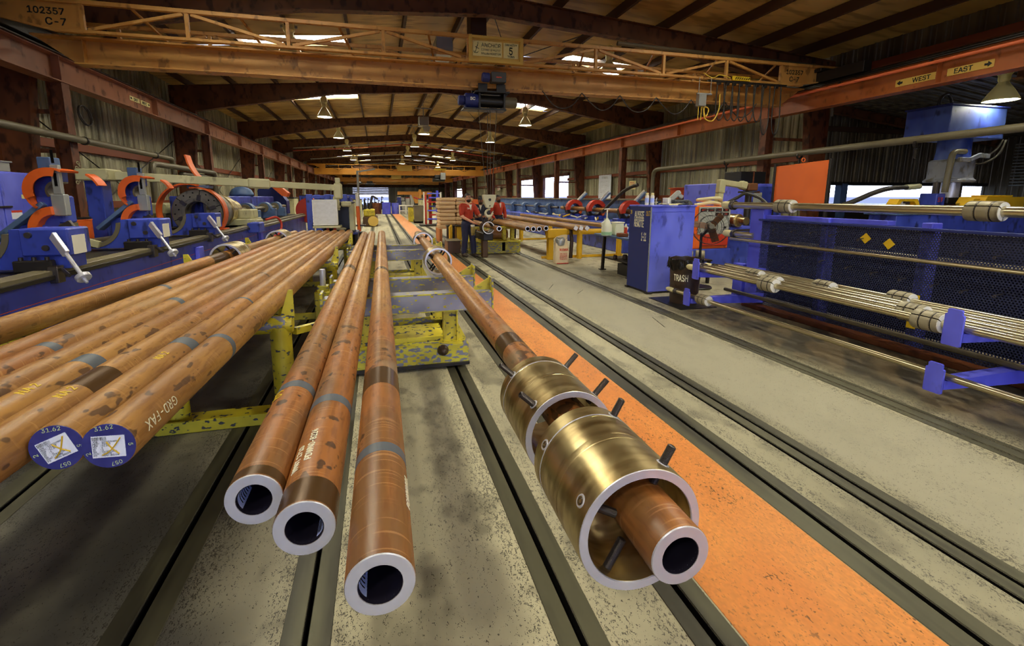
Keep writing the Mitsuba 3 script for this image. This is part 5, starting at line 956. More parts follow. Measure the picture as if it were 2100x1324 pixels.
boring_bar(4.29, .248, .028, .7, 6.0, 'polished bar low over the floor, outermost on the lower rack arms', (5.14,), br=.075, bl=.2)
boring_bar(5.1, .255, .026, .7, 5.78, 'dark bar low behind the outer floor bar on the lower rack arms', (), False, m='gray_pipe')
boring_bar(5.5, 1.515, .05, .7, 6.35, 'thick polished bar along the top of the blue rack', (5.1, 2.9), True, br=.095, bl=.26)
boring_bar(5.36, 1.0, .021, .7, 6.05, 'thin polished bar across the middle of the perforated panel', (), False)
boring_bar(5.52, 1.06, .045, 5.75, 6.3, 'short cloth wrapped bar end sticking out behind the rack post', (), True)
boring_bar(5.85, .966, .035, .8, 5.4, 'bar stored behind the perforated panel, highest one', (), False); boring_bar(5.85, .411, .04, .8, 5.4, 'bar stored behind the perforated panel, middle one', (), False); boring_bar(5.95, .291, .04, .8, 5.4, 'bar stored behind the perforated panel, lowest one', (), False)
t = thing('added_dark_sheet', 'dark blue sheet added behind the perforated panel to darken its holes', 'panel'); part(t, 'sheet', bx(6.15, 6.18, .8, 6.35, .02, 1.25, .004), 'deep_blue')  # added dark backing, makes the holes in front of it read dark
for i, z in enumerate((.9, .34, .22)): part(t, 'shelf', bx(5.75, 6.15, .8, 5.5, z, z + .03, .004), 'deep_blue')
t = thing('hydraulic_hose', 'thick black hose arching from the end of the top polished bar', 'hose'); PQ = lambda px, py, y: P(px, py, y=y)
part(t, 'hose', path(spline([(5.5, 6.4, 1.53), PQ(1512, 405, 6.3), PQ(1530, 397, 6.2), PQ(1560, 407, 6.0), PQ(1580, 425, 5.7), PQ(1590, 432, 5.5)], 6), .024, 8), 'hose_black', True); part(t, 'fitting', rod((5.5, 6.4, 1.5), (5.5, 6.44, 1.56), .03, 10), 'boom_beige')
for i, (x, y, r, l) in enumerate([(5.36, 7.5, .088, .16), (5.62, 7.5, .088, .16), (5.36, 7.85, .088, .16), (5.88, 7.5, .088, .16), (5.64, 7.85, .088, .16)]):
    t = thing('spare_bushing', f'spare gray bushing lying on the low shelf behind the trash can, {["near left","near middle","far left","near right","far middle"][i]}', 'bushing', 'spare bushings on the low shelf'); part(t, 'body', ring((x, y, .55), (x + l * .8, y - l * .6, .55), r, .035, 24, .01), 'bushing_gray', 30); part(t, 'strap', ring((x + l * .3, y - l * .22, .55), (x + l * .4, y - l * .3, .55), r + .002, r - .004, 24, .001), 'dark_steel', 30)
t = thing('low_shelf', 'low dark steel shelf behind the trash can', 'shelf'); part(t, 'top', bx(5.3, 6.15, 7.35, 8.06, .43, .46, .005), 'dark_steel')
for x in (5.32, 6.08):
    for y in (7.37, 7.98): part(t, 'leg', bx(x, x + .05, y, y + .05, 0, .43, .003), 'dark_steel')
# blue control cabinet with stencilled side
t = thing('control_cabinet', 'bright blue control cabinet stencilled REMOTE beside the trash can', 'cabinet'); c0, c1 = 4.41, 5.26; k0, k1 = 6.79, 7.46; zt = 1.5
part(t, 'body', bx(c0, c1, k0, k1, .03, zt, .012), 'cabinet_blue'); spn = part(t, 'side_panel', bx(c0 - .012, c0 + .002, k0 + .005, k1 - .005, .04, zt - .01, .004), 'panel_blue', label='dark blue stencilled side panel')
part(t, 'top_lip', bx(c0 - .02, c1 + .015, k0 - .02, k1 + .01, zt - .02, zt + .006, .006), 'cabinet_blue'); part(t, 'front_fold', cat(bx(c0 + .02, c1 - .02, k0 - .008, k0, zt - .1, zt - .09)), 'cabinet_blue')
part(t, 'base', bx(c0 + .01, c1 - .01, k0 + .02, k1 - .02, 0, .04), 'dark_steel'); part(t, 'foot', cat(bx(c0 - .03, c0 + .08, k0 - .03, k0 + .06, 0, .03, .005), bx(c0 - .03, c0 + .08, k1 - .06, k1 + .03, 0, .03, .005)), 'dark_steel')
sx_ = c0 - .0125; U_, V_ = (0, -1, 0), (0, 0, 1)
for txt, h, yc, zz, m, w in (('AUSSIE', .12, 7.14, zt - .16, 'stencil_white', .30), ('REMOTE', .12, 7.14, zt - .31, 'stencil_white', .30), ('IN', .07, 7.40, zt - .12, 'paint_yellow', .05), ('OUT', .08, 6.87, zt - .13, 'paint_yellow', .12), ('1-11', .14, 6.97, zt - .53, 'stencil_white', .15)):
    m_ = meshkit.text_mesh(txt, h, .001, True); ww = np.ptp(np.array(m_.vertices)[:, 0]); part(spn, 'stencil_text', text(txt, h, (sx_, yc, zz), U_, V_, .001, True, True, w / ww), m)
part(spn, 'text_rule', bx(sx_ - .001, sx_, 6.99, 7.29, zt - .24, zt - .232), 'stencil_white')
part(t, 'corner_guard', bx(c0 - .016, c0 + .004, k0 - .006, k0 + .006, .04, zt - .02, .002), 'galvanized')
for i, (x, y) in enumerate(((4.52, 7.12), (4.60, 7.08))):
    t = thing('spray_can', f'white spray can on the control cabinet, {["left","right"][i]} of two', 'spray can'); part(t, 'can', lathe([(0, 0), (.033, 0), (.034, .005), (.034, .15), (.026, .17), (0, .17)], (x, y, zt + .006), Z, 18), 'white_paint', 30); part(t, 'cap', lathe([(0, .17), (.025, .17), (.026, .2), (.022, .21), (0, .21)], (x, y, zt + .006), Z, 16), 'cream_sign', 30); part(t, 'can_print', lathe([(.0345, .04), (.0345, .12)], (x, y, zt + .006), Z, 18), 'label_blue', True)
t = thing('desk_phone', 'gray handheld scanner leaning in its base on the control cabinet', 'scanner'); part(t, 'base', bx(4.88, 4.98, 7.05, 7.2, zt + .006, zt + .13, .01), 'white_paint'); part(t, 'handset', bar((4.95, 7.1, zt + .08), (5.12, 7.06, zt + .24), .1, .08, .02), 'gray_paint'); part(t, 'screen_head', bar((5.06, 7.08, zt + .21), (5.17, 7.05, zt + .13), .09, .07, .015), 'gray_paint')
t = thing('tool_case', 'flat dark gray tool case lying on the control cabinet', 'case'); part(t, 'shell', cat(bx(4.95, 5.25, 6.95, 7.3, zt + .006, zt + .05, .012), bx(4.95, 5.25, 6.95, 7.3, zt + .052, zt + .095, .012)), 'dark_gray'); part(t, 'latch', cat(bx(5.0, 5.04, 6.94, 6.95, zt + .03, zt + .06, .003), bx(5.16, 5.2, 6.94, 6.95, zt + .03, zt + .06, .003)), 'bolt_steel')
rg = np.random.default_rng(3); gx, gy = np.meshgrid(np.linspace(0, 1, 13), np.linspace(0, 1, 7)); hz_ = .012 + .03 * meshkit.fbm(np.stack([gx * 5, gy * 4, gx * 0], -1), 3, 2); vv = np.stack([4.62 + .38 * gx, 6.77 + .16 * gy, zt + .004 + hz_ - .05 * (gy < .1) * (gx > .3) * (gx < .75)], -1).reshape(-1, 3)
ii, jj = np.meshgrid(np.arange(6), np.arange(12), indexing='ij'); aa = (ii * 13 + jj).ravel(); one('shop_rag', (vv, np.vstack([np.c_[aa, aa + 1, aa + 14], np.c_[aa, aa + 14, aa + 13]])), 'rag_cream', 'crumpled cream rag hanging over the front top edge of the control cabinet', 'rag', None, True)
t = thing('valve', 'small brass valve fitting standing on the control cabinet', 'fitting'); part(t, 'body', cat(rod((4.72, 7.15, zt + .006), (4.72, 7.15, zt + .08), .014, 10), rod((4.69, 7.15, zt + .05), (4.75, 7.15, zt + .05), .01, 8)), 'boom_beige'); part(t, 'lever', bar((4.72, 7.15, zt + .085), (4.735, 7.15, zt + .13), .012, .012), 'bright_steel')
# trash can with bag
t = thing('trash_can', 'brown trash can marked TRASH with a black bag over its rim', 'trash can'); tc = np.array([4.60, 6.08, .014]); TR_ = .235
brl = part(t, 'barrel', lathe([(0, 0), (.2, 0), (.205, .01), (TR_, .66), (TR_ + .012, .67), (TR_ + .012, .69), (TR_ - .005, .69), (.195, .02), (0, .02)], tc, Z, 36), 'brown_bin', 30)
ang = np.linspace(0, 2 * PI, 72, endpoint=False); rows = []
for k, (r, z) in enumerate([(.19, .42), (.215, .6), (TR_ + .015, .695), (TR_ + .022, .69), (TR_ + .02, .62), (TR_ + .022, .55)]):
    wv = .010 * np.sin(ang * 13 + k) + .008 * np.sin(ang * 23 + 2 * k); rr = r + wv * (1 if k > 3 else .4); rows.append(np.c_[rr * np.cos(ang), rr * np.sin(ang), z + (.03 * np.sin(ang * 5) + .02 * np.sin(ang * 11) if k == 5 else .006 * np.sin(ang * 9))])
v = np.vstack(rows) + tc; i, j = np.meshgrid(np.arange(5), np.arange(72), indexing='ij'); j2 = (j + 1) % 72; qd = np.stack([i * 72 + j, i * 72 + j2, (i + 1) * 72 + j2, (i + 1) * 72 + j], -1).reshape(-1, 4)
part(t, 'bag', (v, np.vstack([qd[:, [0, 1, 2]], qd[:, [0, 2, 3]]])), 'black_bag', True)
m_ = meshkit.text_mesh('TRASH', .1, .002, True); p = np.array(m_.vertices); w = np.ptp(p[:, 0]); s_ = .22 / w; th = math.radians(216) + (p[:, 0] * s_ - .11) / .225; rr = .2195 + p[:, 2] + (p[:, 1]) * .055
part(brl, 'stencil_text', (np.c_[tc[0] + rr * np.cos(th), tc[1] + rr * np.sin(th), tc[2] + .36 + p[:, 1]], np.array(m_.faces)), 'stencil_white')
one('floor_mat', bx(4.25, 4.88, 5.66, 6.5, .002, .014, .003), 'black_plastic', 'thin black mat under the trash can', 'mat')
# pedestal fan
t = thing('pedestal_fan', 'round black pedestal fan behind the trash can', 'fan'); fc = np.array([5.72, 6.95, 1.12]); fd = np.array([-.45, -.85, .12]); fd /= np.linalg.norm(fd); fa, fu, _ = frame(fd)
for o_ in (-.06, .07): part(t, 'guard_ring', cat(*[lathe([(R_ + .005 * math.cos(q), .005 * math.sin(q)) for q in np.linspace(0, 2 * PI, 6)], fc + fd * o_ * (1 if R_ < .3 else .6), fd, 32) for R_ in (.10, .2, .31)]), 'black_plastic', True)
part(t, 'guard_wire', cat(*[path([fc + fd * .085 + .06 * (math.cos(q) * fa + math.sin(q) * fu), fc + fd * .075 + .2 * (math.cos(q + .2) * fa + math.sin(q + .2) * fu), fc + .31 * (math.cos(q + .3) * fa + math.sin(q + .3) * fu)], .002, 5) for q in np.linspace(0, 2 * PI, 28, endpoint=False)]), 'dark_steel')
for k in range(3):
    q = math.radians(50 + 120 * k); w = math.cos(q) * fa + math.sin(q) * fu; part(t, 'blade', bar(fc + w * .05, fc + w * .28, .13, .008, 0, fd * .8 + .5 * np.cross(w, fd)), 'rafter_brown')
part(t, 'motor', cat(rod(fc - fd * .16, fc + fd * .02, .07, 18, ch=.02), rod(fc + fd * .02, fc + fd * .09, .05, 18, ch=.01)), 'gray_pipe', 30)
part(t, 'stand', cat(rod((5.62, 7.05, .03), (5.62, 7.05, 1.0), .022, 10), rod((5.62, 7.05, .0), (5.62, 7.05, .035), .24, 24, ch=.01), bar((5.62, 7.05, .95), fc - fd * .1, .05, .05)), 'black_plastic', 30)
# right turning machine: orange cabinet with a gray display face and pendant arm
t = thing('control_console', 'orange machine console with red digital readouts behind the pedestal fan', 'console')
part(t, 'body', bx(6.15, 7.3, 8.3, 9.1, .55, 1.45, .015), 'guard_orange'); part(t, 'plinth', bx(6.1, 7.35, 8.25, 9.3, 0, .55, .02), 'machine_blue'); part(t, 'lower_front', bx(6.6, 7.25, 8.24, 8.3, .62, .86, .02), 'red_paint')
part(t, 'face_panel', bx(6.5, 7.28, 8.27, 8.3, .86, 1.44, .006), 'gray_paint', label='gray display panel')
for j in range(2):
    for i in range(4):
        if j and i < 2: continue
        x = 6.53 + .185 * i; z = 1.34 - .09 * j; rdo = part(t, 'readout', bx(x, x + .15, 8.264, 8.27, z, z + .065, .001), 'led_board')
        part(rdo, 'readout_digits', text(['8888', '6.45', '-112', '300'][i], .028, (x + .075, 8.2635, z + .033), X, Z, .001, True), 'red_print')
for x, z in ((6.7, 1.08), (6.95, 1.12), (7.15, 1.0), (6.8, .95)): part(t, 'knob', rod((x, 8.27, z), (x, 8.24, z), .025, 12), 'black_plastic', 30)
one('hose_heap', path(spline([(6.55, 8.5, 1.47), (6.9, 8.4, 1.52), (7.2, 8.5, 1.49), (7.0, 8.7, 1.56), (6.7, 8.6, 1.58), (7.1, 8.45, 1.62), (7.3, 8.6, 1.52)], 6), .035, 8), 'rag_cream', 'heap of cream cloth hose on top of the orange console', 'hose', None, True)
one('hard_hat', lathe([(.15, 0), (.13, .01), (.12, .06), (.08, .11), (0, .13)], (6.35, 8.5, 1.45), Z, 20), 'dark_gray', 'dark rounded cap on top of the orange console', 'cap', None, True)
t = thing('swing_boom', 'beige square arm rising from the orange console and bending right', 'arm')
a0, a1, a2 = P(1472, 420, y=8.6), P(1474, 368, y=8.6), P(1535, 383, y=8.75)
part(t, 'riser', cat(bar([a0[0], 8.6, 1.45], [a0[0] + .02, 8.6, 1.72], .13, .13, .01), bar([a0[0] + .03, 8.6, 1.72], [a0[0] + .05, 8.6, 2.02], .15, .15, .02)), 'boom_beige'); part(t, 'cross_tube', bar([a0[0] + .1, 8.6, 1.95], [a2[0] - .2, 8.75, 1.9], .12, .12, .01), 'boom_beige'); part(t, 'elbow', bar([a2[0] - .24, 8.75, 1.92], [a2[0] - .08, 8.75, 1.88], .17, .18, .03), 'boom_beige')
part(t, 'post_head', bx(a2[0] - .08, a2[0] + .18, 8.65, 8.85, 1.78, 1.95, .02), 'rafter_brown'); part(t, 'post', rod((a2[0] + .02, 8.75, 1.0), (a2[0] + .02, 8.75, 1.78), .07, 14), 'dark_steel', 30); part(t, 'post_flange', rod((a2[0] + .02, 8.75, 1.73), (a2[0] + .02, 8.75, 1.77), .22, 20), 'dark_steel', 30)
t = thing('machine_tailstock', 'bright steel chuck and tailstock beside the orange console', 'machine'); part(t, 'quill', cat(rod((7.55, 8.3, 1.14), (7.55, 8.8, 1.14), .14, 24, ch=.02), rod((7.55, 8.1, 1.14), (7.55, 8.3, 1.14), .08, 18)), 'turned_steel', 30); part(t, 'body', bx(7.4, 8.05, 8.4, 9.5, 0, 1.0, .03), 'machine_blue'); part(t, 'slide', cat(*[bx(7.36, 8.0, 8.05 + .06 * i, 8.1 + .06 * i, .82 + .05 * i, .86 + .05 * i, .004) for i in range(3)]), 'bolt_steel')
t = thing('blue_enclosure', 'large blue machine enclosure with a gray window behind the pendant arm', 'machine'); part(t, 'body', bx(8.1, 10.0, 9.6, 11.0, 0, 1.97, .02), 'cabinet_blue'); edr = part(t, 'door', bx(9.0, 9.9, 9.57, 9.6, .3, 1.9, .01), 'machine_blue'); part(edr, 'window', bx(9.05, 9.3, 9.555, 9.57, 1.35, 1.75, .006), 'gray_paint'); part(t, 'knob', rod((9.8, 9.57, 1.6), (9.8, 9.5, 1.6), .06, 14), 'gray_paint', 30)
t = thing('oil_tank', 'dark square tank on top of the blue enclosure', 'tank'); part(t, 'body', bx(9.2, 10.0, 10.2, 10.8, 1.97, 2.3, .015), 'black_plastic'); part(t, 'band', bx(9.58, 9.62, 10.19, 10.81, 1.97, 2.31), 'red_oxide')
t = thing('red_beam', 'long red steel beam lying behind the control cabinet', 'beam'); part(t, 'beam', ibeam(P(1375, 396, y=11.5), P(1445, 393, y=11.5) + [.3, 0, 0], .3, .25), 'panel_orange'); part(t, 'tag', bx(P(1410, 390, y=11.3)[0], P(1410, 390, y=11.3)[0] + .06, 11.35, 11.37, 1.78, 1.83), 'paper_white'); part(t, 'stand', cat(bx(7.9, 8.1, 11.3, 11.7, 0, 1.62, .01), bx(8.5, 8.7, 11.3, 11.7, 0, 1.62, .01)), 'red_oxide')
# orange welding screen
t = thing('welding_screen', 'flat orange welding screen panel hung under the long sloping pipe', 'screen'); w0, w1 = 7.62, 8.93
part(t, 'panel', extr([(w0, 1.42), (w1, 1.42), (w1 + .02, 2.34), (w0, 2.40)], .03, (9.03, 0, 0), (0, 1, 0), (0, 0, 1)), 'panel_orange'); part(t, 'frame_post', bx(9.0, 9.07, w0 - .05, w0, 0, 2.42, .006), 'dark_steel'); part(t, 'frame_post', bx(9.0, 9.07, w1, w1 + .05, 0, 2.4, .006), 'dark_steel'); part(t, 'hook', ring((9.05, 8.25, 2.44), (9.05, 8.27, 2.44), .05, .035, 14, .002), 'panel_orange', 30)
# hydraulic press
t = thing('hydraulic_press', 'tall blue hydraulic press with square tank on top at the right edge', 'press'); HX, HY = 12.85, 8.3; PR = t
part(t, 'tank', bx(12.2, 13.95, 7.6, 8.5, 2.95, 3.62, .012), 'press_blue'); part(t, 'tank_lid', bx(12.17, 13.98, 7.57, 8.53, 3.62, 3.66, .006), 'panel_blue')
xc = P(1950, 340, y=8.0)[0]
part(t, 'neck', lathe([(0, 2.4), (.33, 2.4), (.30, 2.7), (.30, 2.96), (0, 2.96)], (xc, 8.0, 0), Z, 28), 'press_blue', 30); part(t, 'cylinder', lathe([(0, 1.98), (.45, 1.98), (.46, 2.02), (.42, 2.06), (.40, 2.1), (.40, 2.46), (.36, 2.5), (0, 2.52)], (xc, 8.0, 0), Z, 32), 'dusty_blue', 30)
part(t, 'ledge', cat(bar((xc - .45, 7.6, 2.47), (xc - .1, 7.6, 2.47), .05, .1, .01), bar((xc - .1, 7.6, 2.47), (xc + .2, 7.6, 2.58), .05, .1, .01), bar((xc + .2, 7.6, 2.58), (xc + .5, 7.6, 2.56), .05, .1, .01)), 'dusty_blue')
for dx in (-.36, .36): part(t, 'column', rod((xc + dx, 8.0, 1.3), (xc + dx, 8.0, 2.0), .07, 16), 'bolt_steel', True)
part(t, 'ram', lathe([(0, 1.62), (.17, 1.62), (.17, 2.0), (0, 2.0)], (xc, 7.95, 0), Z, 24), 'bright_steel', 30); part(t, 'platen', bx(xc - .42, xc + .42, 7.7, 8.3, 1.48, 1.63, .02), 'dark_steel'); part(t, 'anvil', lathe([(0, 1.36), (.27, 1.36), (.27, 1.48), (0, 1.48)], (xc, 7.95, 0), Z, 24), 'red_oxide', 30)
sb_ = part(t, 'side_box', bx(xc - .70, xc - .42, 7.75, 8.1, 1.42, 1.72, .015), 'machine_blue'); part(sb_, 'side_number', text('59', .1, (xc - .58, 7.745, 1.58), X, Z, .003, True), 'red_print')
part(t, 'oil_pipe', bend([(xc - .12, 7.7, 2.66), (xc - .5, 7.7, 2.66), (xc - .56, 7.7, 1.75)], .06, 10, .15), 'gray_pipe', True)
part(t, 'hose', cat(path(spline([(xc + .35, 7.9, 2.6), (xc + .62, 7.8, 2.56), (xc + .85, 7.7, 2.7), (xc + .95, 7.65, 2.95)], 6), .025, 8), path(spline([(xc + .42, 7.9, 2.42), (xc + .7, 7.8, 2.42), (xc + .98, 7.7, 2.62), (xc + 1.06, 7.65, 2.95)], 6), .025, 8)), 'hose_black', True)
part(t, 'lid_hose', path(spline([(12.4, 8.0, 3.66), (12.45, 8.0, 3.85), (12.65, 8.0, 3.95), (12.8, 8.0, 3.8), (12.83, 8.0, 3.66)], 5), .03, 8), 'hose_black', True)
part(t, 'pedestal', bx(xc - .5, xc + .5, 7.7, 8.4, 0, 1.36, .02), 'press_blue')
t = thing('press_table', 'wide blue machine table in front of the press', 'table'); part(t, 'top', bx(10.0, 15.6, 6.9, 7.55, 1.28, 1.4, .015), 'dull_blue'); part(t, 'apron', bx(10.1, 15.5, 6.95, 7.5, .2, 1.28, .01), 'machine_blue')
for x in (10.2, 15.2): part(t, 'leg', bx(x, x + .2, 7.0, 7.4, 0, .2, .01), 'dark_steel')
def yellow_frame(px, y, label):
    t = thing('control_box', label, 'control box', None); x = P(px, 415, y=y)[0]
    part(t, 'frame', cat(extr(sg.Polygon([(-.36, 0), (.4, 0), (.28, .2), (-.22, .2)]).difference(sg.Polygon([(-.22, .05), (.28, .05), (.2, .15), (-.15, .15)])), .2, (x, y + .1, 1.402), X, Z)), 'yellow_far'); part(t, 'screen', bx(x + .02, x + .22, y + .0, y + .04, 1.45, 1.56), 'dark_gray'); part(t, 'papers', bx(x - .14, x, y - .02, y + .03, 1.44, 1.56, .003), 'paper_white')
yellow_frame(2000, 7.2, 'yellow framed control box on the press table right of the press'); yellow_frame(1850, 7.2, 'yellow rack of papers on the press table left of the press')
t = thing('yellow_machine', 'yellow machine head at the right edge behind the top bar', 'machine'); x = P(2055, 405, y=6.7)[0]; part(t, 'body', extr([(0, 0), (1.2, 0), (1.2, .24), (.02, .24), (-.08, .1)], .5, (x + .1, 7.5, 1.403), X, Z), 'yellow_far'); part(t, 'cap', bx(x + .3, x + 1.1, 7.1, 7.4, 1.643, 1.68, .01), 'yellow_far')
t = thing('plastic_cup', 'small clear gray cup on the press table beside the papers', 'cup'); part(t, 'cup', lathe([(0, 0), (.035, 0), (.045, .11), (.042, .11), (.033, .004)], (P(1851, 420, y=7.0)[0], 7.0, 1.402), Z, 16), 'gray_paint', 30)
t = thing('black_hose', 'thick black hose curving past the bright opening to the press', 'hose'); part(t, 'hose', path(spline([PQ(1700, 428, 7.6), PQ(1745, 415, 7.6), PQ(1790, 396, 7.6), PQ(1825, 386, 7.6), PQ(1862, 384, 7.7)], 6), .05, 10), 'hose_black', True); part(t, 'coupling', rod(PQ(1858, 384, 7.7), PQ(1885, 382, 7.75), .06, 12), 'boom_beige')
# white truck outside the side opening
t = thing('white_truck', 'white truck parked in the sun outside the side bay opening', 'truck'); tx, ty = 16.5, 15.5
part(t, 'body', extr(sg.Polygon([(-2.2, .45), (2.4, .45), (2.4, 1.35), (.9, 1.4), (.3, 2.15), (-1.2, 2.15), (-1.2, 1.4), (-2.2, 1.4)]).buffer(.06), 1.8, (tx, ty + 1.8, 0), X, Z), 'car_white'); part(t, 'side_window', extr([(-1.0, 1.45), (.65, 1.45), (.2, 2.0), (-1.0, 2.0)], .02, (tx, ty - .045, 0), X, Z), 'glass_dark')
for x in (-1.4, 1.6): part(t, 'wheel', rod((tx + x, ty - .1, .4), (tx + x, ty + .25, .4), .4, 24, ch=.03), 'black_plastic', 30)
for k, px in enumerate((1713, 1755)): pass

# ================================================================== MIDDLE RIGHT: TUBES ON CART AND RACK, TABLE, THIRD LATHE
GT2 = 'tubes on the right yellow racks'
def tube2(x, y, L, z, label, slope=0.0, ro=.066, ri=.041, closed=False):
    p0, p1, d, a, u = axis_pts((x, y, z), (x + slope * L, y + L, z)); t = thing('steel_tube', label, 'steel tube', None)
    if closed:
        part(t, 'shaft', rod(p0, p1, ro, 28, ch=.003), 'rusty_steel', 30); part(t, 'end_paint', rod(p0 - d * .002, p0 + d * .002, ro * .97, 28), 'panel_blue', 30)
        v = rot(bx(-.05, .05, -.003, -.001, -.05, .05), (0, 1, 0), random.uniform(20, 50)); part(t, 'label_card', mv(v, p0 - d * .001), 'paper_white')
    else:
        part(t, 'shell', lathe([(ro - .002, .002), (ro, .004), (ro, L), (ri, L)], p0, d, 32), 'rusty_steel', 30); part(t, 'bore', lathe([(ri, L), (ri, .001)], p0, d, 24), 'bore_dark', True)
        part(t, 'machined_face', lathe([(ri, .01), (ri + .001, 0), (ro - .001, 0), (ro, .006)], p0, d, 32), 'bright_steel', 30)
    return t, p0, d, a, u
t, p0, d, a, u = tube2(2.90, 11.05, 5.2, .86, 'rust tube through a bright ring beside the worker, leftmost of the right rack', .01)
for i, (px, py) in enumerate(((1082, 469), (1094, 469.5), (1106, 469.5), (1120, 468))):
    q = P(px, py, z=.86); tube2(q[0], q[1], 9.6, .86, f'hollow rust tube on the right yellow cart, {["first","second","third","fourth"][i]} of four open ends from the left', .004)
for i, (px, py) in enumerate(((1181, 466.5), (1192, 466.5), (1204, 466.5), (1276, 466))):
    q = P(px, py, z=.87); tube2(q[0], q[1] if i < 3 else q[1] - .2, 9.6 if i < 3 else 9.0, .856, f'solid bar with white end label, {["first","second","third","fourth"][i]} from the left on the right rack', .004, ro=.059, closed=True)
t = thing('ring_stand', 'dark steel ring stand holding a bright ring beside the standing worker', 'stand'); c = np.array([2.72, 11.45, .86])
part(t, 'ring_body', ring(c, c + [0, .35, 0], .165, .13, 36), 'dark_steel', 30); part(t, 'ring_face', ring(c - [0, .012, 0], c + [0, .002, 0], .16, .138, 36, .002), 'paper_white', 30)
part(t, 'stand_body', cat(bx(2.64, 2.92, 11.75, 12.7, .5, .70, .02), bar((2.62, 11.6, .98), (2.56, 11.6, 1.16), .05, .04, .01), bar((2.70, 11.6, 1.0), (2.74, 11.6, 1.2), .05, .04, .01), bar((2.57, 11.6, 1.18), (2.76, 11.6, 1.22), .05, .05, .01)), 'dark_steel'); part(t, 'stand_foot', bx(2.7, 2.86, 12.1, 12.3, 0, .5, .02), 'scorched_steel')
part(t, 'claw', cat(*[bar((2.6 + .07 * k, 11.5, 1.02), (2.64 + .08 * k, 11.5, 1.08), .03, .03, .006) for k in range(4)]), 'dark_steel')
t = thing('transfer_cart', 'lime yellow rail cart under the tubes to the right of the standing worker', 'cart')
part(t, 'front_sill', bx(2.44, 3.98, 12.72, 12.76, .03, .36, .006), 'yellow_worn'); part(t, 'top_plate', bx(2.40, 4.0, 12.6, 13.6, .36, .4, .006), 'yellow_paint'); part(t, 'rear_sill', bx(2.44, 3.98, 13.9, 13.94, .03, .36, .006), 'yellow_worn')
part(t, 'hand_hole', bx(3.43, 3.52, 12.712, 12.722, .1, .36, .004), 'slot_dark'); 
for x in (2.52, 3.94): part(t, 'wheel', rod((x - .02, 12.95, .075), (x + .02, 12.95, .075), .07, 18), 'dark_steel', 30); part(t, 'wheel', rod((x - .02, 13.8, .075), (x + .02, 13.8, .075), .07, 18), 'dark_steel', 30)
for x in (2.5, 3.5, 3.75): part(t, 'post', bx(x, x + .1, 12.9, 13.05, .4, .72, .006), 'yellow_paint')
part(t, 'top_beam', bx(2.4, 4.2, 12.85, 13.1, .72, .79, .006), 'yellow_paint'); part(t, 'drum', rod((2.8, 13.2, .55), (3.7, 13.2, .55), .14, 20), 'rusty_steel', 30)
for k in range(3): part(t, 'tail_bracket', bx(2.15 + .1 * k, 2.2 + .1 * k, 14.4 + .5 * k, 14.6 + .5 * k, 0, .7, .01), 'yellow_far')
t = thing('step_box', 'small brown steel step box at the standing worker\'s left', 'box'); part(t, 'body', bx(1.92, 2.30, 13.25, 13.9, 0, .36, .01), 'scorched_steel'); part(t, 'lid', bx(1.9, 2.33, 13.2, 13.95, .36, .38, .004), 'gray_pipe')
for i, (x, y) in enumerate(((4.5, 11.25), (4.5, 16.5))):
    t = thing('bar_rack', f'yellow post rack under the right hand tubes, {["nearer frame by the paper sack","farther frame"][i]}', 'pipe rack')
    part(t, 'cross_pipe', rod((x - .25, y + .1, .72), (x + 2.1, y + .1, .72), .075, 20), 'yellow_far', True); part(t, 'head_block', bx(x - .28, x + .28, y - .12, y + .05, .58, .82, .02), 'yellow_far')
    for dx in (-.14, .72, 1.9): part(t, 'post', bx(x + dx - .07, x + dx + .07, y - .02, y + .14, .0, .68, .01) if dx < 0 else rod((x + dx, y + .1, 0), (x + dx, y + .1, .68), .075, 18), 'yellow_far', 30)
    part(t, 'floor_bar', bar((x - .3, y + .25, .04), (x + 2.1, y + .25, .04), .06, .06), 'yellow_far')
    part(t, 'strap', path([(x + .42, y - .02, .03), (x + .45, y - .0, .5), (x + .43, y + .05, .8), (x + .38, y + .3, .83)], .05, 8), 'brown_bin', True)
# paper sack
t = thing('paper_sack', 'open tan paper sack with red print standing at the yellow rack', 'sack'); c = np.array([4.36, 10.55, 0]); ang = np.linspace(0, 2 * PI, 32, endpoint=False); rows = []
for z, w, dpt, fo in ((0, .17, .09, 0), (.02, .19, .11, 0), (.2, .195, .115, .2), (.38, .18, .10, .4), (.5, .17, .07, .8), (.6, .165, .035, 1.3), (.64, .17, .02, 1.6)):
    sq = 1 / np.maximum(np.abs(np.cos(ang)), np.abs(np.sin(ang))) * .55 + .45; wob = 1 + .03 * fo * np.sin(3 * ang + z * 9); rows.append(np.c_[c[0] + w * np.cos(ang) * np.minimum(sq, 1.2) * wob, c[1] + dpt * np.sin(ang) * np.minimum(sq, 1.2), z + .05 * fo * np.sin(ang + .5) * (z > .5)])
v = np.vstack(rows + [c[None]]); i, j = np.meshgrid(np.arange(6), np.arange(32), indexing='ij'); j2 = (j + 1) % 32; qd = np.stack([i * 32 + j, i * 32 + j2, (i + 1) * 32 + j2, (i + 1) * 32 + j], -1).reshape(-1, 4)
part(t, 'bag', (v, np.vstack([qd[:, [0, 1, 2]], qd[:, [0, 2, 3]], np.c_[np.roll(np.arange(32), -1), np.arange(32), np.full(32, len(v) - 1)]])), 'sack_paper', 60)
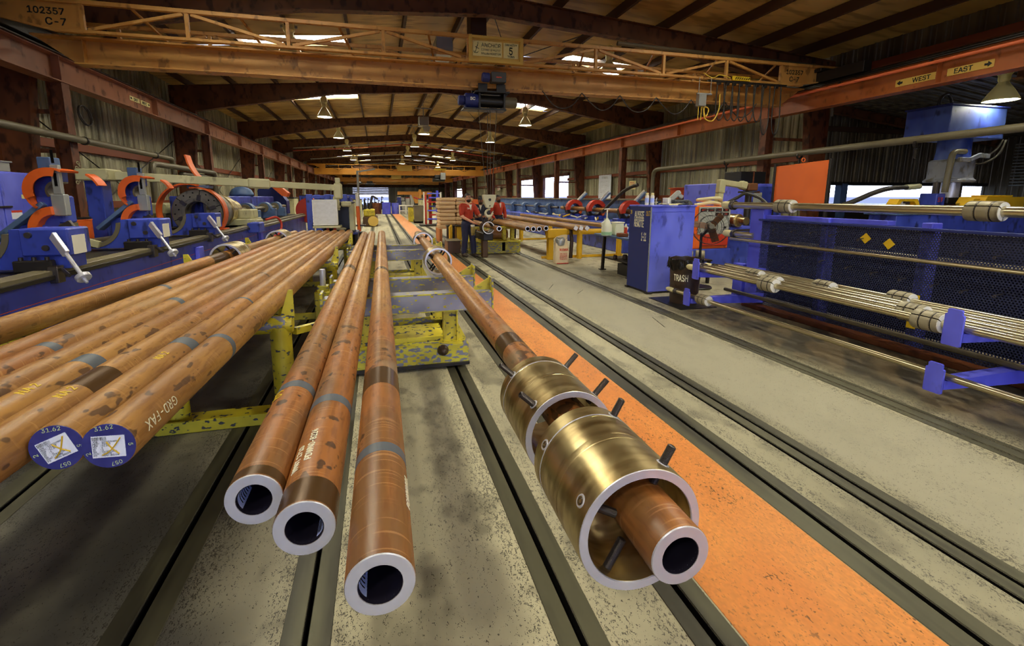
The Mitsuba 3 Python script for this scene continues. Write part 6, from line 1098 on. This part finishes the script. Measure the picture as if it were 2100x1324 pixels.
part(t, 'red_print', cat(text('KEMA', .06, (c[0] + .03, c[1] - .128, .36), X, Z, .003, True), *[bx(c[0] - .08, c[0] + .12, c[1] - .127, c[1] - .124, .12 + .035 * k, .13 + .035 * k) for k in range(5)]), 'red_print'); part(t, 'bottom_band', bx(c[0] - .15, c[0] + .16, c[1] - .118, c[1] - .112, .01, .03), 'red_print'); part(t, 'inner_liner', lathe([(.11, .0), (.13, .12), (.09, .2), (0, .16)], c + [-.03, 0, .46], Z, 18), 'galvanized', True)
# work table with bottles
t = thing('work_table', 'blue topped steel work table left of the control cabinet', 'table'); part(t, 'top', cat(bx(4.75, 6.02, 8.1, 9.55, .79, .83, .006)), 'dull_blue'); part(t, 'lower_shelf', bx(4.95, 5.98, 8.2, 9.45, .27, .3, .004), 'dark_steel')
for x, y in ((4.92, 9.42), (4.9, 8.2), (5.9, 9.42), (5.9, 8.2)): part(t, 'leg', cat(bar((x, y, .02), (x + .03, y, .79), .06, .06, .004), bx(x - .07, x + .07, y - .05, y + .05, 0, .02)), 'dark_steel')
for x in (5.55, 5.75): part(t, 'yellow_brace', bx(x, x + .07, 9.0, 9.1, .3, .79, .004), 'yellow_far')
one('black_toolbox', bx(4.95, 5.4, 8.3, 8.8, 0.0, .24, .01), 'black_plastic', 'black toolbox on the floor under the work table', 'toolbox')
for i, (x, y, r) in enumerate(((5.0, 9.0, .05), (5.18, 8.9, .06), (5.4, 8.7, .08))): one('small_pot', rod((x, y, .3), (x, y, .3 + r * 1.7), r, 16, r * .8, .01), 'brown_bin', f'small dark pot on the lower shelf of the work table, {["left","middle","right"][i]}', 'pot', 'pots on the lower table shelf', 30)
t = thing('plastic_jug', 'translucent white jug with a tall spout on the work table', 'jug'); jx, jy = P(1244, 470, y=8.9)[0], 8.9
part(t, 'jug_body', lathe([(0, 0), (.1, 0), (.11, .02), (.11, .2), (.06, .32), (.03, .35), (.03, .37), (0, .37)], (jx, jy, .83), Z, 20), 'hdpe_white', 30); part(t, 'liquid', lathe([(0, .012), (.112, .012), (.112, .08), (0, .08)], (jx, jy, .83), Z, 20), 'liquid_green', 30); part(t, 'pump', cat(rod((jx, jy, 1.2), (jx, jy, 1.38), .015, 10), bar((jx - .07, jy, 1.385), (jx + .06, jy, 1.395), .03, .025, .005)), 'white_paint'); part(t, 'handle', path([(jx - .1, jy, 1.02), (jx - .13, jy, 1.08), (jx - .07, jy, 1.13)], .014, 8), 'hdpe_white', True)
t = thing('plastic_tub', 'square white plastic tub beside the jug on the work table', 'tub'); part(t, 'tub', bx(jx + .16, jx + .36, 8.8, 9.0, .83, 1.10, .015), 'hdpe_white'); part(t, 'lid', bx(jx + .15, jx + .37, 8.79, 9.01, 1.09, 1.115, .006), 'white_paint')
one('brown_dish', rod((jx + .18, 8.55, .83), (jx + .18, 8.55, .90), .12, 24, ch=.01), 'red_oxide', 'shallow brown dish in front of the tub on the work table', 'dish', None, 30)
t = thing('caulk_tube', 'slim red and white tube standing on the work table', 'bottle'); x = P(1283, 480, y=8.5)[0]; part(t, 'tube', rod((x, 8.5, .83), (x, 8.5, 1.02), .03, 14, ch=.003), 'red_print', 30); part(t, 'nozzle', lathe([(.02, 0), (.03, .02), (.006, .08), (0, .08)], (x, 8.5, 1.02), Z, 12), 'white_paint', 30)
for i in range(4): one('table_tool', bar((5.35 + .12 * i, 8.4 + .1 * (i % 2), .845), (5.5 + .1 * i, 8.6 + .12 * i, .85), .03, .025, .005), ['bolt_steel', 'red_paint', 'white_paint', 'black_plastic'][i], ['steel hand tool lying on the work table', 'red handled tool lying on the work table', 'white plastic scrap lying on the work table', 'black handled tool lying on the work table'][i], 'tool')
# third lathe along the right wall
t = thing('long_lathe', 'long blue lathe with three red steady rests along the right wall', 'lathe'); WX = 7.35
part(t, 'bed', bx(6.9, 8.0, 12.0, 32, 0, .85, .02), 'machine_blue'); part(t, 'back_board', bx(8.2, 8.3, 12.3, 34, 0, 1.52, .01), 'dull_blue'); part(t, 'board_cap', bx(8.15, 8.35, 12.3, 34, 1.52, 1.58, .006), 'gray_pipe')
part(t, 'work_tube', rod((WX, 11.4, 1.2), (WX, 17.8, 1.2), .075, 24), 'rusty_steel', 30)
for i, y in enumerate((12.5, 14.75, 16.6)):
    part(t, 'rest_ring', ring((WX, y, 1.2), (WX, y + .25, 1.2), .27, .17, 28), 'dark_steel', 30); part(t, 'rest_guard', extr(arcpoly(.2, .34, 25, 190, 22), .2, (WX, y + .05, 1.2), X, Z), 'red_paint', 30); part(t, 'rest_guard', extr(arcpoly(.26, .34, -40, 20, 10), .2, (WX, y + .1, 1.2), X, Z), 'guard_orange', 30)
    part(t, 'rest_arm', bar((WX + .14, y + .0, 1.42), (WX + .52, y + .0, 1.78), .06, .17, .006, (0, 1, 0)), 'dull_blue'); part(t, 'arm_edge', bar((WX + .08, y - .03, 1.47), (WX + .46, y - .03, 1.84), .05, .03, .004, (0, 1, 0)), 'white_paint')
    part(t, 'rest_base', bx(WX - .4, WX + .4, y - .05, y + .3, .85, 1.0, .02), 'machine_blue'); part(t, 'inner_face', ring((WX, y - .012, 1.2), (WX, y + .002, 1.2), .2, .172, 28, .002), 'bolt_steel', 30)
    part(t, 'hand_lever', bar((WX - .35, y - .1, 1.0), (WX - .5, y - .2, 1.3), .03, .03), 'bolt_steel')
for i, y in enumerate((19.0, 20.6, 22.6, 24.6)): part(t, 'bearing_stand', cat(bx(WX - .2, WX + .2, y, y + .3, .85, 1.1, .015), ring((WX, y, 1.2), (WX, y + .3, 1.2), .17, .06, 22)), 'dull_blue', 30)
part(t, 'feed_bar', rod((WX, 18.2, 1.2), (WX, 27, 1.2), .05, 12), 'bolt_steel', True)
rg = random.Random(4)
for i in range(16): part(t, 'tool', bar((WX - .45 + rg.uniform(-.15, .3), 13 + i * .55, .9), (WX - .2 + rg.uniform(-.3, .2), 13.2 + i * .55, .93 + rg.uniform(0, .08)), .05, .05, .01), rg.choice(['red_paint', 'bolt_steel', 'white_paint', 'dark_steel', 'yellow_far']))
pipe_thing('machine_hose', [tuple(P(1235, 435, y=13.6)), tuple(P(1262, 408, y=13.0)), tuple(P(1285, 385, y=12.4)), tuple(P(1308, 379, y=12.0))], .05, 'hose_black', 'thick dark hose rising from the red steady rests to the wall', 'hose', .4)
t = thing('paper_banner', 'long white paper chart hanging on the right wall', 'chart'); b0, b1 = P(1237, 359, x=12.72), P(1242, 407, x=12.72); part(t, 'sheet', bx(12.715, 12.722, 23.7, 25.2, b1[2], b0[2], .001), 'paper_white'); part(t, 'clip', bx(12.71, 12.79, 23.8, 23.84, b0[2] - .06, b0[2] - .03), 'bolt_steel'); part(t, 'clip', bx(12.71, 12.79, 25.0, 25.04, b0[2] - .06, b0[2] - .03), 'bolt_steel'); part(t, 'print', cat(text('SCHEDULE', .1, (12.713, 24.45, b0[2] - .15), (0, -1, 0), Z, .002, True), *[bx(12.712, 12.715, 23.85, 25.05, b1[2] + .1 + .08 * k, b1[2] + .11 + .08 * k) for k in range(12)]), 'gray_paint')
t = thing('wall_notice', 'small cream notice sheet on the red column right of the white chart', 'notice'); b0 = P(1297, 375, x=12.0); part(t, 'sheet', bx(11.99, 12.0, b0[1] - .3, b0[1] + .3, b0[2] - .3, b0[2] + .1, .001), 'cream_sign'); part(t, 'print', cat(*[bx(11.985, 11.99, b0[1] - .22, b0[1] + .22, b0[2] - .22 + .08 * k, b0[2] - .19 + .08 * k) for k in range(4)]), 'red_print')
t = thing('exit_sign', 'small lit red and white exit sign by the open side door', 'exit sign'); b0 = P(1024, 386, x=12.6); part(t, 'bracket', bx(12.58, 13.0, b0[1] - .05, b0[1] + .05, b0[2] - .05, b0[2] + .05)  , 'dark_steel'); part(t, 'housing', bx(12.5, 12.6, b0[1] - .5, b0[1] + .5, b0[2] - .22, b0[2] + .22, .01), 'white_paint'); part(t, 'letters', text('EXIT', .24, (12.1, b0[1] - .51, b0[2]), X, Z, .01, True), 'red_print') if False else part(t, 'letters', text('EXIT', .26, (12.497, b0[1], b0[2]), (0, -1, 0), Z, .004, True), 'red_print')
for i, (px, py) in enumerate(((1120, 342), (1100, 345))):
    pass
# stack of flat cartons behind the worker
g0, g1 = P(908, 446, y=16.5)[0], P(936, 446, y=16.5)[0]
t = thing('pallet', 'wooden pallet under the stack of flat cartons behind the worker', 'pallet'); part(t, 'deck', cat(*[bx(2.1, 3.4, 16.5 + .16 * k, 16.62 + .16 * k, .5, .52, .002) for k in range(7)]), 'cardboard'); part(t, 'runner', cat(*[bx(2.1 + .58 * k, 2.2 + .58 * k, 16.5, 17.6, .0, .5, .004) for k in range(3)]), 'orange_floor_paint')
rg = random.Random(11)
for k in range(8):
    for j in range(2):
        o_ = rg.uniform(-.03, .03); x = 2.12 + .62 * j + o_; z = .521 + .138 * k; b = bx(x, x + .6, 16.52 + rg.uniform(-.02, .02), 17.5, z, z + .128, .03)
        one('flat_carton', b, 'cardboard', f'flat tan carton behind the worker, {["lowest","second","third","fourth","fifth","sixth","seventh","topmost"][k]} layer, {["left","right"][j]} column', 'carton', 'flat cartons piled behind the worker')
t = thing('orange_bin', 'orange bin behind the worker in the navy shirt', 'bin'); q0 = P(978, 415, y=17.5); part(t, 'body', bx(q0[0] - .15, q0[0] + .15, 17.5, 17.9, .9, q0[2] + .12, .02), 'panel_orange'); part(t, 'stand', bx(q0[0] - .12, q0[0] + .12, 17.55, 17.85, 0, .9, .01), 'dark_steel')

# ================================================================== PEOPLE
import manifold3d as m3
def _hull(a, ra, b, rb, n=14):
    return m3.Manifold.batch_hull([m3.Manifold.sphere(ra, n).translate(list(map(float, a))), m3.Manifold.sphere(rb, n).translate(list(map(float, b)))])
def blend(bones, extra=(), step=.03, it=12):
    M = _hull(*bones[0])
    for b in bones[1:]: M = M + _hull(*b)
    for e in extra: M = M + e
    M = M.refine_to_length(step); q = M.to_mesh(); t_ = trimesh.Trimesh(q.vert_properties[:, :3], q.tri_verts, process=True); trimesh.smoothing.filter_taubin(t_, .5, -.53, it); return np.array(t_.vertices), np.array(t_.faces)
def ell(c, r, n=18): return m3.Manifold.sphere(1.0, n).scale(list(r)).translate(list(map(float, c)))
def person(pos, face, label, J, shirt, skin='skin', sleeves=True, trousers='trousers_navy', beard=True, glasses=True, hat=None, letter=None):
    """pos: feet, face: degrees the body turns from facing -y (towards the viewer) to the left. J: joints in the body frame (x to the person's left on screen right, y back, z up)."""
    t = thing('person', label, 'person'); R = lambda m: mv(rot(m, (0, 0, 1), face), pos)
    H = dict(pelvis=(0, 0, .93), chest=(0, 0, 1.28), neck=(0, .0, 1.46), head=(0, -.02, 1.62), shL=(-.19, 0, 1.40), shR=(.19, 0, 1.40), elL=(-.27, 0, 1.12), elR=(.27, 0, 1.12), haL=(-.28, -.06, .88), haR=(.28, -.06, .88), hipL=(-.09, 0, .9), hipR=(.09, 0, .9), knL=(-.10, -.02, .49), knR=(.10, -.02, .49), anL=(-.11, 0, .09), anR=(.11, 0, .09)); H.update(J)
    H = {k: np.asarray(v, float) for k, v in H.items()}; hd = H['head']
    bones = [(H['pelvis'], .135, H['chest'], .145), (H['chest'], .14, H['neck'], .062), (H['neck'], .056, hd - [0, 0, .04], .062)]
    for s_ in 'LR':
        bones += [(H['chest'] + [0, 0, .06], .1, H['sh' + s_], .066), (H['sh' + s_], .062, H['el' + s_], .046), (H['el' + s_], .045, H['ha' + s_], .031), (H['pelvis'], .12, H['hip' + s_], .1), (H['hip' + s_], .092, H['kn' + s_], .062), (H['kn' + s_], .06, H['an' + s_], .042), (H['an' + s_], .043, H['an' + s_] + [0, -.11, -.035], .034)]
        w = H['ha' + s_] - H['el' + s_]; w = w / np.linalg.norm(w); sd = np.cross(w, [0, 1, 0]); sd = sd / (np.linalg.norm(sd) + 1e-9); bk = np.cross(sd, w)
        palm = H['ha' + s_] + w * .05; bones.append((H['ha' + s_], .03, palm + w * .03, .032))
        for f_ in range(4):
            b_ = palm + w * .05 + bk * (.03 - .02 * f_); m_ = b_ + w * (.038 - .006 * abs(f_ - 1)) + sd * .008; bones += [(b_ - w * .03, .0105, m_, .0098), (m_, .0098, m_ + w * .022 + sd * .018, .0088)]
        th_ = palm + bk * .034; bones += [(palm, .014, th_ + w * .01, .0115), (th_ + w * .01, .0115, th_ + w * .05 + sd * .016, .0095)]
    ex = [ell(hd, (.08, .1, .12)), ell(hd + [0, -.03, -.07], (.056, .06, .055)), ell(hd + [0, -.1, -.015], (.014, .022, .026)), ell(hd + [-.078, .01, -.01], (.012, .022, .032)), ell(hd + [.078, .01, -.01], (.012, .022, .032))]
    part(t, 'body', R(blend(bones, ex, .022, 8)), skin, True)
    part(t, 'eye', R(cat(ball(hd + [-.031, -.088, .012], .011, 6), ball(hd + [.031, -.088, .012], .011, 6))), 'white_paint', True); part(t, 'pupil', R(cat(ball(hd + [-.031, -.097, .012], .006, 5), ball(hd + [.031, -.097, .012], .006, 5))), 'ink', True); part(t, 'mouth', R(ball(hd + [0, -.088, -.062], .022, 6, (1, .35, .28))), 'red_oxide', True)
    sh = [(H['pelvis'] + [0, 0, .13], .150, H['chest'], .166), (H['chest'], .160, H['neck'] - [0, 0, .05], .072)]
    for s_ in 'LR':
        k = .75 if not sleeves else 1.0; e_ = H['sh' + s_] + (H['el' + s_] - H['sh' + s_]) * (1.0 if sleeves else .82)
        sh += [(H['chest'] + [0, 0, .06], .115, H['sh' + s_], .083), (H['sh' + s_], .082, e_, .07)]
        if sleeves: sh.append((H['el' + s_], .062, H['ha' + s_] - (H['ha' + s_] - H['el' + s_]) * .12, .046))
    shp = part(t, 'shirt', R(blend(sh, (), .03, 8)), shirt, True)
    part(shp, 'collar', R(cat(bar(H['neck'] + [-.07, -.05, -.015], H['neck'] + [-.02, -.115, -.10], .05, .012, .004), bar(H['neck'] + [.07, -.05, -.015], H['neck'] + [.02, -.115, -.10], .05, .012, .004))), shirt)
    part(t, 'undershirt', R(extr([(-.045, .0), (.045, .0), (.0, -.16)], .012, H['neck'] + [0, -.135 if True else 0, -.02], (1, 0, 0), (0, .15, 1))), 'cloth_white')
    if letter: part(shp, 'name_tag', R(text(letter, .045, H['chest'] + [-.085, -.166, .06], X, Z, .006, True)), 'white_paint')
    tr = []
    for s_ in 'LR': tr += [(H['pelvis'] + [0, 0, .03], .156, H['hip' + s_], .116), (H['hip' + s_], .112, H['kn' + s_], .088), (H['kn' + s_], .086, H['an' + s_] + [0, 0, .03], .078)]
    part(t, 'trousers', R(blend(tr, (), .035, 8)), trousers, True); part(t, 'belt', R(lathe([(.156, -.02), (.163, -.02), (.163, .02), (.156, .02)], H['pelvis'] + [0, 0, .10], Z, 24)), 'ink', 30)
    for s_ in 'LR': part(t, 'boot', R(blend([(H['an' + s_] + [0, .01, .05], .064, H['an' + s_] + [0, .0, -.03], .062), (H['an' + s_] + [0, .03, -.035], .056, H['an' + s_] + [0, -.16, -.042], .050)], (), .03, 6)), 'boot_brown', True)
    hm = m3.Manifold.sphere(1.0, 22).scale([.083, .102, .108]).translate(list(map(float, hd + [0, .012, .022]))); hm = hm - m3.Manifold.cube([.3, .16, .22], True).translate(list(map(float, hd + [0, -.10, -.05]))) - m3.Manifold.cube([.3, .3, .2], True).translate(list(map(float, hd + [0, 0, -.14]))); q_ = hm.to_mesh(); part(t, 'hair', R((np.array(q_.vert_properties[:, :3]), np.array(q_.tri_verts))), 'hair', 40)
    part(t, 'eyebrow', R(cat(bar(hd + [-.05, -.09, .034], hd + [-.015, -.098, .036], .012, .008, .003), bar(hd + [.015, -.098, .036], hd + [.05, -.09, .034], .012, .008, .003))), 'hair')
    if beard:
        bm = ell(hd + [0, -.034, -.072], (.061, .064, .060), 20) - ell(hd + [0, -.098, -.055], (.026, .03, .016), 14) - m3.Manifold.cube([.3, .3, .2], True).translate(list(map(float, hd + [0, 0, .063]))); q_ = bm.to_mesh(); part(t, 'beard', R((np.array(q_.vert_properties[:, :3]), np.array(q_.tri_verts))), 'hair', 40); part(t, 'moustache', R(bar(hd + [-.03, -.095, -.045], hd + [.03, -.095, -.045], .014, .012, .004)), 'hair')
    if glasses: part(t, 'glasses', R(cat(*[lathe([(.021 + .0025 * math.cos(q), .0025 * math.sin(q)) for q in np.linspace(0, 2 * PI, 6)], hd + [sx * .034, -.104, .01], (0, 1, 0), 14) for sx in (-1, 1)], bar(hd + [-.012, -.106, .012], hd + [.012, -.106, .012], .004, .004), bar(hd + [-.055, -.1, .014], hd + [-.08, .0, .012], .004, .005), bar(hd + [.055, -.1, .014], hd + [.08, .0, .012], .004, .005))), 'ink')
    if hat: part(t, 'cap', R(cat(lathe([(.088, .0), (.09, .03), (.075, .085), (.03, .115), (0, .118)], hd + [0, .0, .035], Z, 20), bx(-.07, .07, hd[1] - .19, hd[1] - .07, hd[2] + .03, hd[2] + .045, .005))), hat, 30)
    return t, R, H
t, R, H = person(np.array([2.36, 12.42, 0]), 24, 'bearded man with glasses in a red short sleeved work shirt and navy trousers, standing', dict(haL=(-.10, -.36, .98), elL=(-.26, -.10, 1.12), haR=(.36, -.40, 1.14), elR=(.30, -.14, 1.13), anL=(-.12, .03, .09), anR=(.13, -.1, .09), knR=(.12, -.07, .49)), 'shirt_red', sleeves=False, letter='Co')
gl = thing('work_glove', 'yellow leather work glove hanging from the hand of the man in the red shirt', 'glove'); g0 = H['haL'] + [0, -.02, -.10]
part(gl, 'glove', R(blend([(g0, .05, g0 + [.01, 0, -.16], .062)] + [(g0 + [.01 - .04 + .027 * k, 0, -.17], .017, g0 + [.01 - .045 + .03 * k, 0, -.25], .014) for k in range(4)] + [(g0 + [.04, 0, -.08], .018, g0 + [.09, 0, -.14], .015)], (), .03, 4)), 'leather_glove', True); part(gl, 'cuff', R(lathe([(.045, -.03), (.06, .0), (.058, .03), (.04, .03)], g0, Z, 16)), 'cloth_white', 30)
q = P(985, 405, y=14.6); person(np.array([q[0], 14.6, -.10 if False else 0]), -10, 'man in a navy work shirt and black cap behind the hook block, looking down', dict(head=(0, -.05, 1.53), neck=(0, -.01, 1.40), chest=(0, .0, 1.22), shL=(-.19, 0, 1.33), shR=(.19, 0, 1.33), elL=(-.28, -.02, 1.08), elR=(.27, -.08, 1.08), haL=(-.16, -.30, 1.02), haR=(.14, -.32, 1.04)), 'shirt_navy', 'skin_dark', True, beard=True, glasses=False, hat='black_plastic', letter='Ed')
q = P(1021, 402, y=14.9); person(np.array([q[0], 14.9, 0]), 20, 'man in a red long sleeved work jacket behind the hook block, facing left', dict(head=(0, -.02, 1.585), elL=(-.30, .02, 1.1), elR=(.30, .02, 1.1), haL=(-.2, -.14, .92), haR=(.22, -.12, .92)), 'shirt_red', 'skin_dark', True, beard=True, glasses=False)

# ================================================================== FAR END OF THE HALL
def far_box(name, x0, x1, y0, y1, z1, m, label, cat_, z0=0.0, trim=None, group=None):
    t = thing(name, label, cat_, group); part(t, 'body', bx(x0, x1, y0, y1, z0, z1, .02), m)
    if trim: part(t, 'lid', bx(x0 - .02, x1 + .02, y0 - .02, y1 + .02, z1, z1 + .05, .01), trim)
    return t
def far_drum(x, y, r, h, m, label, group=None):
    t = thing('steel_drum', label, 'drum', group); part(t, 'shell', lathe([(0, 0), (r, 0), (r, h * .33), (r * 1.04, h * .35), (r, h * .37), (r, h * .63), (r * 1.04, h * .65), (r, h * .67), (r, h), (0, h)], (x, y, 0), Z, 20), m, 30); return t
# left: tall blue racks with an orange tube leaning
t = thing('storage_rack', 'tall blue steel rack left of the floor tracks, behind the black trash can', 'rack')
for x in (-2.1, -1.55, -1.05):
    for y in (15.6, 17.6): part(t, 'upright', bx(x - .09, x + .09, y - .09, y + .09, 0, 1.72, .01), 'machine_blue')
for z in (.3, .75, 1.2, 1.6): part(t, 'rail', cat(bx(-2.15, -1.0, 15.55, 15.65, z, z + .09, .006), bx(-1.1, -1.0, 15.6, 17.7, z, z + .09, .006)), 'machine_blue')
part(t, 'back_panel', bx(-2.1, -1.0, 17.6, 17.7, .1, 1.7, .01), 'panel_blue')
t = thing('orange_tube', 'thin orange tube with pale top standing at the tall blue rack', 'tube'); c = P(737, 468, y=15.3); part(t, 'tube', rod((c[0], 15.3, .0), (c[0] - .02, 15.3, 1.35), .055, 12), 'panel_orange', 30); part(t, 'sleeve', rod((c[0] - .02, 15.3, 1.35), (c[0] - .025, 15.3, 1.78), .05, 12), 'white_paint', 30); part(t, 'clamp', cat(bx(c[0] - .12, c[0] + .2, 15.26, 15.5, .25, .29), bx(c[0] - .12, c[0] + .2, 15.26, 15.5, .72, .76)), 'dark_steel')
far_box('machine_column', -1.62, -1.1, 19.5, 21.5, 1.55, 'machine_blue', 'blue machine column behind the tall blue rack', 'machine', trim='panel_blue')
t = thing('jib_pole', 'thin gray jib pole rising over the operator desk', 'pole'); c = P(735, 395, y=20); part(t, 'pole', rod((c[0], 20, 0), (c[0], 20, P(738, 350, y=20)[2]), .045, 10), 'gray_paint', True); part(t, 'arm', bar((c[0], 20, P(738, 352, y=20)[2]), (c[0] + .7, 20, P(738, 346, y=20)[2]), .06, .06), 'gray_paint')
t = thing('lathe_clutter', 'green and yellow machine with bent arms left of the tracks', 'machine'); x = P(762, 455, y=27)[0]
part(t, 'base', bx(x - .45, x + .35, 26.5, 28.5, 0, .55, .05), 'scorched_steel'); part(t, 'body', bx(x - .4, x + .2, 26.8, 28.3, .55, .95, .05), 'yellow_paint'); part(t, 'arm', cat(bar((x - .1, 27, .9), (x + .1, 27, 1.7), .12, .12, .02), bar((x + .1, 27, 1.7), (x + .4, 27, 1.5), .1, .1, .02), bar((x - .3, 27.2, .9), (x - .35, 27.2, 1.5), .1, .1, .02)), 'dark_steel'); part(t, 'spool', rod((x + .1, 26.4, .3), (x + .1, 26.6, .3), .28, 20), 'wood_sign', 30)
rg = random.Random(21)
for i in range(9): far_box('machine', *( lambda x_, y_, w_, h_: (x_, x_ + w_, y_, y_ + 1.2, h_))(rg.uniform(-5.4, -2.2), 23 + 4.2 * i, rg.uniform(.7, 1.3), rg.uniform(1.0, 1.9)), rg.choice(['machine_blue', 'dark_gray', 'panel_blue', 'boom_beige', 'red_oxide']), f'distant machine box left of the tracks, {["first","second","third","fourth","fifth","sixth","seventh","eighth","ninth"][i]} going away', 'machine', trim='dark_steel', group=None)
# far centre
far_drum(-.15, 46.0, .42, 1.05, 'red_oxide', 'rust red drum left of the purple drums far down the hall'); far_drum(.75, 45.5, .40, 1.1, 'rack_blue', 'purple blue drum far down the hall, left one', 'purple blue drums'); far_drum(1.58, 45.6, .34, 1.05, 'cabinet_blue', 'purple blue drum far down the hall, right one', 'purple blue drums')
t = thing('white_bench', 'white bench frame far down the hall beside the purple drums', 'bench'); part(t, 'top', bx(1.9, 3.3, 45, 46, .75, .85, .02), 'white_paint'); part(t, 'shelf', bx(1.9, 3.3, 45, 46, .25, .33, .02), 'white_paint')
for x in (1.9, 2.5, 3.2): part(t, 'leg', bx(x, x + .12, 45, 45.1, 0, .8), 'white_paint')
t = thing('yellow_machine', 'bright yellow machine frame far down the hall', 'machine'); part(t, 'frame', cat(bx(3.3, 5.0, 44.5, 44.8, .05, .3, .02), bx(4.8, 5.05, 44.5, 44.8, .05, 1.1, .02)), 'lime_yellow'); part(t, 'body', bx(3.4, 4.7, 44.8, 46, .3, 1.0, .05), 'black_plastic'); part(t, 'boom', bar((3.3, 44.6, 1.6), (4.9, 44.6, .95), .14, .14, .02), 'red_paint')
t = thing('jib_crane', 'yellow jib crane on a post in front of the far right machines', 'jib crane'); part(t, 'beam', ibeam((1.9, 47.2, 1.99), (5.3, 47.2, 1.99), .32, .3, .05, .05), 'crane_yellow'); part(t, 'post', cat(bx(4.0, 4.25, 47.05, 47.35, 0, 2.35, .02), extr([(0, 0), (1.0, 0), (.9, -1.2), (.5, -1.2)], .15, (3.25, 47.3, 1.83), X, Z)), 'crane_yellow')
for i in range(12):
    x = 2.0 + .45 * (i % 6) + rg.uniform(-.02, .02); y = 50 + 2.5 * (i // 6); h = rg.uniform(1.0, 1.9)
    far_box('parts_shelf', x, x + .38, y, y + .8, h, rg.choice(['black_plastic', 'dark_gray', 'dark_steel', 'panel_blue', 'gray_paint']), f'dark parts shelf beyond the jib crane, {"front" if i < 6 else "back"} row, {ORD[i % 6]} from the left', 'shelf', trim=rg.choice(['white_paint', 'red_paint', 'dark_steel']))
for i in range(7):
    x = -2.2 + .42 * i; h = rg.uniform(.9, 1.7); t = thing('silhouette_machine', f'dark machine standing against the bright far door, {["first","second","third","fourth","fifth","sixth","seventh"][i]} from the left', 'machine'); part(t, 'base', bx(x, x + .35, 60 + i * .3, 61 + i * .3, 0, h * .6, .03), 'dark_steel'); part(t, 'arm', cat(bar((x + .1, 60.4, h * .6), (x + .15, 60.4, h), .1, .1), bar((x + .15, 60.4, h), (x + .35, 60.4, h * .85), .08, .08)), 'dark_steel')
# right: gray bin, blue and red rack stands
t = thing('waste_bin', 'gray brown wheeled bin right of the orange walkway', 'bin'); x = P(859, 440, y=29)[0]; part(t, 'body', extr([(-.25, .12), (.25, .12), (.3, 1.05), (-.3, 1.05)], .6, (x, 29.6, 0), X, Z), 'gray_pipe'); part(t, 'lid', bx(x - .32, x + .32, 28.98, 29.65, 1.05, 1.12, .02), 'gray_pipe'); part(t, 'wheel', rod((x - .3, 29.5, .12), (x + .3, 29.5, .12), .12, 14), 'black_plastic', 30)
far_box('yellow_cabinet', P(845, 440, y=31)[0] - .2, P(845, 440, y=31)[0] + .35, 31, 32, .95, 'yellow_paint', 'small dull yellow cabinet behind the gray brown bin', 'cabinet', trim='dark_steel')
far_box('green_cabinet', P(872, 430, y=33)[0] - .4, P(872, 430, y=33)[0] + .4, 33, 34, 1.45, 'boom_beige', 'pale cabinet between the bin and the red rack', 'cabinet', trim='panel_blue')
t = thing('tool_rack', 'red and blue tool rack with stacked arms right of the walkway', 'rack'); x = P(882, 450, y=26.5)[0]
part(t, 'red_upright', cat(bx(x - .3, x - .2, 26.3, 26.4, 0, 1.75, .01), bx(x - .05, x + .12, 26.5, 26.7, 0, 1.75, .02)), 'red_paint'); part(t, 'white_upright', cat(bx(x - .38, x - .31, 26.2, 26.3, .1, 1.9, .01), bx(x + .55, x + .65, 26.2, 26.3, .3, 1.9, .01)), 'white_paint'); part(t, 'blue_upright', bx(x + .4, x + .52, 26.6, 26.8, 0, 2.0, .02), 'rack_blue')
for k in range(7): part(t, 'rack_arm', bx(x - .15 + (.1 if k % 2 else 0), x + .6, 26.25, 26.4, .35 + .24 * k, .43 + .24 * k, .01), ['rack_blue', 'red_paint', 'rack_blue', 'panel_blue', 'red_paint', 'rack_blue', 'cabinet_blue'][k])
part(t, 'skid', bx(x - .6, x + .68, 25.9, 26.9, 0, .1, .02), 'dark_steel')
far_box('blue_locker', x + .72, x + 1.15, 26.2, 27.0, 1.5, 'rack_blue', 'bright blue locker right of the red and blue tool rack', 'locker', trim='cabinet_blue')
for i in range(4): far_box('parts_bin', 2.3 + .32 * i, 2.55 + .32 * i, 15.8, 16.15, .62, ['dark_steel', 'yellow_far', 'scorched_steel', 'panel_orange'][i], ['dark', 'yellow', 'brown', 'orange'][i] + ' parts bin in the row in front of the flat cartons', 'bin', trim='dark_steel')
t = thing('wall_mezzanine', 'dark steel walkway grating high on the right wall', 'walkway'); part(t, 'grating', cat(*[bx(9.6 + .2 * k, 9.65 + .2 * k, 35.9, 41, 4.55, 4.6) for k in range(14)]), 'dark_steel'); part(t, 'rail', cat(*[bx(9.55, 9.6, 36 + 1.2 * k, 36.06 + 1.2 * k, 3.8, 4.9) for k in range(5)]), 'dark_steel'); part(t, 'beam', bx(9.5, 12.7, 35.8, 35.95, 4.4, 4.6, .01), 'dark_steel')
t = thing('wall_speaker', 'gray electrical box on the right wall above the runway', 'box'); c = P(1110, 313, x=12.6); part(t, 'body', bx(12.5, 12.85, c[1] - .6, c[1] + .6, c[2] - .35, c[2] + .35, .02), 'gray_pipe'); part(t, 'bracket', bx(12.8, 12.95, c[1] - .2, c[1] + .2, c[2] - .2, c[2] + .5), 'dark_steel')
